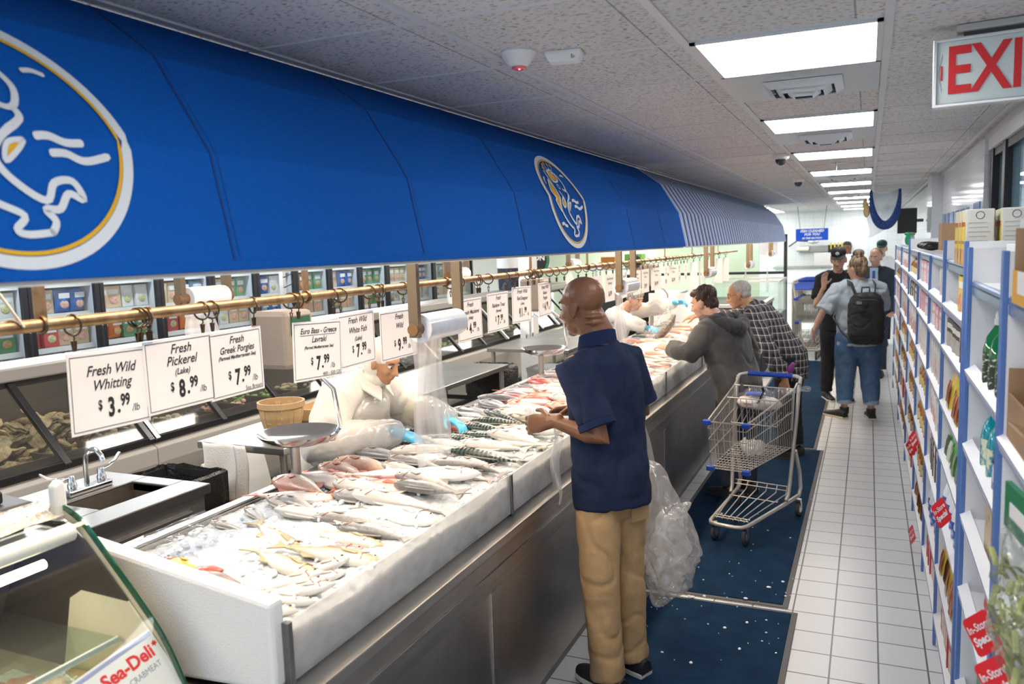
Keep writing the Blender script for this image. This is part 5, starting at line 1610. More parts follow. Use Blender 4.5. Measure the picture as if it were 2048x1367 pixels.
def trolley(label, wires=True, group=None, flap=False):
    t = thing('shopping_trolley', label, 'trolley', (0, 0, 0), 0, group)
    # basket corners: rear x=-.05 (w .21), front x=.60 (w .135)
    zf, zr, zb, zbr = .775, .90, .475, .50
    wf, wr, wfb, wrb = .125, .205, .115, .185
    xf, xr = .66, .0

    def P(u, s, v):
        """u 0 rear..1 front, v 0 bottom..1 top"""
        x = xr + (xf - .03 * (1 - v) - xr) * u
        yb_ = wrb + (wfb - wrb) * u
        yt = wr + (wf - wr) * u
        zb_ = zbr + (zb - zbr) * u
        zt = zr + (zf - zr) * u
        return Vector((x, s * (yb_ + (yt - yb_) * v), zb_ + (zt - zb_) * v))
    b = MB()
    for v in (0, .33, .62, .86):
        b.tube([P(0, -1, v), P(1, -1, v), P(1, 1, v), P(0, 1, v)], .0035, 5)
    b.tube([P(0, -1, 1), P(1, -1, 1), P(1, 1, 1), P(0, 1, 1)], .0058, 6)
    if wires:
        for k in range(24):
            u = k / 23
            for s in (-1, 1):
                b.tube([P(u, s, 0), P(u, s, 1)], .0021, 4)
        for k in range(13):
            s = -1 + 2 * k / 12
            b.tube([P(1, s, 0), P(1, s, 1)], .0021, 4)
            b.tube([P(0, s, 0), P(1, s, 0)], .0024, 4)
        for k in range(14):
            b.tube([P(k / 13, -1, 0), P(k / 13, 1, 0)], .0021, 4)
    b.build('wire_basket', CARTM, t, True)
    g = MB()
    for s in (-1, 1):
        g.tube([P(0, s, .3), P(0, s, 1), P(0, s, 1) + Vector((-.06, 0, .03))], .007, 8)
    for k in range(9):
        s = -1 + 2 * k / 8
        g.tube([P(0, s, .05), P(0, s, 1)], .0026, 4)
    g.tube([P(0, -1, 1), P(0, 1, 1)], .005, 6)
    g.build('rear_gate', CARTM, t, True)
    seat = MB()
    for k in range(9):
        s = -1 + 2 * k / 8
        seat.tube([P(.03, s * .9, .62), P(.30, s * .9, .50), P(.33, s * .9, .98)], .0024, 4)
    seat.tube([P(.33, -.95, .98), P(.33, .95, .98)], .0045, 6).tube([P(.30, -.9, .5), P(.30, .9, .5)], .004, 6)
    seat.build('child_seat', CARTM, t, True)
    if flap:
        MB().prism([P(-.05, -.95, 1.03), P(.34, -.95, 1.0), P(.34, .95, 1.0), P(-.05, .95, 1.03)], (0, 0, .012)).build('seat_flap', CBLUE, t, bevel=.004)
    for s in (-1, 1):
        for v, x in ((1, 0), (.0, -.01)):
            p = P(1, s, v)
            MB().box(p + Vector((.0, -.0 * s, -.004)), (.035, .05, .032)).build('corner_bumper', CBLUE, t, bevel=.006)
    fr = MB()
    zl = .16
    for s in (-1, 1):
        fr.tube([Vector((-.10, s * .215, .95)), Vector((-.07, s * .215, .90)), Vector((-.03, s * .212, .70)), Vector((.055, s * .20, .30)), Vector((.075, s * .195, .20)), Vector((.11, s * .19, .165))], .0135, 10)
        fr.tube([Vector((-.02, s * .208, .48)), Vector((-.10, s * .212, .32)), Vector((-.13, s * .212, .20)), Vector((-.10, s * .21, .15)), Vector((.10, s * .185, .14)), Vector((.62, s * .12, .13)), Vector((.665, s * .10, .13)), Vector((.68, s * .06, .13)), Vector((.682, 0, .13))], .0135, 10)
    fr.build('tube_frame', CARTM, t, True)
    MB().tube([Vector((-.07, -.215, .92)), Vector((-.115, -.212, .955)), Vector((-.13, -.17, .965)), Vector((-.13, .17, .965)), Vector((-.115, .212, .955)), Vector((-.07, .215, .92))], .0135, 10).build('handle_tube', CARTM, t, True)
    MB().tube([Vector((-.13, -.155, .965)), Vector((-.13, .155, .965))], .0165, 12).build('handle_grip', CBLUE, t, True)
    lr = MB()
    for k in range(6):
        s = -1 + 2 * k / 5
        lr.tube([Vector((.02, s * .17, .235)), Vector((.05, s * .17, .19)), Vector((.60, s * .09, .145))], .004, 5)
    for x, w_, z in ((.02, .19, .235), (.05, .19, .215), (.20, .165, .175), (.58, .11, .145), (.55, .11, .148)):
        lr.tube([Vector((x, -w_, z)), Vector((x, w_, z))], .004, 5)
    lr.build('lower_rack', CARTM, t, True)
    for x, y in ((.62, -.10), (.62, .10), (-.10, -.205), (-.10, .205)):
        c = MB().lathe([(.010, -.012), (.047, -.012), (.052, -.008), (.052, .008), (.047, .012), (.010, .012)], 20, (x - .02, y, .052), True, Matrix.Rotation(PI / 2, 3, 'X'))
        w_ = c.build('wheel', TYRE, t, True)
        MB().lathe([(.004, -.014), (.028, -.014), (.028, .014), (.004, .014)], 14, (x - .02, y, .052), True, Matrix.Rotation(PI / 2, 3, 'X')).build('hub', ALU, w_, True)
        MB().prism([Vector((x - .03, y - .018, .05)), Vector((x + .012, y - .018, .118)), Vector((x - .022, y - .018, .118))], (0, .003, 0)).prism([Vector((x - .03, y + .015, .05)), Vector((x + .012, y + .015, .118)), Vector((x - .022, y + .015, .118))], (0, .003, 0)).bb(x - .022, x + .012, y - .018, y + .018, .112, .122).build('fork', ALU, w_)
    return t


tr = trolley('grey wire shopping trolley with blue handle and corners on the navy mat')
tr.location = (-.635, 5.62, .012)
tr.rotation_euler = (0, 0, math.radians(-103))
TM = Matrix.Translation(tr.location) @ Matrix.Rotation(math.radians(-103), 4, 'Z')
# bag of fish lying in the child seat, belt and loose film inside
t = thing('shopping_bag', 'clear plastic bag with pink fish lying on the trolley seat, corner sticking out', 'bag', TM @ Vector((.06, .0, .80)), math.radians(-103))
link('contents', remesh(MB().ell((0, .0, .0), (.07, .14, .05)).ell((.04, -.06, .01), (.06, .09, .045)), .012, 2, (.01, 12, 12)), mat('pink_fish_wrap', (.78, .62, .57), .3, n=(20, (.80, .76, .72), .4, .6)), t)
link('film', remesh(MB().ell((0, 0, .03), (.085, .165, .075)).tube([(0, .10, .08), (-.02, .22, .10), (-.03, .31, .115)], [(.05, .03), (.03, .02), (.04, .012)], 12, round_ends=True), .010, 1, (.012, 13, 13)), FILM, t)
MB().ell((.02, -.03, .065), (.05, .07, .012)).build('blue_print', mat('bag_blue_print', (.06, .12, .5), .4), t, True)
t = tag(MB().tube([TM @ Vector(q) for q in ((.015, -.15, .92), (.03, -.14, .86), (.05, -.16, .77), (.06, -.12, .755), (.12, .0, .80), (.17, .06, .90), (.2, .06, .93))], [(.002, .011)] * 7, 6).build('seat_belt', BLACK, None), 'black safety belt hanging across the near trolley seat', 'strap')
tag(link('plastic_wrap', remesh(MB().ell(TM @ Vector((.33, .05, .56)), (.08, .07, .055)).ell(TM @ Vector((.26, -.02, .545)), (.05, .05, .04)), .011, 1, (.02, 16, 16)), FILM2), 'crumpled clear plastic lying in the basket of the near trolley', 'plastic')
# parked, nested row
t0 = trolley('parked grey trolley with blue seat flap, front one of the nested row', True, 'nested trolleys', True)
t0.location = (-.86, 14.2, .0)
t0.rotation_euler = (0, 0, -PI / 2)
t0.scale = (1.25, 1.35, 1.25)
for k in range(1, 5):
    dup(t0, f'parked grey trolley with blue seat flap, {nth(k)} in the nested row from the front', (-.86 + .012 * k, 14.2 + .24 * k, 0), (0, 0, -PI / 2))

# ---------------------------------------------------------------- shelving on the right
XS, XBK = .30, .665
UP = [1.05, 2.29, 3.04]
UP2 = [3.20, 4.05, 4.96, 6.08, 7.45, 9.15, 11.1]


def upright(y, x0, z1, label, wd=.032):
    t = thing('shelf_upright', label, 'shelf upright', (0, 0, 0), 0, 'white shelf uprights with blue edges')
    MB().bb(x0 + .012, XBK, y - wd / 2, y + wd / 2, .0, z1).build('panel', LAMINATE, t)
    MB().bb(x0, x0 + .013, y - wd / 2 - .002, y + wd / 2 + .002, .0, z1 + .002).build('blue_edge', EDGEBLUE, t, bevel=.002)


for i, y in enumerate(UP):
    upright(y, XS, 1.853, f'white shelf upright with blue edge, {nth(i)} from the camera end', .036 if i else .03)
for i, y in enumerate(UP2):
    upright(y, XS + .004, (1.872 if i in (0, 1, 4) else 1.785), f'white shelf upright with blue edge, {nth(i + 3)} from the camera end')
t = tag(MB().bb(XS + .02, XBK, 3.062, 3.18, 0, 1.84).build('filler_panel', LAMINATE, None), 'white filler panel between the two joined shelving runs', 'panel')
tag(MB().bb(XBK, XBK + .012, 1.05, 11.1, .0, 1.72).build('shelf_backing', LAMINATE, None), 'long white back panel of the wall shelving', 'panel')
tag(MB().bb(XBK - .11, XBK - .08, 3.07, 3.075, 1.84, 1.86).bb(XS + .2, XBK, 4.05, 7.45, 1.795, 1.80).bb(XBK - .02, XBK, 4.05, 7.45, 1.80, 1.87).build('top_lip', LAMINATE, None), 'low white back lip along the top shelf of the far run', 'panel')


def shelf_board(name_lab, y0, y1, z, lip, x0=XS + .01):
    t = thing('shelf_board', name_lab, 'shelf', (0, 0, 0), 0, 'white shelf boards')
    MB().bb(x0 + .02, XBK, y0 + .018, y1 - .018, z - .02, z).build('board', LAMINATE, t)
    if lip == 'blue':
        MB().tube([(x0 + .012, y0 + .018, z - .004), (x0 + .012, y1 - .018, z - .004)], .012, 10).bb(x0 + .004, x0 + .02, y0 + .018, y1 - .018, z - .036, z - .012).build('front_edge', LEDGE, t)
    else:
        MB().prism([Vector((x0 - .012, y0 + .018, z + .012)), Vector((x0 + .018, y0 + .018, z + .030)), Vector((x0 + .02, y0 + .018, z - .022)), Vector((x0 - .004, y0 + .018, z - .022))], (0, y1 - y0 - .036, 0)).build('ticket_rail', mat('white_ticket_rail', (.82, .83, .85), .35), t)
        MB().prism([Vector((x0 - .013, y0 + .06, z + .008)), Vector((x0 - .006, y0 + .06, z - .018)), Vector((x0 - .007, y0 + .06, z - .018)), Vector((x0 - .0145, y0 + .06, z + .008))], (0, y1 - y0 - .12, 0)).build('ticket_insert', mat('pale_blue_ticket', (.52, .55, .70), .4), t)


Z12 = [1.738, 1.44, 1.19, .945, .69, .35]
Z3 = [1.785, 1.585, 1.40, 1.15, .92, .66, .38, .14]
for zi, z in enumerate((1.738, 1.385, .98, .66, .35)):
    shelf_board(f'white shelf board, {nth(zi)} down in the bay nearest the camera', 1.05, 2.29, z, 'blue' if zi == 0 else 'w')
for zi, z in enumerate(Z12):
    shelf_board(f'white shelf board, {nth(zi)} down in the bay of green bottles', 2.29, 3.04, z, 'blue' if zi == 0 else 'w')
for bi, (a, c_) in enumerate(zip(UP2, UP2[1:])):
    for zi, z in enumerate(Z3):
        shelf_board(f'white shelf board, {nth(zi)} down in the {nth(bi + 2)} bay from the camera', a, c_, z, 'blue' if zi == 0 else 'w', XS + .014)
tag(MB().bb(XS + .03, XS + .05, 1.05, 11.1, 0, .10).build('kick_panel', LAMINATE, None), 'white kick panel along the foot of the shelving', 'panel')
tag(MB().bb(XBK - .006, XBK, 2.62, 2.65, .72, .94).build('slotted_strip', ALU, None), 'slotted metal shelf strip showing in the bay of green bottles', 'strip')


# ---- products
def bottle(name, lab, loc, liquid, capc, h=.26, r=.042, lbl=None, group=None, pump=True):
    t = thing(name, lab, 'bottle', loc, 0, group)
    MB().lathe([(r * .9, 0), (r, .01), (r, h * .52), (r * .82, h * .68), (r * .42, h * .8), (r * .36, h * .84)], 22).build('body', liquid, t, True)
    MB().lathe([(r * .36, h * .84), (r * .38, h * .95), (r * .30, h * 1.0)], 16).build('neck_cap', capc, t, True)
    if pump:
        MB().lathe([(r * .44, h * .82), (r * .44, h * .90), (r * .16, h * .92), (r * .16, h * 1.02), (r * .4, h * 1.03), (r * .4, h * 1.08)], 14).build('pump_top', capc, t, True)
    if lbl:
        a = MB()
        a.loft([[Vector(((r + e) * math.cos(q), (r + e) * math.sin(q), z)) for q in [PI - .8 + 1.6 * k / 8 for k in range(9)] for e in (.0008,)] for z in (h * .12, h * .48)], False)
        a.build('label', lbl, t)
    return t


GRN = mat('green_soap', (.01, .16, .04), .06, coat=.6)
TEAL = mat('teal_soap', (.01, .33, .42), .06, coat=.6)
NAVYB = mat('navy_soap', (.01, .03, .16), .1, coat=.5)
CLRCAP = mat('frosted_cap', (.66, .70, .68), .25)
LBLK = mat('dark_label', (.03, .06, .03), .4, n=(50, (.7, .75, .68), .55, .62, (1, 1, 2.5)))
b0 = bottle('soap_bottle', 'green soap pump bottle, nearest the camera of three', (XS + .062, 2.46, Z12[1]), GRN, CLRCAP, .235, .046, LBLK, 'green soap bottles')
for k in range(1, 3):
    dup(b0, f'green soap pump bottle, {nth(k)} behind the nearest of three', (XS + .060, 2.46 + .125 * k, Z12[1]), (0, 0, .1 * k))
b1 = bottle('soap_bottle', 'teal soap bottle, near one of two under the green bottles', (XS + .058, 2.58, Z12[2]), TEAL, CLRCAP, .22, .042, mat('teal_label', (.05, .3, .4), .4, n=(40, (.8, .85, .6), .5, .6)), 'teal soap bottles', False)
dup(b1, 'teal soap bottle, far one of two under the green bottles', (XS + .058, 2.71, Z12[2]), (0, 0, .3))
bottle('soap_bottle', 'navy soap bottle with white print beside the teal bottles', (XS + .055, 2.45, Z12[2]), NAVYB, BLACK, .20, .040, mat('navy_label', (.02, .05, .2), .4, n=(45, (.8, .82, .85), .5, .6)), None, False)
for k, y in enumerate((2.82, 2.92)):
    bottle('jar', f'dark glass jar with {("white", "green")[k]} label standing on the top shelf above the green bottles', (XS + .09 + .09 * k, 2.50 + .2 * k, Z12[0]), mat('dark_jar', (.03, .02, .025), .1, coat=.5), mat('jar_lid', (.35, .33, .28), .3, .5), .10, .045, None, None, False)
t = thing('jar', 'tall jar with large white label stacked above the dark jar', 'jar', (XS + .10, 2.42, Z12[0]))
MB().lathe([(.046, 0), (.05, .01), (.05, .15), (.042, .165), (.042, .185)], 20).build('body', mat('clear_jar', (.55, .58, .52), .08, coat=.4), t, True)
MB().lathe([(.051, .03), (.051, .14)], 20, (0, 0, 0), False).build('label', PAPER, t, True)
MB().lathe([(.047, .165), (.047, .192), (.0, .193)], 20).build('lid', mat('pale_lid', (.75, .76, .74), .3), t, True)
tag(MB().bb(-.10, .10, -.15, .15, 0, .125).build('carton', mat('plain_white_carton', (.80, .81, .80), .5), None, bevel=.003, loc=(.50, 2.83, Z12[0])), 'plain white carton on the top shelf behind the jars', 'carton')
t = thing('cardboard_box', 'open brown carton with orange and white front at the near end of the top shelf', 'box', (XS + .15, 1.88, Z12[0]))
MB().bb(-.14, .14, -.30, -.295, 0, .16).bb(-.14, .14, .295, .30, 0, .17).bb(.135, .14, -.3, .3, 0, .17).bb(-.14, -.135, -.3, .3, 0, .075).bb(-.14, .14, -.3, .3, 0, .005).build('body', KRAFT, t)
MB().bb(-.143, -.139, -.3, .3, .0, .075).build('printed_front', mat('orange_print', (.85, .42, .05), .5), t)
MB().bb(-.145, -.142, .05, .22, .025, .075).bb(-.145, -.142, -.15, .0, .0, .05).build('white_patch', PAPER, t)
MB().bb(-.10, .10, -.26, .26, .005, .09).build('contents', mat('brown_packs', (.20, .14, .10), .5), t)
t = thing('cardboard_box', 'torn open brown cardboard box on a middle shelf nearest the camera', 'box', (XS + .165, 1.93, 1.385))
MB().bb(-.15, .15, -.31, -.305, 0, .20).bb(-.15, -.145, -.3, .05, 0, .10).bb(-.15, -.145, .05, .3, 0, .13).bb(.145, .15, -.3, .3, 0, .2).bb(-.15, .15, .305, .31, 0, .19).bb(-.15, .15, -.3, .3, 0, .005).prism([Vector((-.15, -.28, .10)), Vector((-.15, .0, .10)), Vector((-.20, -.05, .13)), Vector((-.20, -.22, .14))], (.003, 0, .003)).build('body', KRAFT, t)
# clear bag of green pasta with a green header card
t = thing('pasta_bag', 'big clear bag of green pasta with green header card nearest the camera', 'bag', (XS - .005, 1.86, .985), .12)
t.scale = (1, 1, .88)
link('film', remesh(MB().ell((0, 0, .14), (.05, .14, .17)).ell((0, 0, .3), (.03, .12, .08)), .010, 2, (.012, 12, 9)), film('pasta_film', (.95, .97, .93), .12, (.85, .88, .84), .1, .1, (20, .8)), t)
pm = MB()
for k in range(110):
    c = Vector((rnd.uniform(-.03, .03), rnd.uniform(-.11, .11), .02 + .23 * rnd.random()))
    d_ = Vector((rnd.uniform(-1, 1) * .4, rnd.uniform(-1, 1), rnd.uniform(-1, 1))).normalized() * .025
    pm.tube([c - d_, c + Vector((0, 0, .006)), c + d_], [(.006, .002)] * 3, 5)
tag_ = pm.build('pasta', mat('green_pasta', (.42, .44, .16), .6), t)
tag_['kind'] = 'stuff'
MB().bb(-.006, .006, -.10, .10, .33, .44).build('header_card', mat('header_green', (.02, .22, .09), .4), t)
MB().bb(-.0075, -.006, -.06, .06, .365, .40).build('header_label', PAPER, t)
# tissue pack, kraft box, green pack, red packs in the near bays
tag(MB().bb(-.09, .09, -.10, .10, 0, .17).build('carton', mat('kraft_print', (.62, .50, .32), .6, n=(30, (.25, .22, .15), .58, .64)), None, bevel=.004, loc=(XS + .125, 2.62, Z12[3])), 'tan printed carton under the teal bottles', 'carton')
tag(MB().ell((0, 0, .085), (.08, .12, .09)).build('tissue_pack', mat('red_white_pack', (.80, .78, .78), .3, n=(14, (.75, .05, .06), .48, .54)), None, True, loc=(XS + .12, 2.72, Z12[4])), 'red and white wrapped pack under the tan carton', 'pack')
tag(MB().bb(-.08, .08, -.10, .10, 0, .24).build('carton', mat('green_pack', (.05, .38, .16), .4), None, bevel=.005, loc=(XS + .12, 2.72, Z12[5])), 'plain green pack on the lowest shelf of the bay of green bottles', 'pack')
tag(MB().bb(-.06, .06, -.16, .16, 0, .22).build('pack', mat('red_print_pack', (.75, .10, .10), .35, n=(16, (.82, .75, .74), .5, .56)), None, bevel=.012, loc=(XS + .07, 2.05, .66)), 'red and white printed pack below the pasta bag', 'pack')

# yellow cartons of bread crumbs on the top of the third bay and white backs
YCM = mat('yellow_carton', (.80, .58, .03), .4)


def tetra(lab, loc, rz, group):
    t = thing('crumb_carton', lab, 'carton', loc, rz, group)
    MB().bb(-.045, .045, -.06, .06, 0, .20).build('side_panels', mat('carton_back', (.72, .70, .64), .4), t, bevel=.004)
    MB().bb(-.0465, -.045, -.058, .058, .06, .155).build('front_yellow', YCM, t)
    MB().bb(-.0465, -.045, -.058, .058, .155, .198).build('front_pale', mat('carton_pale', (.80, .76, .50), .4), t)
    MB().bb(-.0465, -.045, -.058, .058, .002, .06).build('front_picture', mat('carton_orange', (.75, .38, .10), .4, n=(25, (.35, .2, .05), .5, .6)), t)
    text_obj('lettering', 'Aurora', .034, RED, t, Vector((-.0470, 0, .15)), basis((0, -1, 0), (0, 0, 1), (-1, 0, 0)), .1, bold=.001)
    text_obj('small_lettering', 'BREAD CRUMBS', .014, INK, t, Vector((-.0470, 0, .082)), basis((0, -1, 0), (0, 0, 1), (-1, 0, 0)))
    for k in range(5):
        MB().bb(-.035, .02 + .006 * (k % 3), -.0607, -.06, .15 - k * .016, .153 - k * .016).build('fine_print', mat('grey_print', (.45, .45, .43), .5), t)
    MB().lathe([(.012, -.0609), (.014, -.0609), (.014, -.0605), (.012, -.0605)], 16, (.0, 0, .178), False, Matrix.Rotation(-PI / 2, 3, 'X') @ Matrix.Diagonal((1, 1, 1))).build('seal_mark', INK, t)
    return t


tt = tetra('yellow bread crumb carton, first of the front row on the top shelf', (XS + .06, 3.36, Z3[0]), 0, 'yellow bread crumb cartons')
k = 0
for y, x, zz in ((3.47, XS + .06, 0), (3.60, XS + .06, 0), (3.34, XS + .17, 0), (3.47, XS + .18, 0), (2.79, XS + .17, .08), (2.80, XS + .27, .08), (3.34, XS + .28, 0)):
    k += 1
    dup(tt, f'yellow bread crumb carton on the top shelf, {nth(k)} of the stacked group', (x, y, Z3[0] + zz), (0, 0, rnd.uniform(-.05, .05)))
for k in range(3):
    tag(MB().bb(-.05, .05, -.10, .10, 0, .18).build('cardboard_box', mat('flat_kraft', (.36, .24, .15), .8), None, bevel=.002, loc=(XS + .13 + .012 * k, 4.12 + k * .23, Z3[0])), f'brown cardboard box standing on the top shelf, {nth(k)} past the yellow cartons', 'box', 'brown boxes on the top shelf')
tag(MB().bb(-.12, .12, -.12, .12, 0, .16).build('cardboard_box', KRAFT, None, loc=(XS + .22, 5.6, Z3[0] + .02)), 'single brown box set back on the top shelf by the tiled pier', 'box')
for k in range(9):
    o = MB().ell((0, 0, .055), (.03, .055, .055), None, 10, 7).ell((0, 0, .115), (.035, .02, .02), None, 8, 5).build('green_packet', mat('green_foil', (.01, .30, .12), .2, coat=.5), None, True, loc=(XS + .07 + .012 * k, 9.3 + .16 * k, 1.80))
    tag(o, f'shiny green packet on the far end of the top shelf, {nth(k)} from the near side', 'packet', 'green packets on the top shelf')
for k in range(6):
    tag(MB().ell((0, 0, .03), (.06, .03, .03), None, 8, 6).build('black_packet', BLACK, None, True, loc=(XS + .1 + .03 * (k % 2), 6.3 + k * .17, Z3[0] + .005)), f'black packet lying on the top shelf, {nth(k)} past the brown box', 'packet', 'black packets on the top shelf')

# generic shelf goods, bay by bay
KINDS_ = [('yellow carton', 'carton', (.80, .56, .04), (.78, .25, .06)), ('yellow bag', 'pouch', (.78, .58, .10), (.60, .12, .06)), ('white and blue jug', 'bottle', (.78, .80, .84), (.05, .12, .5)), ('red box', 'carton', (.55, .05, .06), (.80, .72, .5)), ('green and white pouch', 'pouch', (.16, .42, .12), (.80, .80, .70)), ('brown bottle', 'bottle', (.26, .11, .03), (.75, .55, .2)), ('dark paper pack', 'carton', (.12, .09, .08), (.62, .55, .45)), ('pink and white carton', 'carton', (.78, .42, .46), (.85, .8, .8)), ('amber jar', 'bottle', (.42, .16, .03), (.80, .7, .3)), ('white patterned box', 'carton', (.76, .74, .70), (.65, .15, .12))]
protos = {}
PLAN = [[0, 6, 1, 4, 2, 1, 3], [9, 7, 9, 9, 6, 2, 3], [7, 7, 9, 5, 8, 8, 1], [5, 6, 9, 5, 5, 5, 3], [9, 7, 9, 8, 5, 3, 1], [9, 5, 7, 9, 8, 8, 5]]
for bi, (a, c_) in enumerate(zip(UP2, UP2[1:])):
    for zi in range(1, 8):
        z = Z3[zi]
        room = Z3[zi - 1] - z - .045
        ki = PLAN[bi][zi - 1]
        nm, shp, c1, c2 = KINDS_[ki]
        n = (6, 6, 7, 8, 9, 9)[bi]
        pitch = min(.135, (c_ - a - .1) / n)
        for q in range(n):
            if bi in (0, 1) and zi == 1 and q > 2:
                continue
            loc = (XS + {'carton': .082, 'pouch': .074, 'bottle': .066}[shp] + rnd.uniform(-.004, .006), a + .09 + (c_ - a - .16) * (q + .3) / n, z)
            lab = f'{nm}, {nth(bi + 2)} bay from the camera, {nth(zi)} shelf down, {nth(q)} along'
            key = ki
            hz = min(room, .215) / .2
            if key not in protos:
                t = thing('shelf_' + shp, lab, nm.split()[-1], loc, 0, 'goods on the wall shelving')
                m1 = mat('goods_' + str(ki), c1, .35)
                m2 = mat('goods2_' + str(ki), c2, .4, n=(26, tuple(min(1, .5 * (c1[i] + .8)) for i in range(3)), .45, .62))
                if shp == 'carton':
                    MB().bb(-.06, .06, -.055, .055, 0, .20).build('box', m1, t, bevel=.003)
                    MB().bb(-.0615, -.06, -.045, .045, .03, .12).bb(-.045, .045, -.0565, -.055, .03, .12).build('print', m2, t)
                    MB().bb(-.0618, -.06, -.04, .04, .145, .175).bb(-.04, .04, -.0568, -.055, .145, .175).build('title_band', PAPER, t)
                elif shp == 'pouch':
                    MB().loft([[Vector((w1 * math.cos(qq), w2 * math.sin(qq), zz)) for qq in [2 * PI * kk / 14 for kk in range(14)]] for w1, w2, zz in ((.05, .06, .0), (.055, .064, .03), (.045, .062, .11), (.02, .06, .175), (.004, .058, .20))]).build('pouch', m1, t, True)
                    MB().loft([[Vector((-w1 - .001, w2 * e, zz)) for e in (-.7, 0, .7)] for w1, w2, zz in ((.058, .05, .03), (.050, .055, .09), (.042, .05, .12))], False).build('print', m2, t)
                else:
                    MB().lathe([(.044, 0), (.046, .01), (.046, .11), (.032, .145), (.016, .16), (.016, .18)], 16).build('bottle', m1, t, True)
                    MB().lathe([(.0465, .03), (.0465, .095)], 16, (0, 0, 0), False).build('label', m2, t, True)
                    MB().lathe([(.018, .175), (.018, .2), (.0, .2)], 12).build('cap', m2, t, True)
                t.scale = (1, 1, hz)
                protos[key] = t
            else:
                dup(protos[key], lab, loc, (0, 0, rnd.uniform(-.12, .12)), (1, 1, hz))

# red In-Store Special tags clipped to the ticket rails
FACE_MX = basis((0, -1, 0), (0, 0, 1), (-1, 0, 0))
for i, (y, z, rz, lab) in enumerate(((2.13, .945, .62, 'large red In-Store Special tag on the upright just before the green bottles bay'), (1.88, .955, .66, 'red In-Store Special tag cut by the frame, nearest the camera'), (3.31, .865, .5, 'red In-Store Special tag in the bay of yellow cartons'), (5.2, .125, .3, 'small red In-Store Special tag low by the floor tiles'), (5.25, .69, .4, 'red In-Store Special tag, upper of two overlapping in the far bays'), (5.5, .585, .5, 'red In-Store Special tag, lower of two overlapping in the far bays'))):
    t = thing('special_tag', lab, 'tag', (XS - .035, y, z), rz, 'red In-Store Special shelf tags')
    r_ = .012
    pts = []
    for cx, cyy, a0 in ((.048 - r_, .045 - r_, 0), (-.048 + r_, .045 - r_, PI / 2), (-.048 + r_, -.045 + r_, PI), (.048 - r_, -.045 + r_, 3 * PI / 2)):
        pts += [Vector((0, cx + r_ * math.cos(a0 + q * PI / 8), cyy + r_ * math.sin(a0 + q * PI / 8))) for q in range(5)]
    rt = Matrix.Rotation(-.75, 3, 'X')
    MB().prism([rt @ p for p in pts], (.0016, 0, 0)).build('tag', mat('tag_red', (.78, .03, .04), .35), t)
    text_obj('lettering', 'In-Store', .026, EMBW, t, Vector((-.0006, 0, 0)) + rt @ Vector((0, 0, .016)), rt @ FACE_MX, 0, bold=.0004)
    text_obj('lettering', 'Special', .028, EMBW, t, Vector((-.0006, 0, 0)) + rt @ Vector((0, 0, -.013)), rt @ FACE_MX, 0, bold=.001)
    MB().box((.02, 0, -.02), (.04, .008, .002)).build('clip', CLRCAP, t)
# ---------------------------------------------------------------- people
V = Vector
SKIN = {}


def skin_mat(name, c, c2):
    return mat(name, c, .36, n=(9, c2, .35, .7), bump=(180, .06), spec=.45, sss=.05)


SK_BROWN = skin_mat('brown_skin', (.17, .075, .038), (.22, .10, .055))
SK_LIGHT = skin_mat('light_skin', (.56, .32, .22), (.62, .38, .28))
SK_TAN = skin_mat('tan_skin', (.46, .24, .13), (.52, .29, .18))


def hand(mb, wrist, fwd_, palm, side, curl=.5, s=1.0, spread=.1):
    """fwd_: along the forearm; palm: palm normal; side: +1 when the thumb lies towards fwd x palm"""
    f = V(fwd_).normalized()
    n = (V(palm) - f * V(palm).dot(f)).normalized()
    l = f.cross(n) * side          # towards the thumb
    w = V(wrist)
    mb.tube([w - f * .03 * s, w + f * .02 * s, w + f * .06 * s, w + f * .092 * s], [(.021 * s, .028 * s), (.023 * s, .033 * s), (.022 * s * .75, .041 * s), (.014 * s, .038 * s)], 12, l, True)
    for k, (off, ln) in enumerate(((.031, .074), (.011, .083), (-.010, .078), (-.030, .060))):
        p = w + f * .082 * s + l * off * s
        d = (f + l * off * spread * 8).normalized()
        pts = [p - d * .012 * s, p]
        a = 0
        for seg, fr_ in ((.45, .6), (.32, 1.0), (.26, .8)):
            a += curl * fr_
            q = d * math.cos(a) + n * math.sin(a)
            pts.append(pts[-1] + q * ln * s * seg)
        mb.tube(pts, [(.0095 * s, .0095 * s), (.0095 * s, .0095 * s), (.0088 * s, .0088 * s), (.008 * s, .008 * s), (.0068 * s, .0068 * s)], 8, l, True)
    p = w + f * .02 * s + l * .028 * s
    d = (f * .62 + l * .68 + n * (.25 + .4 * curl)).normalized()
    d2 = (f * .9 + l * .15 + n * (.3 + .5 * curl)).normalized()
    mb.tube([p - d * .015 * s, p + d * .026 * s, p + d * .045 * s + d2 * .008 * s, p + d * .048 * s + d2 * .036 * s], [.0125 * s, .0125 * s, .0105 * s, .0085 * s], 8, n, True)


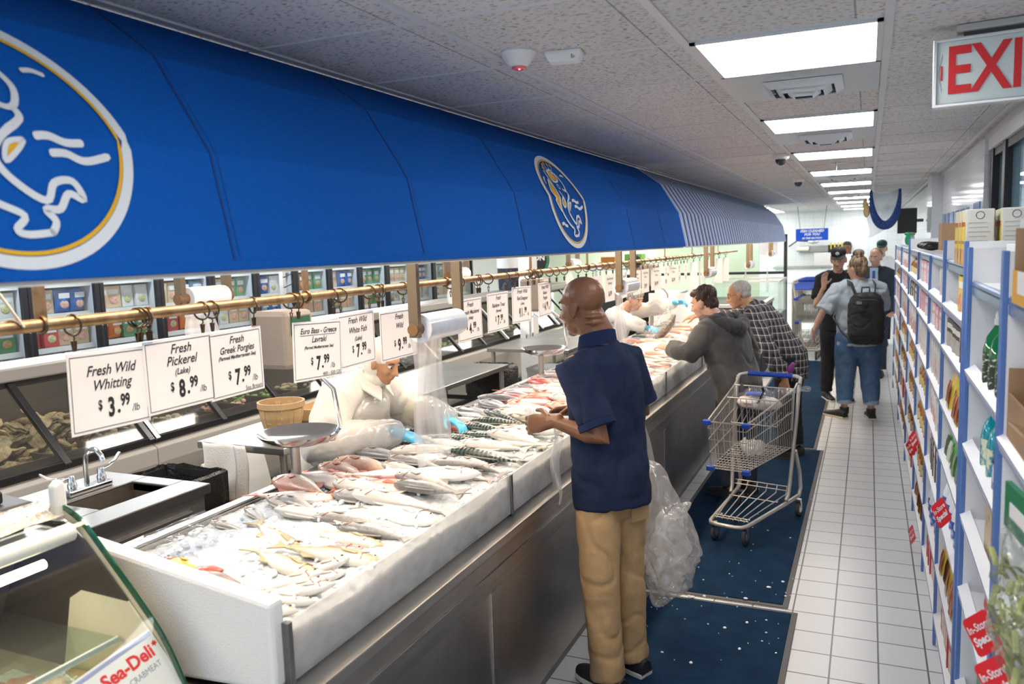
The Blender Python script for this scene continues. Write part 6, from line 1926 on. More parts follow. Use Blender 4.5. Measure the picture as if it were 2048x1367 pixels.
def head(mb, c, face, up, s=1.0, bald=False):
    """c: centre between the ears"""
    f = V(face).normalized()
    u = (V(up) - f * V(up).dot(f)).normalized()
    l = u.cross(f)
    R = basis(f, l, u)
    A = lambda x, y, z: V(c) + R @ V((x * s, y * s, z * s))

    def E(x, y, z, a, b_, cc, rot=None):
        mb.ell(A(x, y, z), (a * s, b_ * s, cc * s), R @ rot if rot is not None else R, 18, 12)
    E(-.012, 0, .048, .098, .076, .082)         # skull
    E(.022, 0, -.005, .074, .066, .092)         # face block
    E(.040, 0, -.070, .048, .045, .040)         # jaw
    E(.066, 0, -.096, .022, .024, .018)         # chin
    E(.070, 0, .040, .026, .052, .020)          # brow ridge
    for q in (-1, 1):
        E(.062, q * .036, -.022, .026, .022, .022)      # cheek
        E(-.004, q * .076, -.006, .021, .012, .036, Matrix.Rotation(q * .35, 3, 'Z') @ Matrix.Rotation(-.12, 3, 'Y'))   # ear
        E(-.010, q * .081, .004, .022, .006, .026, Matrix.Rotation(q * .45, 3, 'Z'))
    mb.tube([A(.088, 0, .026), A(.104, 0, -.006), A(.118, 0, -.026), A(.100, 0, -.036)], [.011 * s, .013 * s, .016 * s, .010 * s], 10, l, True)
    for q in (-1, 1):
        E(.098, q * .014, -.030, .012, .010, .009)      # nostril wing
    E(.088, 0, -.054, .016, .024, .007)         # upper lip
    E(.086, 0, -.066, .015, .021, .008)         # lower lip
    if bald:
        for z in (-.03, -.055):
            mb.tube([A(-.050, -.062, z - .008), A(-.074, -.035, z - .012), A(-.084, 0, z - .014), A(-.074, .035, z - .012), A(-.050, .062, z - .008)], [.006 * s, .011 * s, .0125 * s, .011 * s, .006 * s], 8, u, True)
    return A, R


def eyes(par, A, R, s=1.0, closed=False):
    for q in (-1, 1):
        if not closed:
            e = MB().ell(A(.080, q * .032, .014), (.0125 * s, .0135 * s, .0085 * s), R, 12, 8).build('eye', mat('eye_white', (.72, .70, .66), .2), par, True)
            MB().ell(A(.0905, q * .032, .013), (.004 * s, .006 * s, .006 * s), R, 10, 6).build('iris', mat('dark_iris', (.02, .012, .01), .1), e, True)
        MB().tube([A(.093, q * .012, .032), A(.094, q * .032, .038), A(.080, q * .053, .032)], [.0025 * s, .004 * s, .002 * s], 6).build('eyebrow', mat('dark_brow', (.05, .035, .025), .8), par, True)


def arm(mb, sh, el, wr, r, n=12, ref=(0, 0, 1)):
    sh, el, wr = V(sh), V(el), V(wr)
    mb.tube([sh, sh.lerp(el, .35), sh.lerp(el, .8), el, el.lerp(wr, .25), el.lerp(wr, .7), wr], [r * 1.12, r * 1.08, r * .86, r * .84, r * .86, r * .64, r * .52], n, ref, True)


def leg(mb, hp, kn, an, r, n=14):
    hp, kn, an = V(hp), V(kn), V(an)
    mb.tube([hp, hp.lerp(kn, .4), hp.lerp(kn, .85), kn, kn.lerp(an, .3), kn.lerp(an, .75), an], [r * 1.05, r, r * .76, r * .70, r * .70, r * .50, r * .44], n, (1, 0, 0), True)


def torso(mb, pel, chest, neck, f, wh, dh, wc, dc, hem=None, belly=0.0, ends=True):
    """pel, chest, neck: points up the spine; f: facing; wh/dh half sizes at the hips, wc/dc at the chest"""
    f = V(f).normalized()
    pel, chest, neck = V(pel), V(chest), V(neck)
    pts = [hem if hem is not None else pel - V((0, 0, .10)), pel, pel.lerp(chest, .45) + f * belly, chest, chest.lerp(neck, .55), chest.lerp(neck, .82), neck]
    rs = [(wh, dh), (wh * 1.02, dh * 1.02), ((wh * .5 + wc * .48), (dh + dc) / 2), (wc, dc), (wc * .95, dc * .88), (wc * .6, dc * .62), (wc * .32, dc * .48)]
    mb.tube(pts, rs, 22, f, ends)


def shoe(par, name, heel, dirv, m, sole, L=.27, w=.048):
    d = V((dirv[0], dirv[1], 0)).normalized()
    l = V((-d.y, d.x, 0))
    h = V((heel[0], heel[1], heel[2]))
    R = [(0, .036, .060, 1.0), (.05, .040, .085, 1), (.10, .040, .075, 1), (.16, .046, .055, 1), (.21, .048, .045, 1), (.25, .040, .036, 1), (.272, .022, .026, 1)]
    k = L / .27
    up = MB()
    up.loft([[h + d * (x * k) + l * (ww * k * math.cos(q)) + V((0, 0, .016 + hh * max(0, math.sin(q)) ** .8)) for q in [2 * PI * j / 14 for j in range(14)]] for x, ww, hh, _ in R])
    o = up.build(name, m, par, True)
    so = MB()
    so.prism([h + d * (x * k) + l * (s * (ww + .004) * k) for s, seq in ((1, R), (-1, R[::-1])) for x, ww, hh, _ in seq], (0, 0, .022))
    so.build('sole', sole, o, bevel=.004)
    return o


def cloth(mb, voxel, m, par, name, wr=(.006, 9, 5), smooth=3):
    return link(name, remesh(mb, voxel, smooth, wr), m, par)


BLKSHOE = mat('black_shoe', (.018, .018, .02), .6)
SOLEW = mat('white_sole', (.62, .60, .56), .6)
SOLEB = mat('dark_sole', (.03, .03, .03), .6)

# ================ customer in the navy polo
p = thing('person', 'bald person in navy polo shirt and khaki trousers standing at the fish counter', 'person', (0, 0, 0))
F = V((-.85, .53, 0)).normalized()
LF = V((-F.y, F.x, 0))
pel, chest, neck = V((-1.005, 3.285, .93)), V((-1.03, 3.30, 1.27)), V((-1.055, 3.315, 1.485))
lsh, rsh = V((-1.115, 3.155, 1.40)), V((-.975, 3.455, 1.405))
lel, lwr = V((-.985, 3.10, 1.115)), V((-1.205, 3.105, 1.175))
rel, rwr = V((-.915, 3.50, 1.165)), V((-1.155, 3.29, 1.19))
lk, la, rk, ra = V((-1.02, 3.14, .47)), V((-.985, 3.115, .09)), V((-.965, 3.33, .47)), V((-.935, 3.32, .09))
lhp, rhp = pel + LF * .085 + V((0, 0, -.04)), pel - LF * .085 + V((0, 0, -.04))
FH = V((-.93, .33, -.14))
HC = V((-1.125, 3.30, 1.635))
bd = MB()
A, R = head(bd, HC, FH, (-.12, .05, 1), 1.03, True)
bd.tube([V((-1.045, 3.31, 1.44)), V((-1.065, 3.31, 1.53)), V((-1.105, 3.305, 1.60))], [.074, .072, .072], 14, (0, 1, 0), True)
torso(bd, pel, chest, neck, F, .13, .10, .155, .10)
arm(bd, lsh, lel, lwr, .047)
arm(bd, rsh, rel, rwr, .047)
leg(bd, lhp, lk, la, .075)
leg(bd, rhp, rk, ra, .075)
hand(bd, lwr, (-.95, -.08, -.18), (.1, .75, -.25), -1, .75, 1.05)
hand(bd, rwr, (-.9, -.35, -.06), (.1, -.5, -.7), 1, .7, 1.05)
link('body', remesh(bd, .0042, 2), SK_BROWN, p)
eyes(p, A, R, 1.03)
sb = MB()
torso(sb, pel, chest, neck + V((0, 0, .012)), F, .188, .140, .195, .128, V((-.998, 3.275, .785)), .012, 'end')
sb.tube([lsh + LF * -.07 + V((0, 0, .012)), lsh + V((0, 0, -.01)), lsh.lerp(lel, .40), lsh.lerp(lel, .78)], [.066, .084, .078, .079], 16, (0, 0, 1), 'start')
sb.tube([rsh + LF * .07 + V((0, 0, .012)), rsh + V((0, 0, -.01)), rsh.lerp(rel, .40), rsh.lerp(rel, .80)], [.064, .080, .072, .071], 16, (0, 0, 1), 'start')
POLO = mat('navy_polo', (.014, .022, .054), .9, n=(14, (.020, .030, .066), .4, .65), bump=(11, .9), spec=.2)
cloth(sb, .0085, POLO, p, 'polo_shirt', (.008, 7, 3.2))
cuff = MB()
for a_, b_, r in ((lsh, lel, .0800), (rsh, rel, .072)):
    d = (b_ - a_).normalized()
    q0 = a_.lerp(b_, .76)
    cuff.tube([q0, q0 + d * .028], r + .001, 20)
cuff.build('sleeve_rib', mat('navy_rib', (.014, .024, .07), .9, bump=(500, .3), spec=.2), p, True)
cl_ = MB()
cc = V((-1.066, 3.312, 1.475))
cl_.loft([[cc + LF * (rr * 1.0 * math.cos(q)) + F * (rr * .98 * math.sin(q)) + V((0, 0, z - .022 * math.sin(q))) for q in [2 * PI * k / 28 for k in range(28)]] for rr, z in ((.088, -.008), (.079, .050), (.074, .052), (.080, .0))], False)
cl_.build('collar', MC['navy_rib'], p, True)
MB().tube([A(.02, -.06, -.085) + V((-.01, .0, -.02)), A(.04, -.05, -.10) + V((-.015, 0, -.03))], .012, 8, round_ends=True).build('blue_earplug', mat('bright_blue', (.02, .32, .62), .4), p, True)
tr_ = MB()
tr_.tube([pel + V((0, 0, .01)), pel - V((0, 0, .06)), pel - V((0, 0, .13))], [(.125, .085), (.145, .105), (.15, .115)], 20, F, True)
for hp, kn, an in ((lhp, lk, la), (rhp, rk, ra)):
    tr_.tube([hp + V((0, 0, .02)), hp.lerp(kn, .4), hp.lerp(kn, .9), kn.lerp(an, .3), kn.lerp(an, .8), an + V((0, 0, -.02))], [.090, .095, .084, .080, .074, .078], 18, (1, 0, 0), 'start')
KHAKI = mat('khaki_cotton', (.45, .29, .145), .85, n=(10, (.39, .25, .12), .4, .65), bump=(9, 1.0))
cloth(tr_, .009, KHAKI, p, 'trousers', (.0055, 8, 6.5))
MB().box(pel - F * .118 + LF * -.055 + V((0, 0, -.175)), (.003, .10, .06), basis(F, LF, (0, 0, 1))).build('back_pocket', mat('khaki_pocket', (.41, .26, .125), .85), p, bevel=.001)
shoe(p, 'shoe', la + V((.075, -.03, -.078)), (-.95, .5), BLKSHOE, SOLEW)
shoe(p, 'shoe', ra + V((.075, -.04, -.078)), (-.9, .42), BLKSHOE, SOLEW)
# things in this person's hands
cb = MB().ell((-1.30, 3.12, 1.185), (.022, .016, .03)).ell((-1.325, 3.13, 1.20), (.016, .012, .03))
tag(link('folded_film', remesh(cb, .006, 1, (.008, 30, 30)), FILM2), 'crumpled bit of clear film held in the left hand of the polo wearer', 'film')
hb = MB().sheet(lambda u, v: V((-1.20 - .06 * u + .012 * math.sin(v * 9), 3.17 + .03 * math.sin(u * 7 + v * 4) + .06 * u, 1.16 - .36 * v)), 8, 18)
tag(hb.build('hanging_film', FILM2, None, True), 'strip of clear film hanging from the hands of the polo wearer over the glass', 'film')
bg = MB().tube([(-.905, 3.60, .86), (-.89, 3.61, .74), (-.845, 3.62, .60), (-.82, 3.63, .45), (-.84, 3.62, .33), (-.87, 3.61, .26)], [(.045, .05), (.075, .09), (.115, .13), (.135, .15), (.12, .14), (.06, .08)], 20, (0, 1, 0), True)
bg.ell((-.76, 3.56, .70), (.06, .05, .03), Matrix.Rotation(-.5, 3, 'Y')).ell((-.79, 3.58, .67), (.06, .06, .05))
t = thing('shopping_bag', 'bulging clear plastic bag of fish hanging behind the polo wearer', 'bag', (0, 0, 0))
link('film', remesh(bg, .0085, 1, (.022, 9, 7)), film('thick_bag_film', (.95, .95, .95), .24, (.92, .92, .92), .08, .12, (16, 1.0)), t)
link('contents', remesh(MB().ell((-.85, 3.62, .38), (.10, .11, .11)).ell((-.83, 3.62, .52), (.09, .10, .14)), .010, 1, (.035, 11, 11)), FILM2, t)
tag(MB().tube([(-.905, 3.60, .86), (-.91, 3.56, 1.0), (-.93, 3.53, 1.10)], [(.03, .02), (.012, .01), (.01, .008)], 8).build('bag_twist', FILM, None, True), 'twisted clear bag neck running up to the far arm of the polo wearer', 'bag neck')


# ================ generic builder for the others
def person(label, base, yaw, h, skin, lean=0.0, la=None, ra=None, face=(1, 0, -.15), headoff=(0, 0), legs=((.02, .09, 0), (-.02, -.09, 0)), w=1.0, eye=True, voxel=.008, hands=((1, 0, 0), (0, 0, -1), .4, (1, 0, 0), (0, 0, -1), .4), tilt=0.0, handscale=1.0):
    """local frame: x ahead, y to the left; la/ra = (elbow, wrist) in local metres"""
    p = thing('person', label, 'person', (base[0], base[1], base[2] if len(base) > 2 else 0), yaw)
    k = h / 1.75
    R = Matrix.Rotation(lean, 3, 'Y')
    pel = V((0, 0, .93 * k))
    up = lambda x, y, z: pel + R @ V((x, y, z - .93)) * k if True else None
    J = dict(pel=pel, chest=up(.0, 0, 1.27), neck=up(0, 0, 1.485), lsh=up(0, .175 * w, 1.40), rsh=up(0, -.175 * w, 1.40), head=up(.025, 0, 1.62) + V((headoff[0], headoff[1], 0)))
    J['f'] = R @ V((1, 0, 0))
    J['lel'], J['lwr'] = (V(q) for q in (la or (J['lsh'] + V((-.03, .05, -.29)) * k, J['lsh'] + V((.08, .06, -.53)) * k)))
    J['rel'], J['rwr'] = (V(q) for q in (ra or (J['rsh'] + V((-.03, -.05, -.29)) * k, J['rsh'] + V((.08, -.06, -.53)) * k)))
    J['lan'], J['ran'] = V((legs[0][0], legs[0][1], .08)), V((legs[1][0], legs[1][1], .08))
    J['lhp'], J['rhp'] = pel + V((0, .09 * w, -.04)), pel + V((0, -.09 * w, -.04))
    J['lkn'] = J['lhp'].lerp(J['lan'], .5) + V((.025, 0, 0))
    J['rkn'] = J['rhp'].lerp(J['ran'], .5) + V((.025, 0, 0))
    b = MB()
    A, RR = head(b, J['head'], face, (-.1, 0, 1), k)
    b.tube([J['neck'] - V((0, 0, .05)), J['neck'].lerp(J['head'], .4), J['head'] + V((-.02, 0, -.04))], [.060 * k, .056 * k, .055 * k], 12, (0, 1, 0), True)
    torso(b, pel, J['chest'], J['neck'], J['f'], .13 * w, .095, .15 * w, .10)
    arm(b, J['lsh'], J['lel'], J['lwr'], .042)
    arm(b, J['rsh'], J['rel'], J['rwr'], .042)
    leg(b, J['lhp'], J['lkn'], J['lan'], .072)
    leg(b, J['rhp'], J['rkn'], J['ran'], .072)
    if not (hands and hands[0] is None):
        hand(b, J['lwr'], hands[0], hands[1], -1, hands[2], handscale)
        hand(b, J['rwr'], hands[3], hands[4], 1, hands[5], handscale)
    link('body', remesh(b, voxel, 2), skin, p)
    if eye:
        eyes(p, A, RR, k)
    return p, J, A, RR, k


def top(p, J, m, name, k, w=1.0, ex=.028, hem=.80, sl=1.0, sl2=True, wr=(.008, 8, 4), voxel=.011, belly=.015, cuffs=True, hip=1.0):
    s = MB()
    pel = J['pel']
    torso(s, pel, J['chest'], J['neck'] - V((0, 0, .01)), J['f'], (.145 * w + ex) * hip, (.105 + ex) * hip, .165 * w + ex, .108 + ex, V((0, 0, hem)), belly, 'end')
    for sh, el, wr_ in ((J['lsh'], J['lel'], J['lwr']), (J['rsh'], J['rel'], J['rwr'])):
        pts = [sh + (J['neck'] - sh) * .45, sh, sh.lerp(el, .5), el]
        rs = [.055 + ex * .6, .052 + ex, .048 + ex, .046 + ex * .9]
        if sl >= 1:
            pts += [el.lerp(wr_, .5), el.lerp(wr_, .93)]
            rs += [.042 + ex * .9, .034 + ex * .7]
        else:
            pts[2:] = [sh.lerp(el, .5), sh.lerp(el, sl)]
            rs[2:] = [.050 + ex, .050 + ex]
        s.tube(pts, rs, 14, (0, 0, 1), 'start')
    return cloth(s, voxel, m, p, name, wr)


def trousers(p, J, m, w=1.0, ex=.016, wr=(.005, 8, 6), hemz=.10, voxel=.011, name='trousers', taper=.072):
    s = MB()
    pel = J['pel']
    s.tube([pel + V((0, 0, -.03)), pel - V((0, 0, .07)), pel - V((0, 0, .13))], [(.12 * w + ex, .085 + ex), (.145 * w + ex, .105 + ex), (.14 * w + ex, .105 + ex)], 18, (1, 0, 0), True)
    for hp, kn, an in ((J['lhp'], J['lkn'], J['lan']), (J['rhp'], J['rkn'], J['ran'])):
        q = an + V((0, 0, hemz - .08))
        s.tube([hp, hp.lerp(kn, .4), hp.lerp(kn, .9), kn.lerp(q, .4), q], [.080 * w + ex, .078 * w + ex, .066 * w + ex, .060 * w + ex, taper - .0 + (ex - .016)], 14, (1, 0, 0), 'start')
    return cloth(s, voxel, m, p, name, wr)


def hair_cap(p, A, R, m, k, pts, name='hair', voxel=.007, wr=(.004, 40, 20)):
    s = MB()
    for x, y, z, a, b_, c in pts:
        s.ell(A(x, y, z), (a * k, b_ * k, c * k), R, 16, 12)
    return cloth(s, voxel, m, p, name, wr, 1)


def base_cap(p, A, R, m, k, name='cap'):
    o = MB()
    o.ell(A(-.014, 0, .086), (.102 * k, .085 * k, .066 * k), R, 20, 12)
    c = link(name, remesh(o, .008, 1), m, p)
    br = MB()
    br.loft([[A(x, yy * w_, .068 + dz - .01 * abs(yy) ** 2 * 4) for yy in [-.075 + .15 * j / 8 for j in range(9)]] + [A(x, yy * w_, .060 + dz - .01 * abs(yy) ** 2 * 4) for yy in [.075 - .15 * j / 8 for j in range(9)]] for x, w_, dz in ((.06, 1, .006), (.10, .98, .0), (.135, .85, -.008), (.155, .55, -.014))])
    br.build('peak', m, c, True)
    return c


# ================ worker in white at the near end of the counter
WCOAT = mat('white_coat', (.80, .77, .71), .8, n=(7, (.74, .71, .65), .4, .65), bump=(60, .15))
APRON = film('plastic_apron', (.95, .95, .94), .45, (.9, .89, .86), .08, .15, (12, .6))
GLOVE = mat('blue_glove', (.10, .48, .72), .35)
p, J, A, R, k = person('person in white coat and plastic apron with blue gloves bending over the fish', (-2.60, 3.43), math.radians(2), 1.55, SK_TAN, .50, ((.30, .36, 1.02), (.60, .20, 1.03)), ((.18, -.36, .98), (.50, -.16, 1.03)), (.90, -.16, -.40), (.04, 0), w=1.22, hands=(None,) * 6)
top(p, J, WCOAT, 'coat', k, 1.22, .05, .58, 1.0, wr=(.007, 7, 4), hip=1.05)
trousers(p, J, mat('grey_work_trousers', (.25, .25, .26), .8), 1.1)
hd_ = MB()
for x, y, z, a, b_, c in ((-.02, 0, .052, .108, .09, .09), (-.03, 0, -.02, .08, .088, .10), (-.02, 0, -.11, .08, .085, .06)):
    hd_.ell(A(x, y, z), (a * k, b_ * k, c * k), R)
cloth(hd_, .008, mat('pale_hood', (.74, .70, .62), .8), p, 'hood', (.004, 12, 12))
co_ = MB()
for q in (-1, 1):
    n0 = J['neck']
    co_.prism([n0 + V((.05, q * .02, .03)), n0 + V((.0, q * .085, .05)), n0 + V((.06, q * .12, -.03)), n0 + V((.13, q * .06, -.10)), n0 + V((.11, q * .02, -.05))], (.008, 0, .008))
co_.build('collar', WCOAT, p, bevel=.004)
ap = MB()
ap.tube([V((.10, 0, .45)), V((.115, 0, .80)), J['pel'].lerp(J['chest'], .6) + V((.09, 0, 0)), J['chest'] + J['f'] * .105 + V((0, 0, .06))], [(.28, .18), (.27, .18), (.25, .155), (.17, .115)], 20, (1, 0, 0), True)
cloth(ap, .011, APRON, p, 'apron', (.004, 6, 6))
for a_ in ((J['lwr'], (.9, -.35, -.2), (0, -.3, -.9), -1, .35, 1.02), (J['rwr'], (.85, .3, -.3), (.1, .3, -.9), 1, .4, 1.02)):
    gl = MB()
    hand(gl, *a_)
    link('glove', remesh(gl, .005, 1), GLOVE, p)
for an in ('lan', 'ran'):
    shoe(p, 'shoe', J[an] + V((-.07, 0, -.08)), (1, 0), BLKSHOE, SOLEB)
for s_ in (-1, 1):
    a0 = J['lel'] if s_ > 0 else J['rel']
    w0 = J['lwr'] if s_ > 0 else J['rwr']
    cloth(MB().tube([a0.lerp(w0, .05), a0.lerp(w0, .5), a0.lerp(w0, .95)], [.098, .104, .072], 14, (0, 0, 1), True), .010, APRON, p, 'plastic_sleeve', (.004, 14, 14))

# ================ second worker, hair net, holding a fish out in a bag
p, J, A, R, k = person('person in white coat and hair net reaching a bagged fish across the counter', (-2.58, 8.28), math.radians(-16), 1.55, SK_LIGHT, .54, ((.50, .18, 1.24), (.80, .10, 1.30)), ((.42, -.22, 1.12), (.62, -.16, 1.06)), (.90, -.25, -.38), (.05, 0), w=1.05, hands=(None,) * 6)
top(p, J, WCOAT, 'coat', k, 1.05, .04, .60, wr=(.012, 7, 5))
trousers(p, J, MC['grey_work_trousers'])
hair_cap(p, A, R, mat('grey_hair_net', (.27, .25, .24), .6, n=(60, (.55, .54, .53), .5, .62, (1, 1, .15))), k, ((-.022, 0, .066, .112, .094, .088), (-.05, 0, .02, .08, .09, .07)), 'hair_net', .007, (.006, 30, 12))
for a_ in ((J['lwr'], (.95, -.1, .1), (.0, -.5, -.8), -1, .6, 1.05), (J['rwr'], (.9, .1, -.2), (.0, .4, -.8), 1, .5, 1.05)):
    gl = MB()
    hand(gl, *a_)
    link('glove', remesh(gl, .006, 1), GLOVE, p)
MB().box(J['chest'] + V((.02, -.2, -.30)), (.03, .012, .4)).build('apron_strap', mat('strap_blue', (.04, .28, .62), .5), p)
for an in ('lan', 'ran'):
    shoe(p, 'shoe', J[an] + V((-.07, 0, -.08)), (1, 0), BLKSHOE, SOLEB)
t = thing('bagged_fish', 'dark scaly whole fish in a clear bag held up between worker and customers', 'fish', (0, 0, 0))
link('bag', remesh(MB().tube([(-1.80, 7.90, 1.28), (-1.80, 7.84, 1.20), (-1.84, 7.74, 1.10), (-1.90, 7.64, 1.02)], [(.02, .02), (.07, .05), (.11, .07), (.08, .06)], 14, (1, 0, 0), True), .010, 1, (.012, 12, 12)), FILM, t)
MB().tube([(-1.72, 7.78, 1.20), (-1.74, 7.76, 1.14), (-1.79, 7.73, 1.07), (-1.85, 7.70, 1.01), (-1.90, 7.67, .97)], [(.02, .02), (.06, .035), (.072, .04), (.06, .035), (.03, .02)], 16, (1, 0, 0), True).build('fish', mat('dark_scales', (.16, .14, .11), .3, n=(55, (.30, .27, .22), .45, .6), coat=.4), t, True)

# ================ customer in the grey hooded jacket
GREYF = mat('charcoal_fleece', (.060, .057, .057), .95, n=(12, (.08, .077, .077), .4, .65), bump=(260, .2), sheen=.2)
p, J, A, R, k = person('person in charcoal hooded jacket leaning on the counter edge, short dark hair', (-.86, 6.05), math.radians(156), 1.60, SK_LIGHT, .34, ((.20, .33, 1.10), (.43, .27, 1.12)), ((.12, -.36, 1.02), (.34, -.32, 1.06)), (.95, .18, -.30), (.07, .0), w=1.22, hands=((.9, -.1, .1), (.1, -.4, -.9), .4, (.9, .1, .1), (.1, .4, -.9), .4))
top(p, J, GREYF, 'hooded_jacket', k, 1.22, .042, .70, wr=(.010, 7, 4.5), belly=.01)
hd_ = MB()
nb = J['neck']
hd_.tube([nb + V((.05, .13, .0)), nb + V((-.06, .14, .01)), nb + V((-.15, .08, -.03)), nb + V((-.18, 0, -.07)), nb + V((-.15, -.08, -.03)), nb + V((-.06, -.14, .01)), nb + V((.05, -.13, .0))], [.032, .045, .055, .062, .055, .045, .032], 14, (0, 0, 1), True)
cloth(hd_, .010, GREYF, p, 'hood', (.010, 10, 10))
trousers(p, J, mat('dark_jeans', (.03, .04, .07), .85), 1.1)
HAIRB = mat('dark_brown_hair', (.035, .022, .016), .5, n=(70, (.075, .045, .03), .4, .7, (1, 1, .12)))
hair_cap(p, A, R, HAIRB, k, ((-.03, 0, .066, .104, .090, .086), (-.065, 0, .0, .055, .082, .085), (-.06, 0, -.05, .045, .06, .05), (.04, 0, .098, .05, .07, .04)), wr=(.010, 26, 8))
for an in ('lan', 'ran'):
    shoe(p, 'shoe', J[an] + V((-.07, 0, -.08)), (1, 0), BLKSHOE, SOLEB)
tag(link('shopping_bag', remesh(MB().ell((-1.33, 6.10, 1.10), (.09, .10, .10)).ell((-1.28, 6.16, 1.16), (.06, .07, .06)), .010, 1, (.025, 13, 13)), FILM2), 'crumpled clear bag held over the fish by the hooded jacket wearer', 'bag')


# ================ customer in the plaid shirt
def plaid(nt, b, src):
    N, L = nt.nodes, nt.links
    sx = N.new('ShaderNodeSeparateXYZ')
    L.new(src, sx.inputs[0])
    acc = None
    ad = N.new('ShaderNodeMath')
    L.new(sx.outputs['X'], ad.inputs[0])
    L.new(sx.outputs['Y'], ad.inputs[1])
    for axis, sock in (('Y', ad.outputs[0]), ('Z', sx.outputs['Z'])):
        for fq, lo in ((17, .80), (17, None)):
            m1 = N.new('ShaderNodeMath')
            m1.operation = 'MULTIPLY'
            m1.inputs[1].default_value = fq
            L.new(sock, m1.inputs[0])
            m2 = N.new('ShaderNodeMath')
            m2.operation = 'FRACT'
            L.new(m1.outputs[0], m2.inputs[0])
            r = N.new('ShaderNodeValToRGB')
            r.color_ramp.interpolation = 'CONSTANT'
            e = r.color_ramp.elements
            if lo:
                e[0].color = (0, 0, 0, 1)
                e[1].position, e[1].color = .80, (.42, .38, .35, 1)
                q = e.new(.9)
                q.color = (0, 0, 0, 1)
            else:
                e[0].color = (.012, .012, .014, 1)
                e[1].position, e[1].color = .45, (.055, .055, .06, 1)
            L.new(m2.outputs[0], r.inputs[0])
            if acc is None:
                acc = r.outputs[0]
            else:
                mx = N.new('ShaderNodeMixRGB')
                mx.blend_type = 'ADD'
                mx.inputs[0].default_value = .75
                L.new(acc, mx.inputs[1])
                L.new(r.outputs[0], mx.inputs[2])
                acc = mx.outputs[0]
    L.new(acc, b.inputs['Base Color'])


PLAID = mat('black_white_plaid', (.1, .1, .1), .85, build=plaid)
p, J, A, R, k = person('person with cropped grey hair and glasses in black plaid shirt reaching across the fish', (-.60, 7.30), math.radians(168), 1.70, SK_TAN, .66, ((.08, .34, .98), (-.06, .36, .74)), ((.62, -.16, 1.20), (.90, -.10, 1.22)), (.95, .22, -.25), (.03, 0), w=1.08, hands=((-.1, 0, -1), (0, -1, 0), .7, (.9, 0, -.2), (0, -.3, -1), .3))
top(p, J, PLAID, 'plaid_shirt', k, 1.08, .036, .70, wr=(.010, 7, 5))
trousers(p, J, mat('black_trousers', (.012, .012, .014), .85))
hair_cap(p, A, R, mat('cropped_grey_hair', (.34, .32, .30), .8, n=(80, (.46, .44, .42), .4, .65)), k, ((-.026, 0, .052, .098, .080, .084), (-.055, 0, .0, .055, .078, .055)), wr=(.002, 40, 40))
gs_ = MB()
for q in (-1, 1):
    gs_.tube([A(.10, q * .012, .016), A(.098, q * .03, .028), A(.090, q * .055, .016), A(.092, q * .032, -.004)], .0018, 6, closed=True)
    gs_.tube([A(.088, q * .055, .018), A(.03, q * .078, .018), A(-.02, q * .082, .012)], .0018, 6)
gs_.tube([A(.10, .012, .018), A(.10, -.012, .018)], .0018, 6)
gs_.build('glasses', BLACK, p, True)
MB().box(J['chest'] + V((.125, 0, .09)), (.02, .09, .16), Matrix.Rotation(.66, 3, 'Y')).build('undershirt', mat('navy_undershirt', (.01, .07, .18), .8), p)
for an in ('lan', 'ran'):
    shoe(p, 'shoe', J[an] + V((-.07, 0, -.08)), (1, 0), BLKSHOE, SOLEB)
tag(MB().tube([(-.62, 6.96, .77), (-.58, 6.94, .83), (-.55, 6.93, .88)], [(.014, .02), (.02, .028), (.014, .02)], 12, round_ends=True).build('coin_purse', mat('purple_purse', (.30, .05, .26), .5), None, True), 'small purple purse held by the plaid shirt wearer', 'purse')

# ================ shopper with the backpack
DENIML = mat('light_denim', (.36, .43, .48), .85, n=(9, (.44, .50, .54), .4, .65), bump=(200, .15))
DENIM = mat('blue_denim', (.07, .14, .27), .85, n=(8, (.11, .20, .34), .4, .68), bump=(250, .2))
p, J, A, R, k = person('person in light denim shirt and rolled jeans wearing a black backpack, hair in a bun', (-.08, 9.10), math.radians(105), 1.70, SK_LIGHT, .03, ((-.03, .37, 1.13), (.0, .45, .93)), ((.16, -.27, 1.14), (.38, -.12, 1.26)), (.80, .60, -.08), (-.02, .02), legs=((.04, .12, 0), (-.03, -.13, 0)), w=1.22, hands=((.45, -.1, -.9), (0, -1, 0), .35, (.8, .5, .2), (0, .3, -1), .4))
top(p, J, DENIML, 'denim_shirt', k, 1.25, .040, .78, .92, wr=(.012, 7, 5))
trousers(p, J, DENIM, 1.28, .020, (.006, 9, 8), .17, name='jeans', taper=.074)
cu = MB()
for an in ('lan', 'ran'):
    cu.tube([J[an] + V((0, 0, .08)), J[an] + V((0, 0, .125))], .077, 18)
cu.build('rolled_cuff', mat('pale_denim_cuff', (.30, .40, .50), .85), p, True)
for an in ('lan', 'ran'):
    MB().tube([J[an] + V((0, 0, -.03)), J[an] + V((0, 0, .035))], .047, 14).build('sock', BLACK, p, True)
    shoe(p, 'shoe', J[an] + V((-.06, 0, -.08)), (.8, .55) if an == 'lan' else (1, -.1), BLKSHOE, mat('cream_sole', (.62, .55, .46), .6), .28)
HAIRL = mat('streaked_brown_hair', (.12, .075, .045), .5, n=(45, (.34, .24, .15), .42, .66, (1, 1, .15)))
hair_cap(p, A, R, HAIRL, k, ((-.026, 0, .060, .103, .088, .088), (-.055, 0, -.01, .065, .082, .082), (-.055, .01, .165, .048, .048, .042)), wr=(.007, 26, 10))
MB().tube([A(-.055 + .035 * math.cos(q), .01 + .035 * math.sin(q), .135) for q in [2 * PI * j / 14 for j in range(14)]], .009, 6, closed=True).build('hair_tie', HAIRL, p, True)
bk = thing('backpack', 'black backpack worn over the light denim shirt', 'backpack', (-.08, 9.10, 0), math.radians(105))
c0 = V((-.26, 0, 1.12))
m = MB()
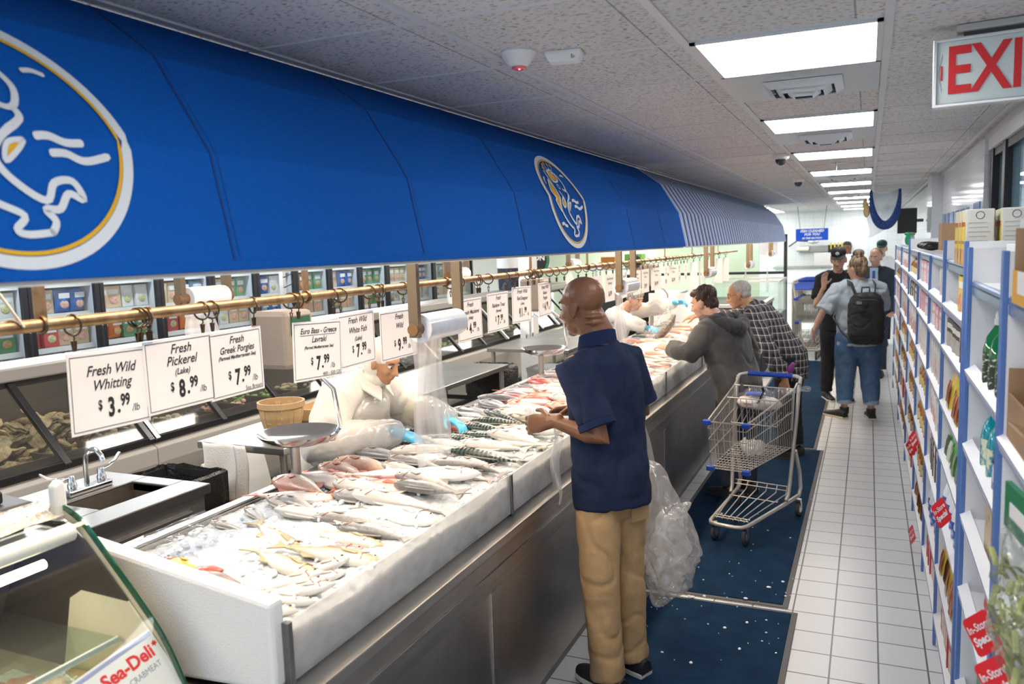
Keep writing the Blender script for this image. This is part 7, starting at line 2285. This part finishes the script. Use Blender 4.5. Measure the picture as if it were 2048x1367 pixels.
m.loft([[c0 + V((d * math.cos(q) - (.02 if z < 0 else 0), w_ * math.copysign(abs(math.sin(q)) ** .55, math.sin(q)), z)) for q in [2 * PI * j / 28 for j in range(28)]] for z, d, w_ in ((-.30, .04, .10), (-.285, .09, .155), (-.2, .115, .175), (0, .115, .175), (.12, .10, .17), (.19, .08, .14), (.225, .045, .09), (.23, .02, .04))])
link('pack', remesh(m, .009, 2, (.006, 9, 9)), mat('black_nylon', (.014, .014, .016), .6, bump=(200, .15)), bk)
m = MB().loft([[c0 + V((-.075 - d * math.cos(q) * .8, w_ * math.sin(q), z)) for q in [2 * PI * j / 20 for j in range(20)]] for z, d, w_ in ((-.26, .02, .09), (-.2, .05, .135), (0.0, .05, .14), (.06, .03, .11), (.08, .01, .05))])
m.build('front_pocket', mat('black_nylon_dark', (.008, .008, .009), .75), bk, True)
MB().tube([c0 + V((-.05, -.15, .10)), c0 + V((-.105, -.06, .155)), c0 + V((-.11, .06, .16)), c0 + V((-.05, .15, .105))], .008, 8).build('zip_fold', mat('grey_nylon', (.05, .055, .06), .4), bk, True)
MB().box(c0 + V((-.095, .09, .13)), (.005, .05, .03)).build('reflective_patch', mat('patch_grey', (.30, .34, .38), .3), bk)
MB().tube([c0 + V((.02, -.04, .22)), c0 + V((.02, -.035, .275)), c0 + V((.02, .035, .275)), c0 + V((.02, .04, .22))], .008, 8).build('grab_loop', BLACK, bk, True)
for s in (-1, 1):
    MB().tube([c0 + V((.03, s * .09, .20)), c0 + V((.10, s * .115, .30)), c0 + V((.25, s * .13, .325)), c0 + V((.37, s * .14, .27)), c0 + V((.41, s * .16, .12)), c0 + V((.34, s * .235, -.05)), c0 + V((.10, s * .215, -.17)), c0 + V((.0, s * .16, -.24))], [(.006, .026)] * 5 + [(.005, .016)] * 3, 8).build('shoulder_strap', BLACK, bk, True)

# ================ shopper in the black cap
p, J, A, R, k = person('person in black cap and black clothes gesturing with a raised hand to the backpack wearer', (-.33, 10.15), math.radians(-75), 1.78, SK_LIGHT, .04, ((.12, .26, 1.16), (.24, .14, 1.20)), ((.14, -.26, 1.12), (.26, -.20, 1.36)), (.85, -.30, -.24), (.02, 0), legs=((.05, .10, 0), (-.02, -.10, 0)), hands=((.5, -.4, .8), (-.2, -.9, .2), .3, (.1, 0, 1), (.8, .3, 0), .25))
BLKCL = mat('black_cotton', (.014, .014, .016), .85, bump=(200, .15))
top(p, J, BLKCL, 'shirt', k, 1.05, .03, .82, .72)
trousers(p, J, mat('black_jeans', (.016, .016, .02), .85))
base_cap(p, A, R, mat('black_cap', (.018, .018, .022), .7), k)
MB().ell(A(.086, 0, .098), (.006, .022 * k, .02 * k), R, 12, 8).build('cap_badge', mat('cap_badge', (.55, .56, .52), .5), p, True)
for an in ('lan', 'ran'):
    shoe(p, 'shoe', J[an] + V((-.07, 0, -.08)), (1, .1), BLKSHOE, SOLEW)

# ================ man in the suit jacket, chefs at the back counter, worker behind the rail
p, J, A, R, k = person('person in dark jacket and pale blue shirt walking up behind the backpack wearer', (.10, 12.1), math.radians(-100), 1.74, SK_LIGHT, .02, None, None, (.95, -.15, -.1), legs=((.12, .10, 0), (-.1, -.09, 0)))
top(p, J, mat('dark_suit', (.02, .035, .05), .7), 'jacket', k, 1.08, .036, .74)
MB().box(J['chest'] + V((.138, 0, .05)), (.02, .10, .34)).build('shirt_front', mat('pale_blue_shirt', (.42, .55, .72), .7), p)
MB().box(J['chest'] + V((.152, 0, .03)), (.008, .035, .30)).build('tie', mat('blue_tie', (.05, .12, .35), .6), p)
trousers(p, J, MC['dark_jeans'])
hair_cap(p, A, R, mat('short_grey_brown_hair', (.22, .18, .15), .7), k, ((-.028, 0, .054, .098, .080, .083),), wr=(.002, 40, 40))
for an in ('lan', 'ran'):
    shoe(p, 'shoe', J[an] + V((-.07, 0, -.08)), (1, 0), BLKSHOE, SOLEB)
for i, (x, y, yaw, lab, c_) in enumerate(((-.42, 18.6, 80, 'cook in dark cap and white coat with back turned at the rear counter', (.012, .03, .03)), (.22, 15.6, -95, 'cook in dark green cap and white coat behind the person in the jacket', (.01, .05, .04)), (-.12, 13.4, -110, 'shopper in dark knit cap and white top beside the person in the jacket', (.02, .03, .05)))):
    p, J, A, R, k = person('person, ' + lab, (x, y), math.radians(yaw), (1.80, 1.82, 1.70)[i], (SK_BROWN, SK_LIGHT, SK_TAN)[i], .03, voxel=.010)
    top(p, J, mat('white_cook_coat', (.80, .82, .82), .8), 'coat', k, 1.05, .034, .70, voxel=.013)
    trousers(p, J, MC['black_trousers'], voxel=.013)
    base_cap(p, A, R, mat('cap_' + str(i), c_, .7), k)
    for an in ('lan', 'ran'):
        shoe(p, 'shoe', J[an] + V((-.07, 0, -.08)), (1, 0), BLKSHOE, SOLEB)
p, J, A, R, k = person('person in black cap and dark top working behind the brass rail beyond the scale', (-2.95, 10.9), math.radians(-75), 1.74, SK_TAN, .12, None, None, (.9, .1, -.35), voxel=.010)
top(p, J, BLKCL, 'shirt', k, 1.05, .034, .70, voxel=.013)
trousers(p, J, MC['black_trousers'], voxel=.013)
base_cap(p, A, R, MC['black_cap'], k)
for an in ('lan', 'ran'):
    shoe(p, 'shoe', J[an] + V((-.07, 0, -.08)), (1, 0), BLKSHOE, SOLEB)
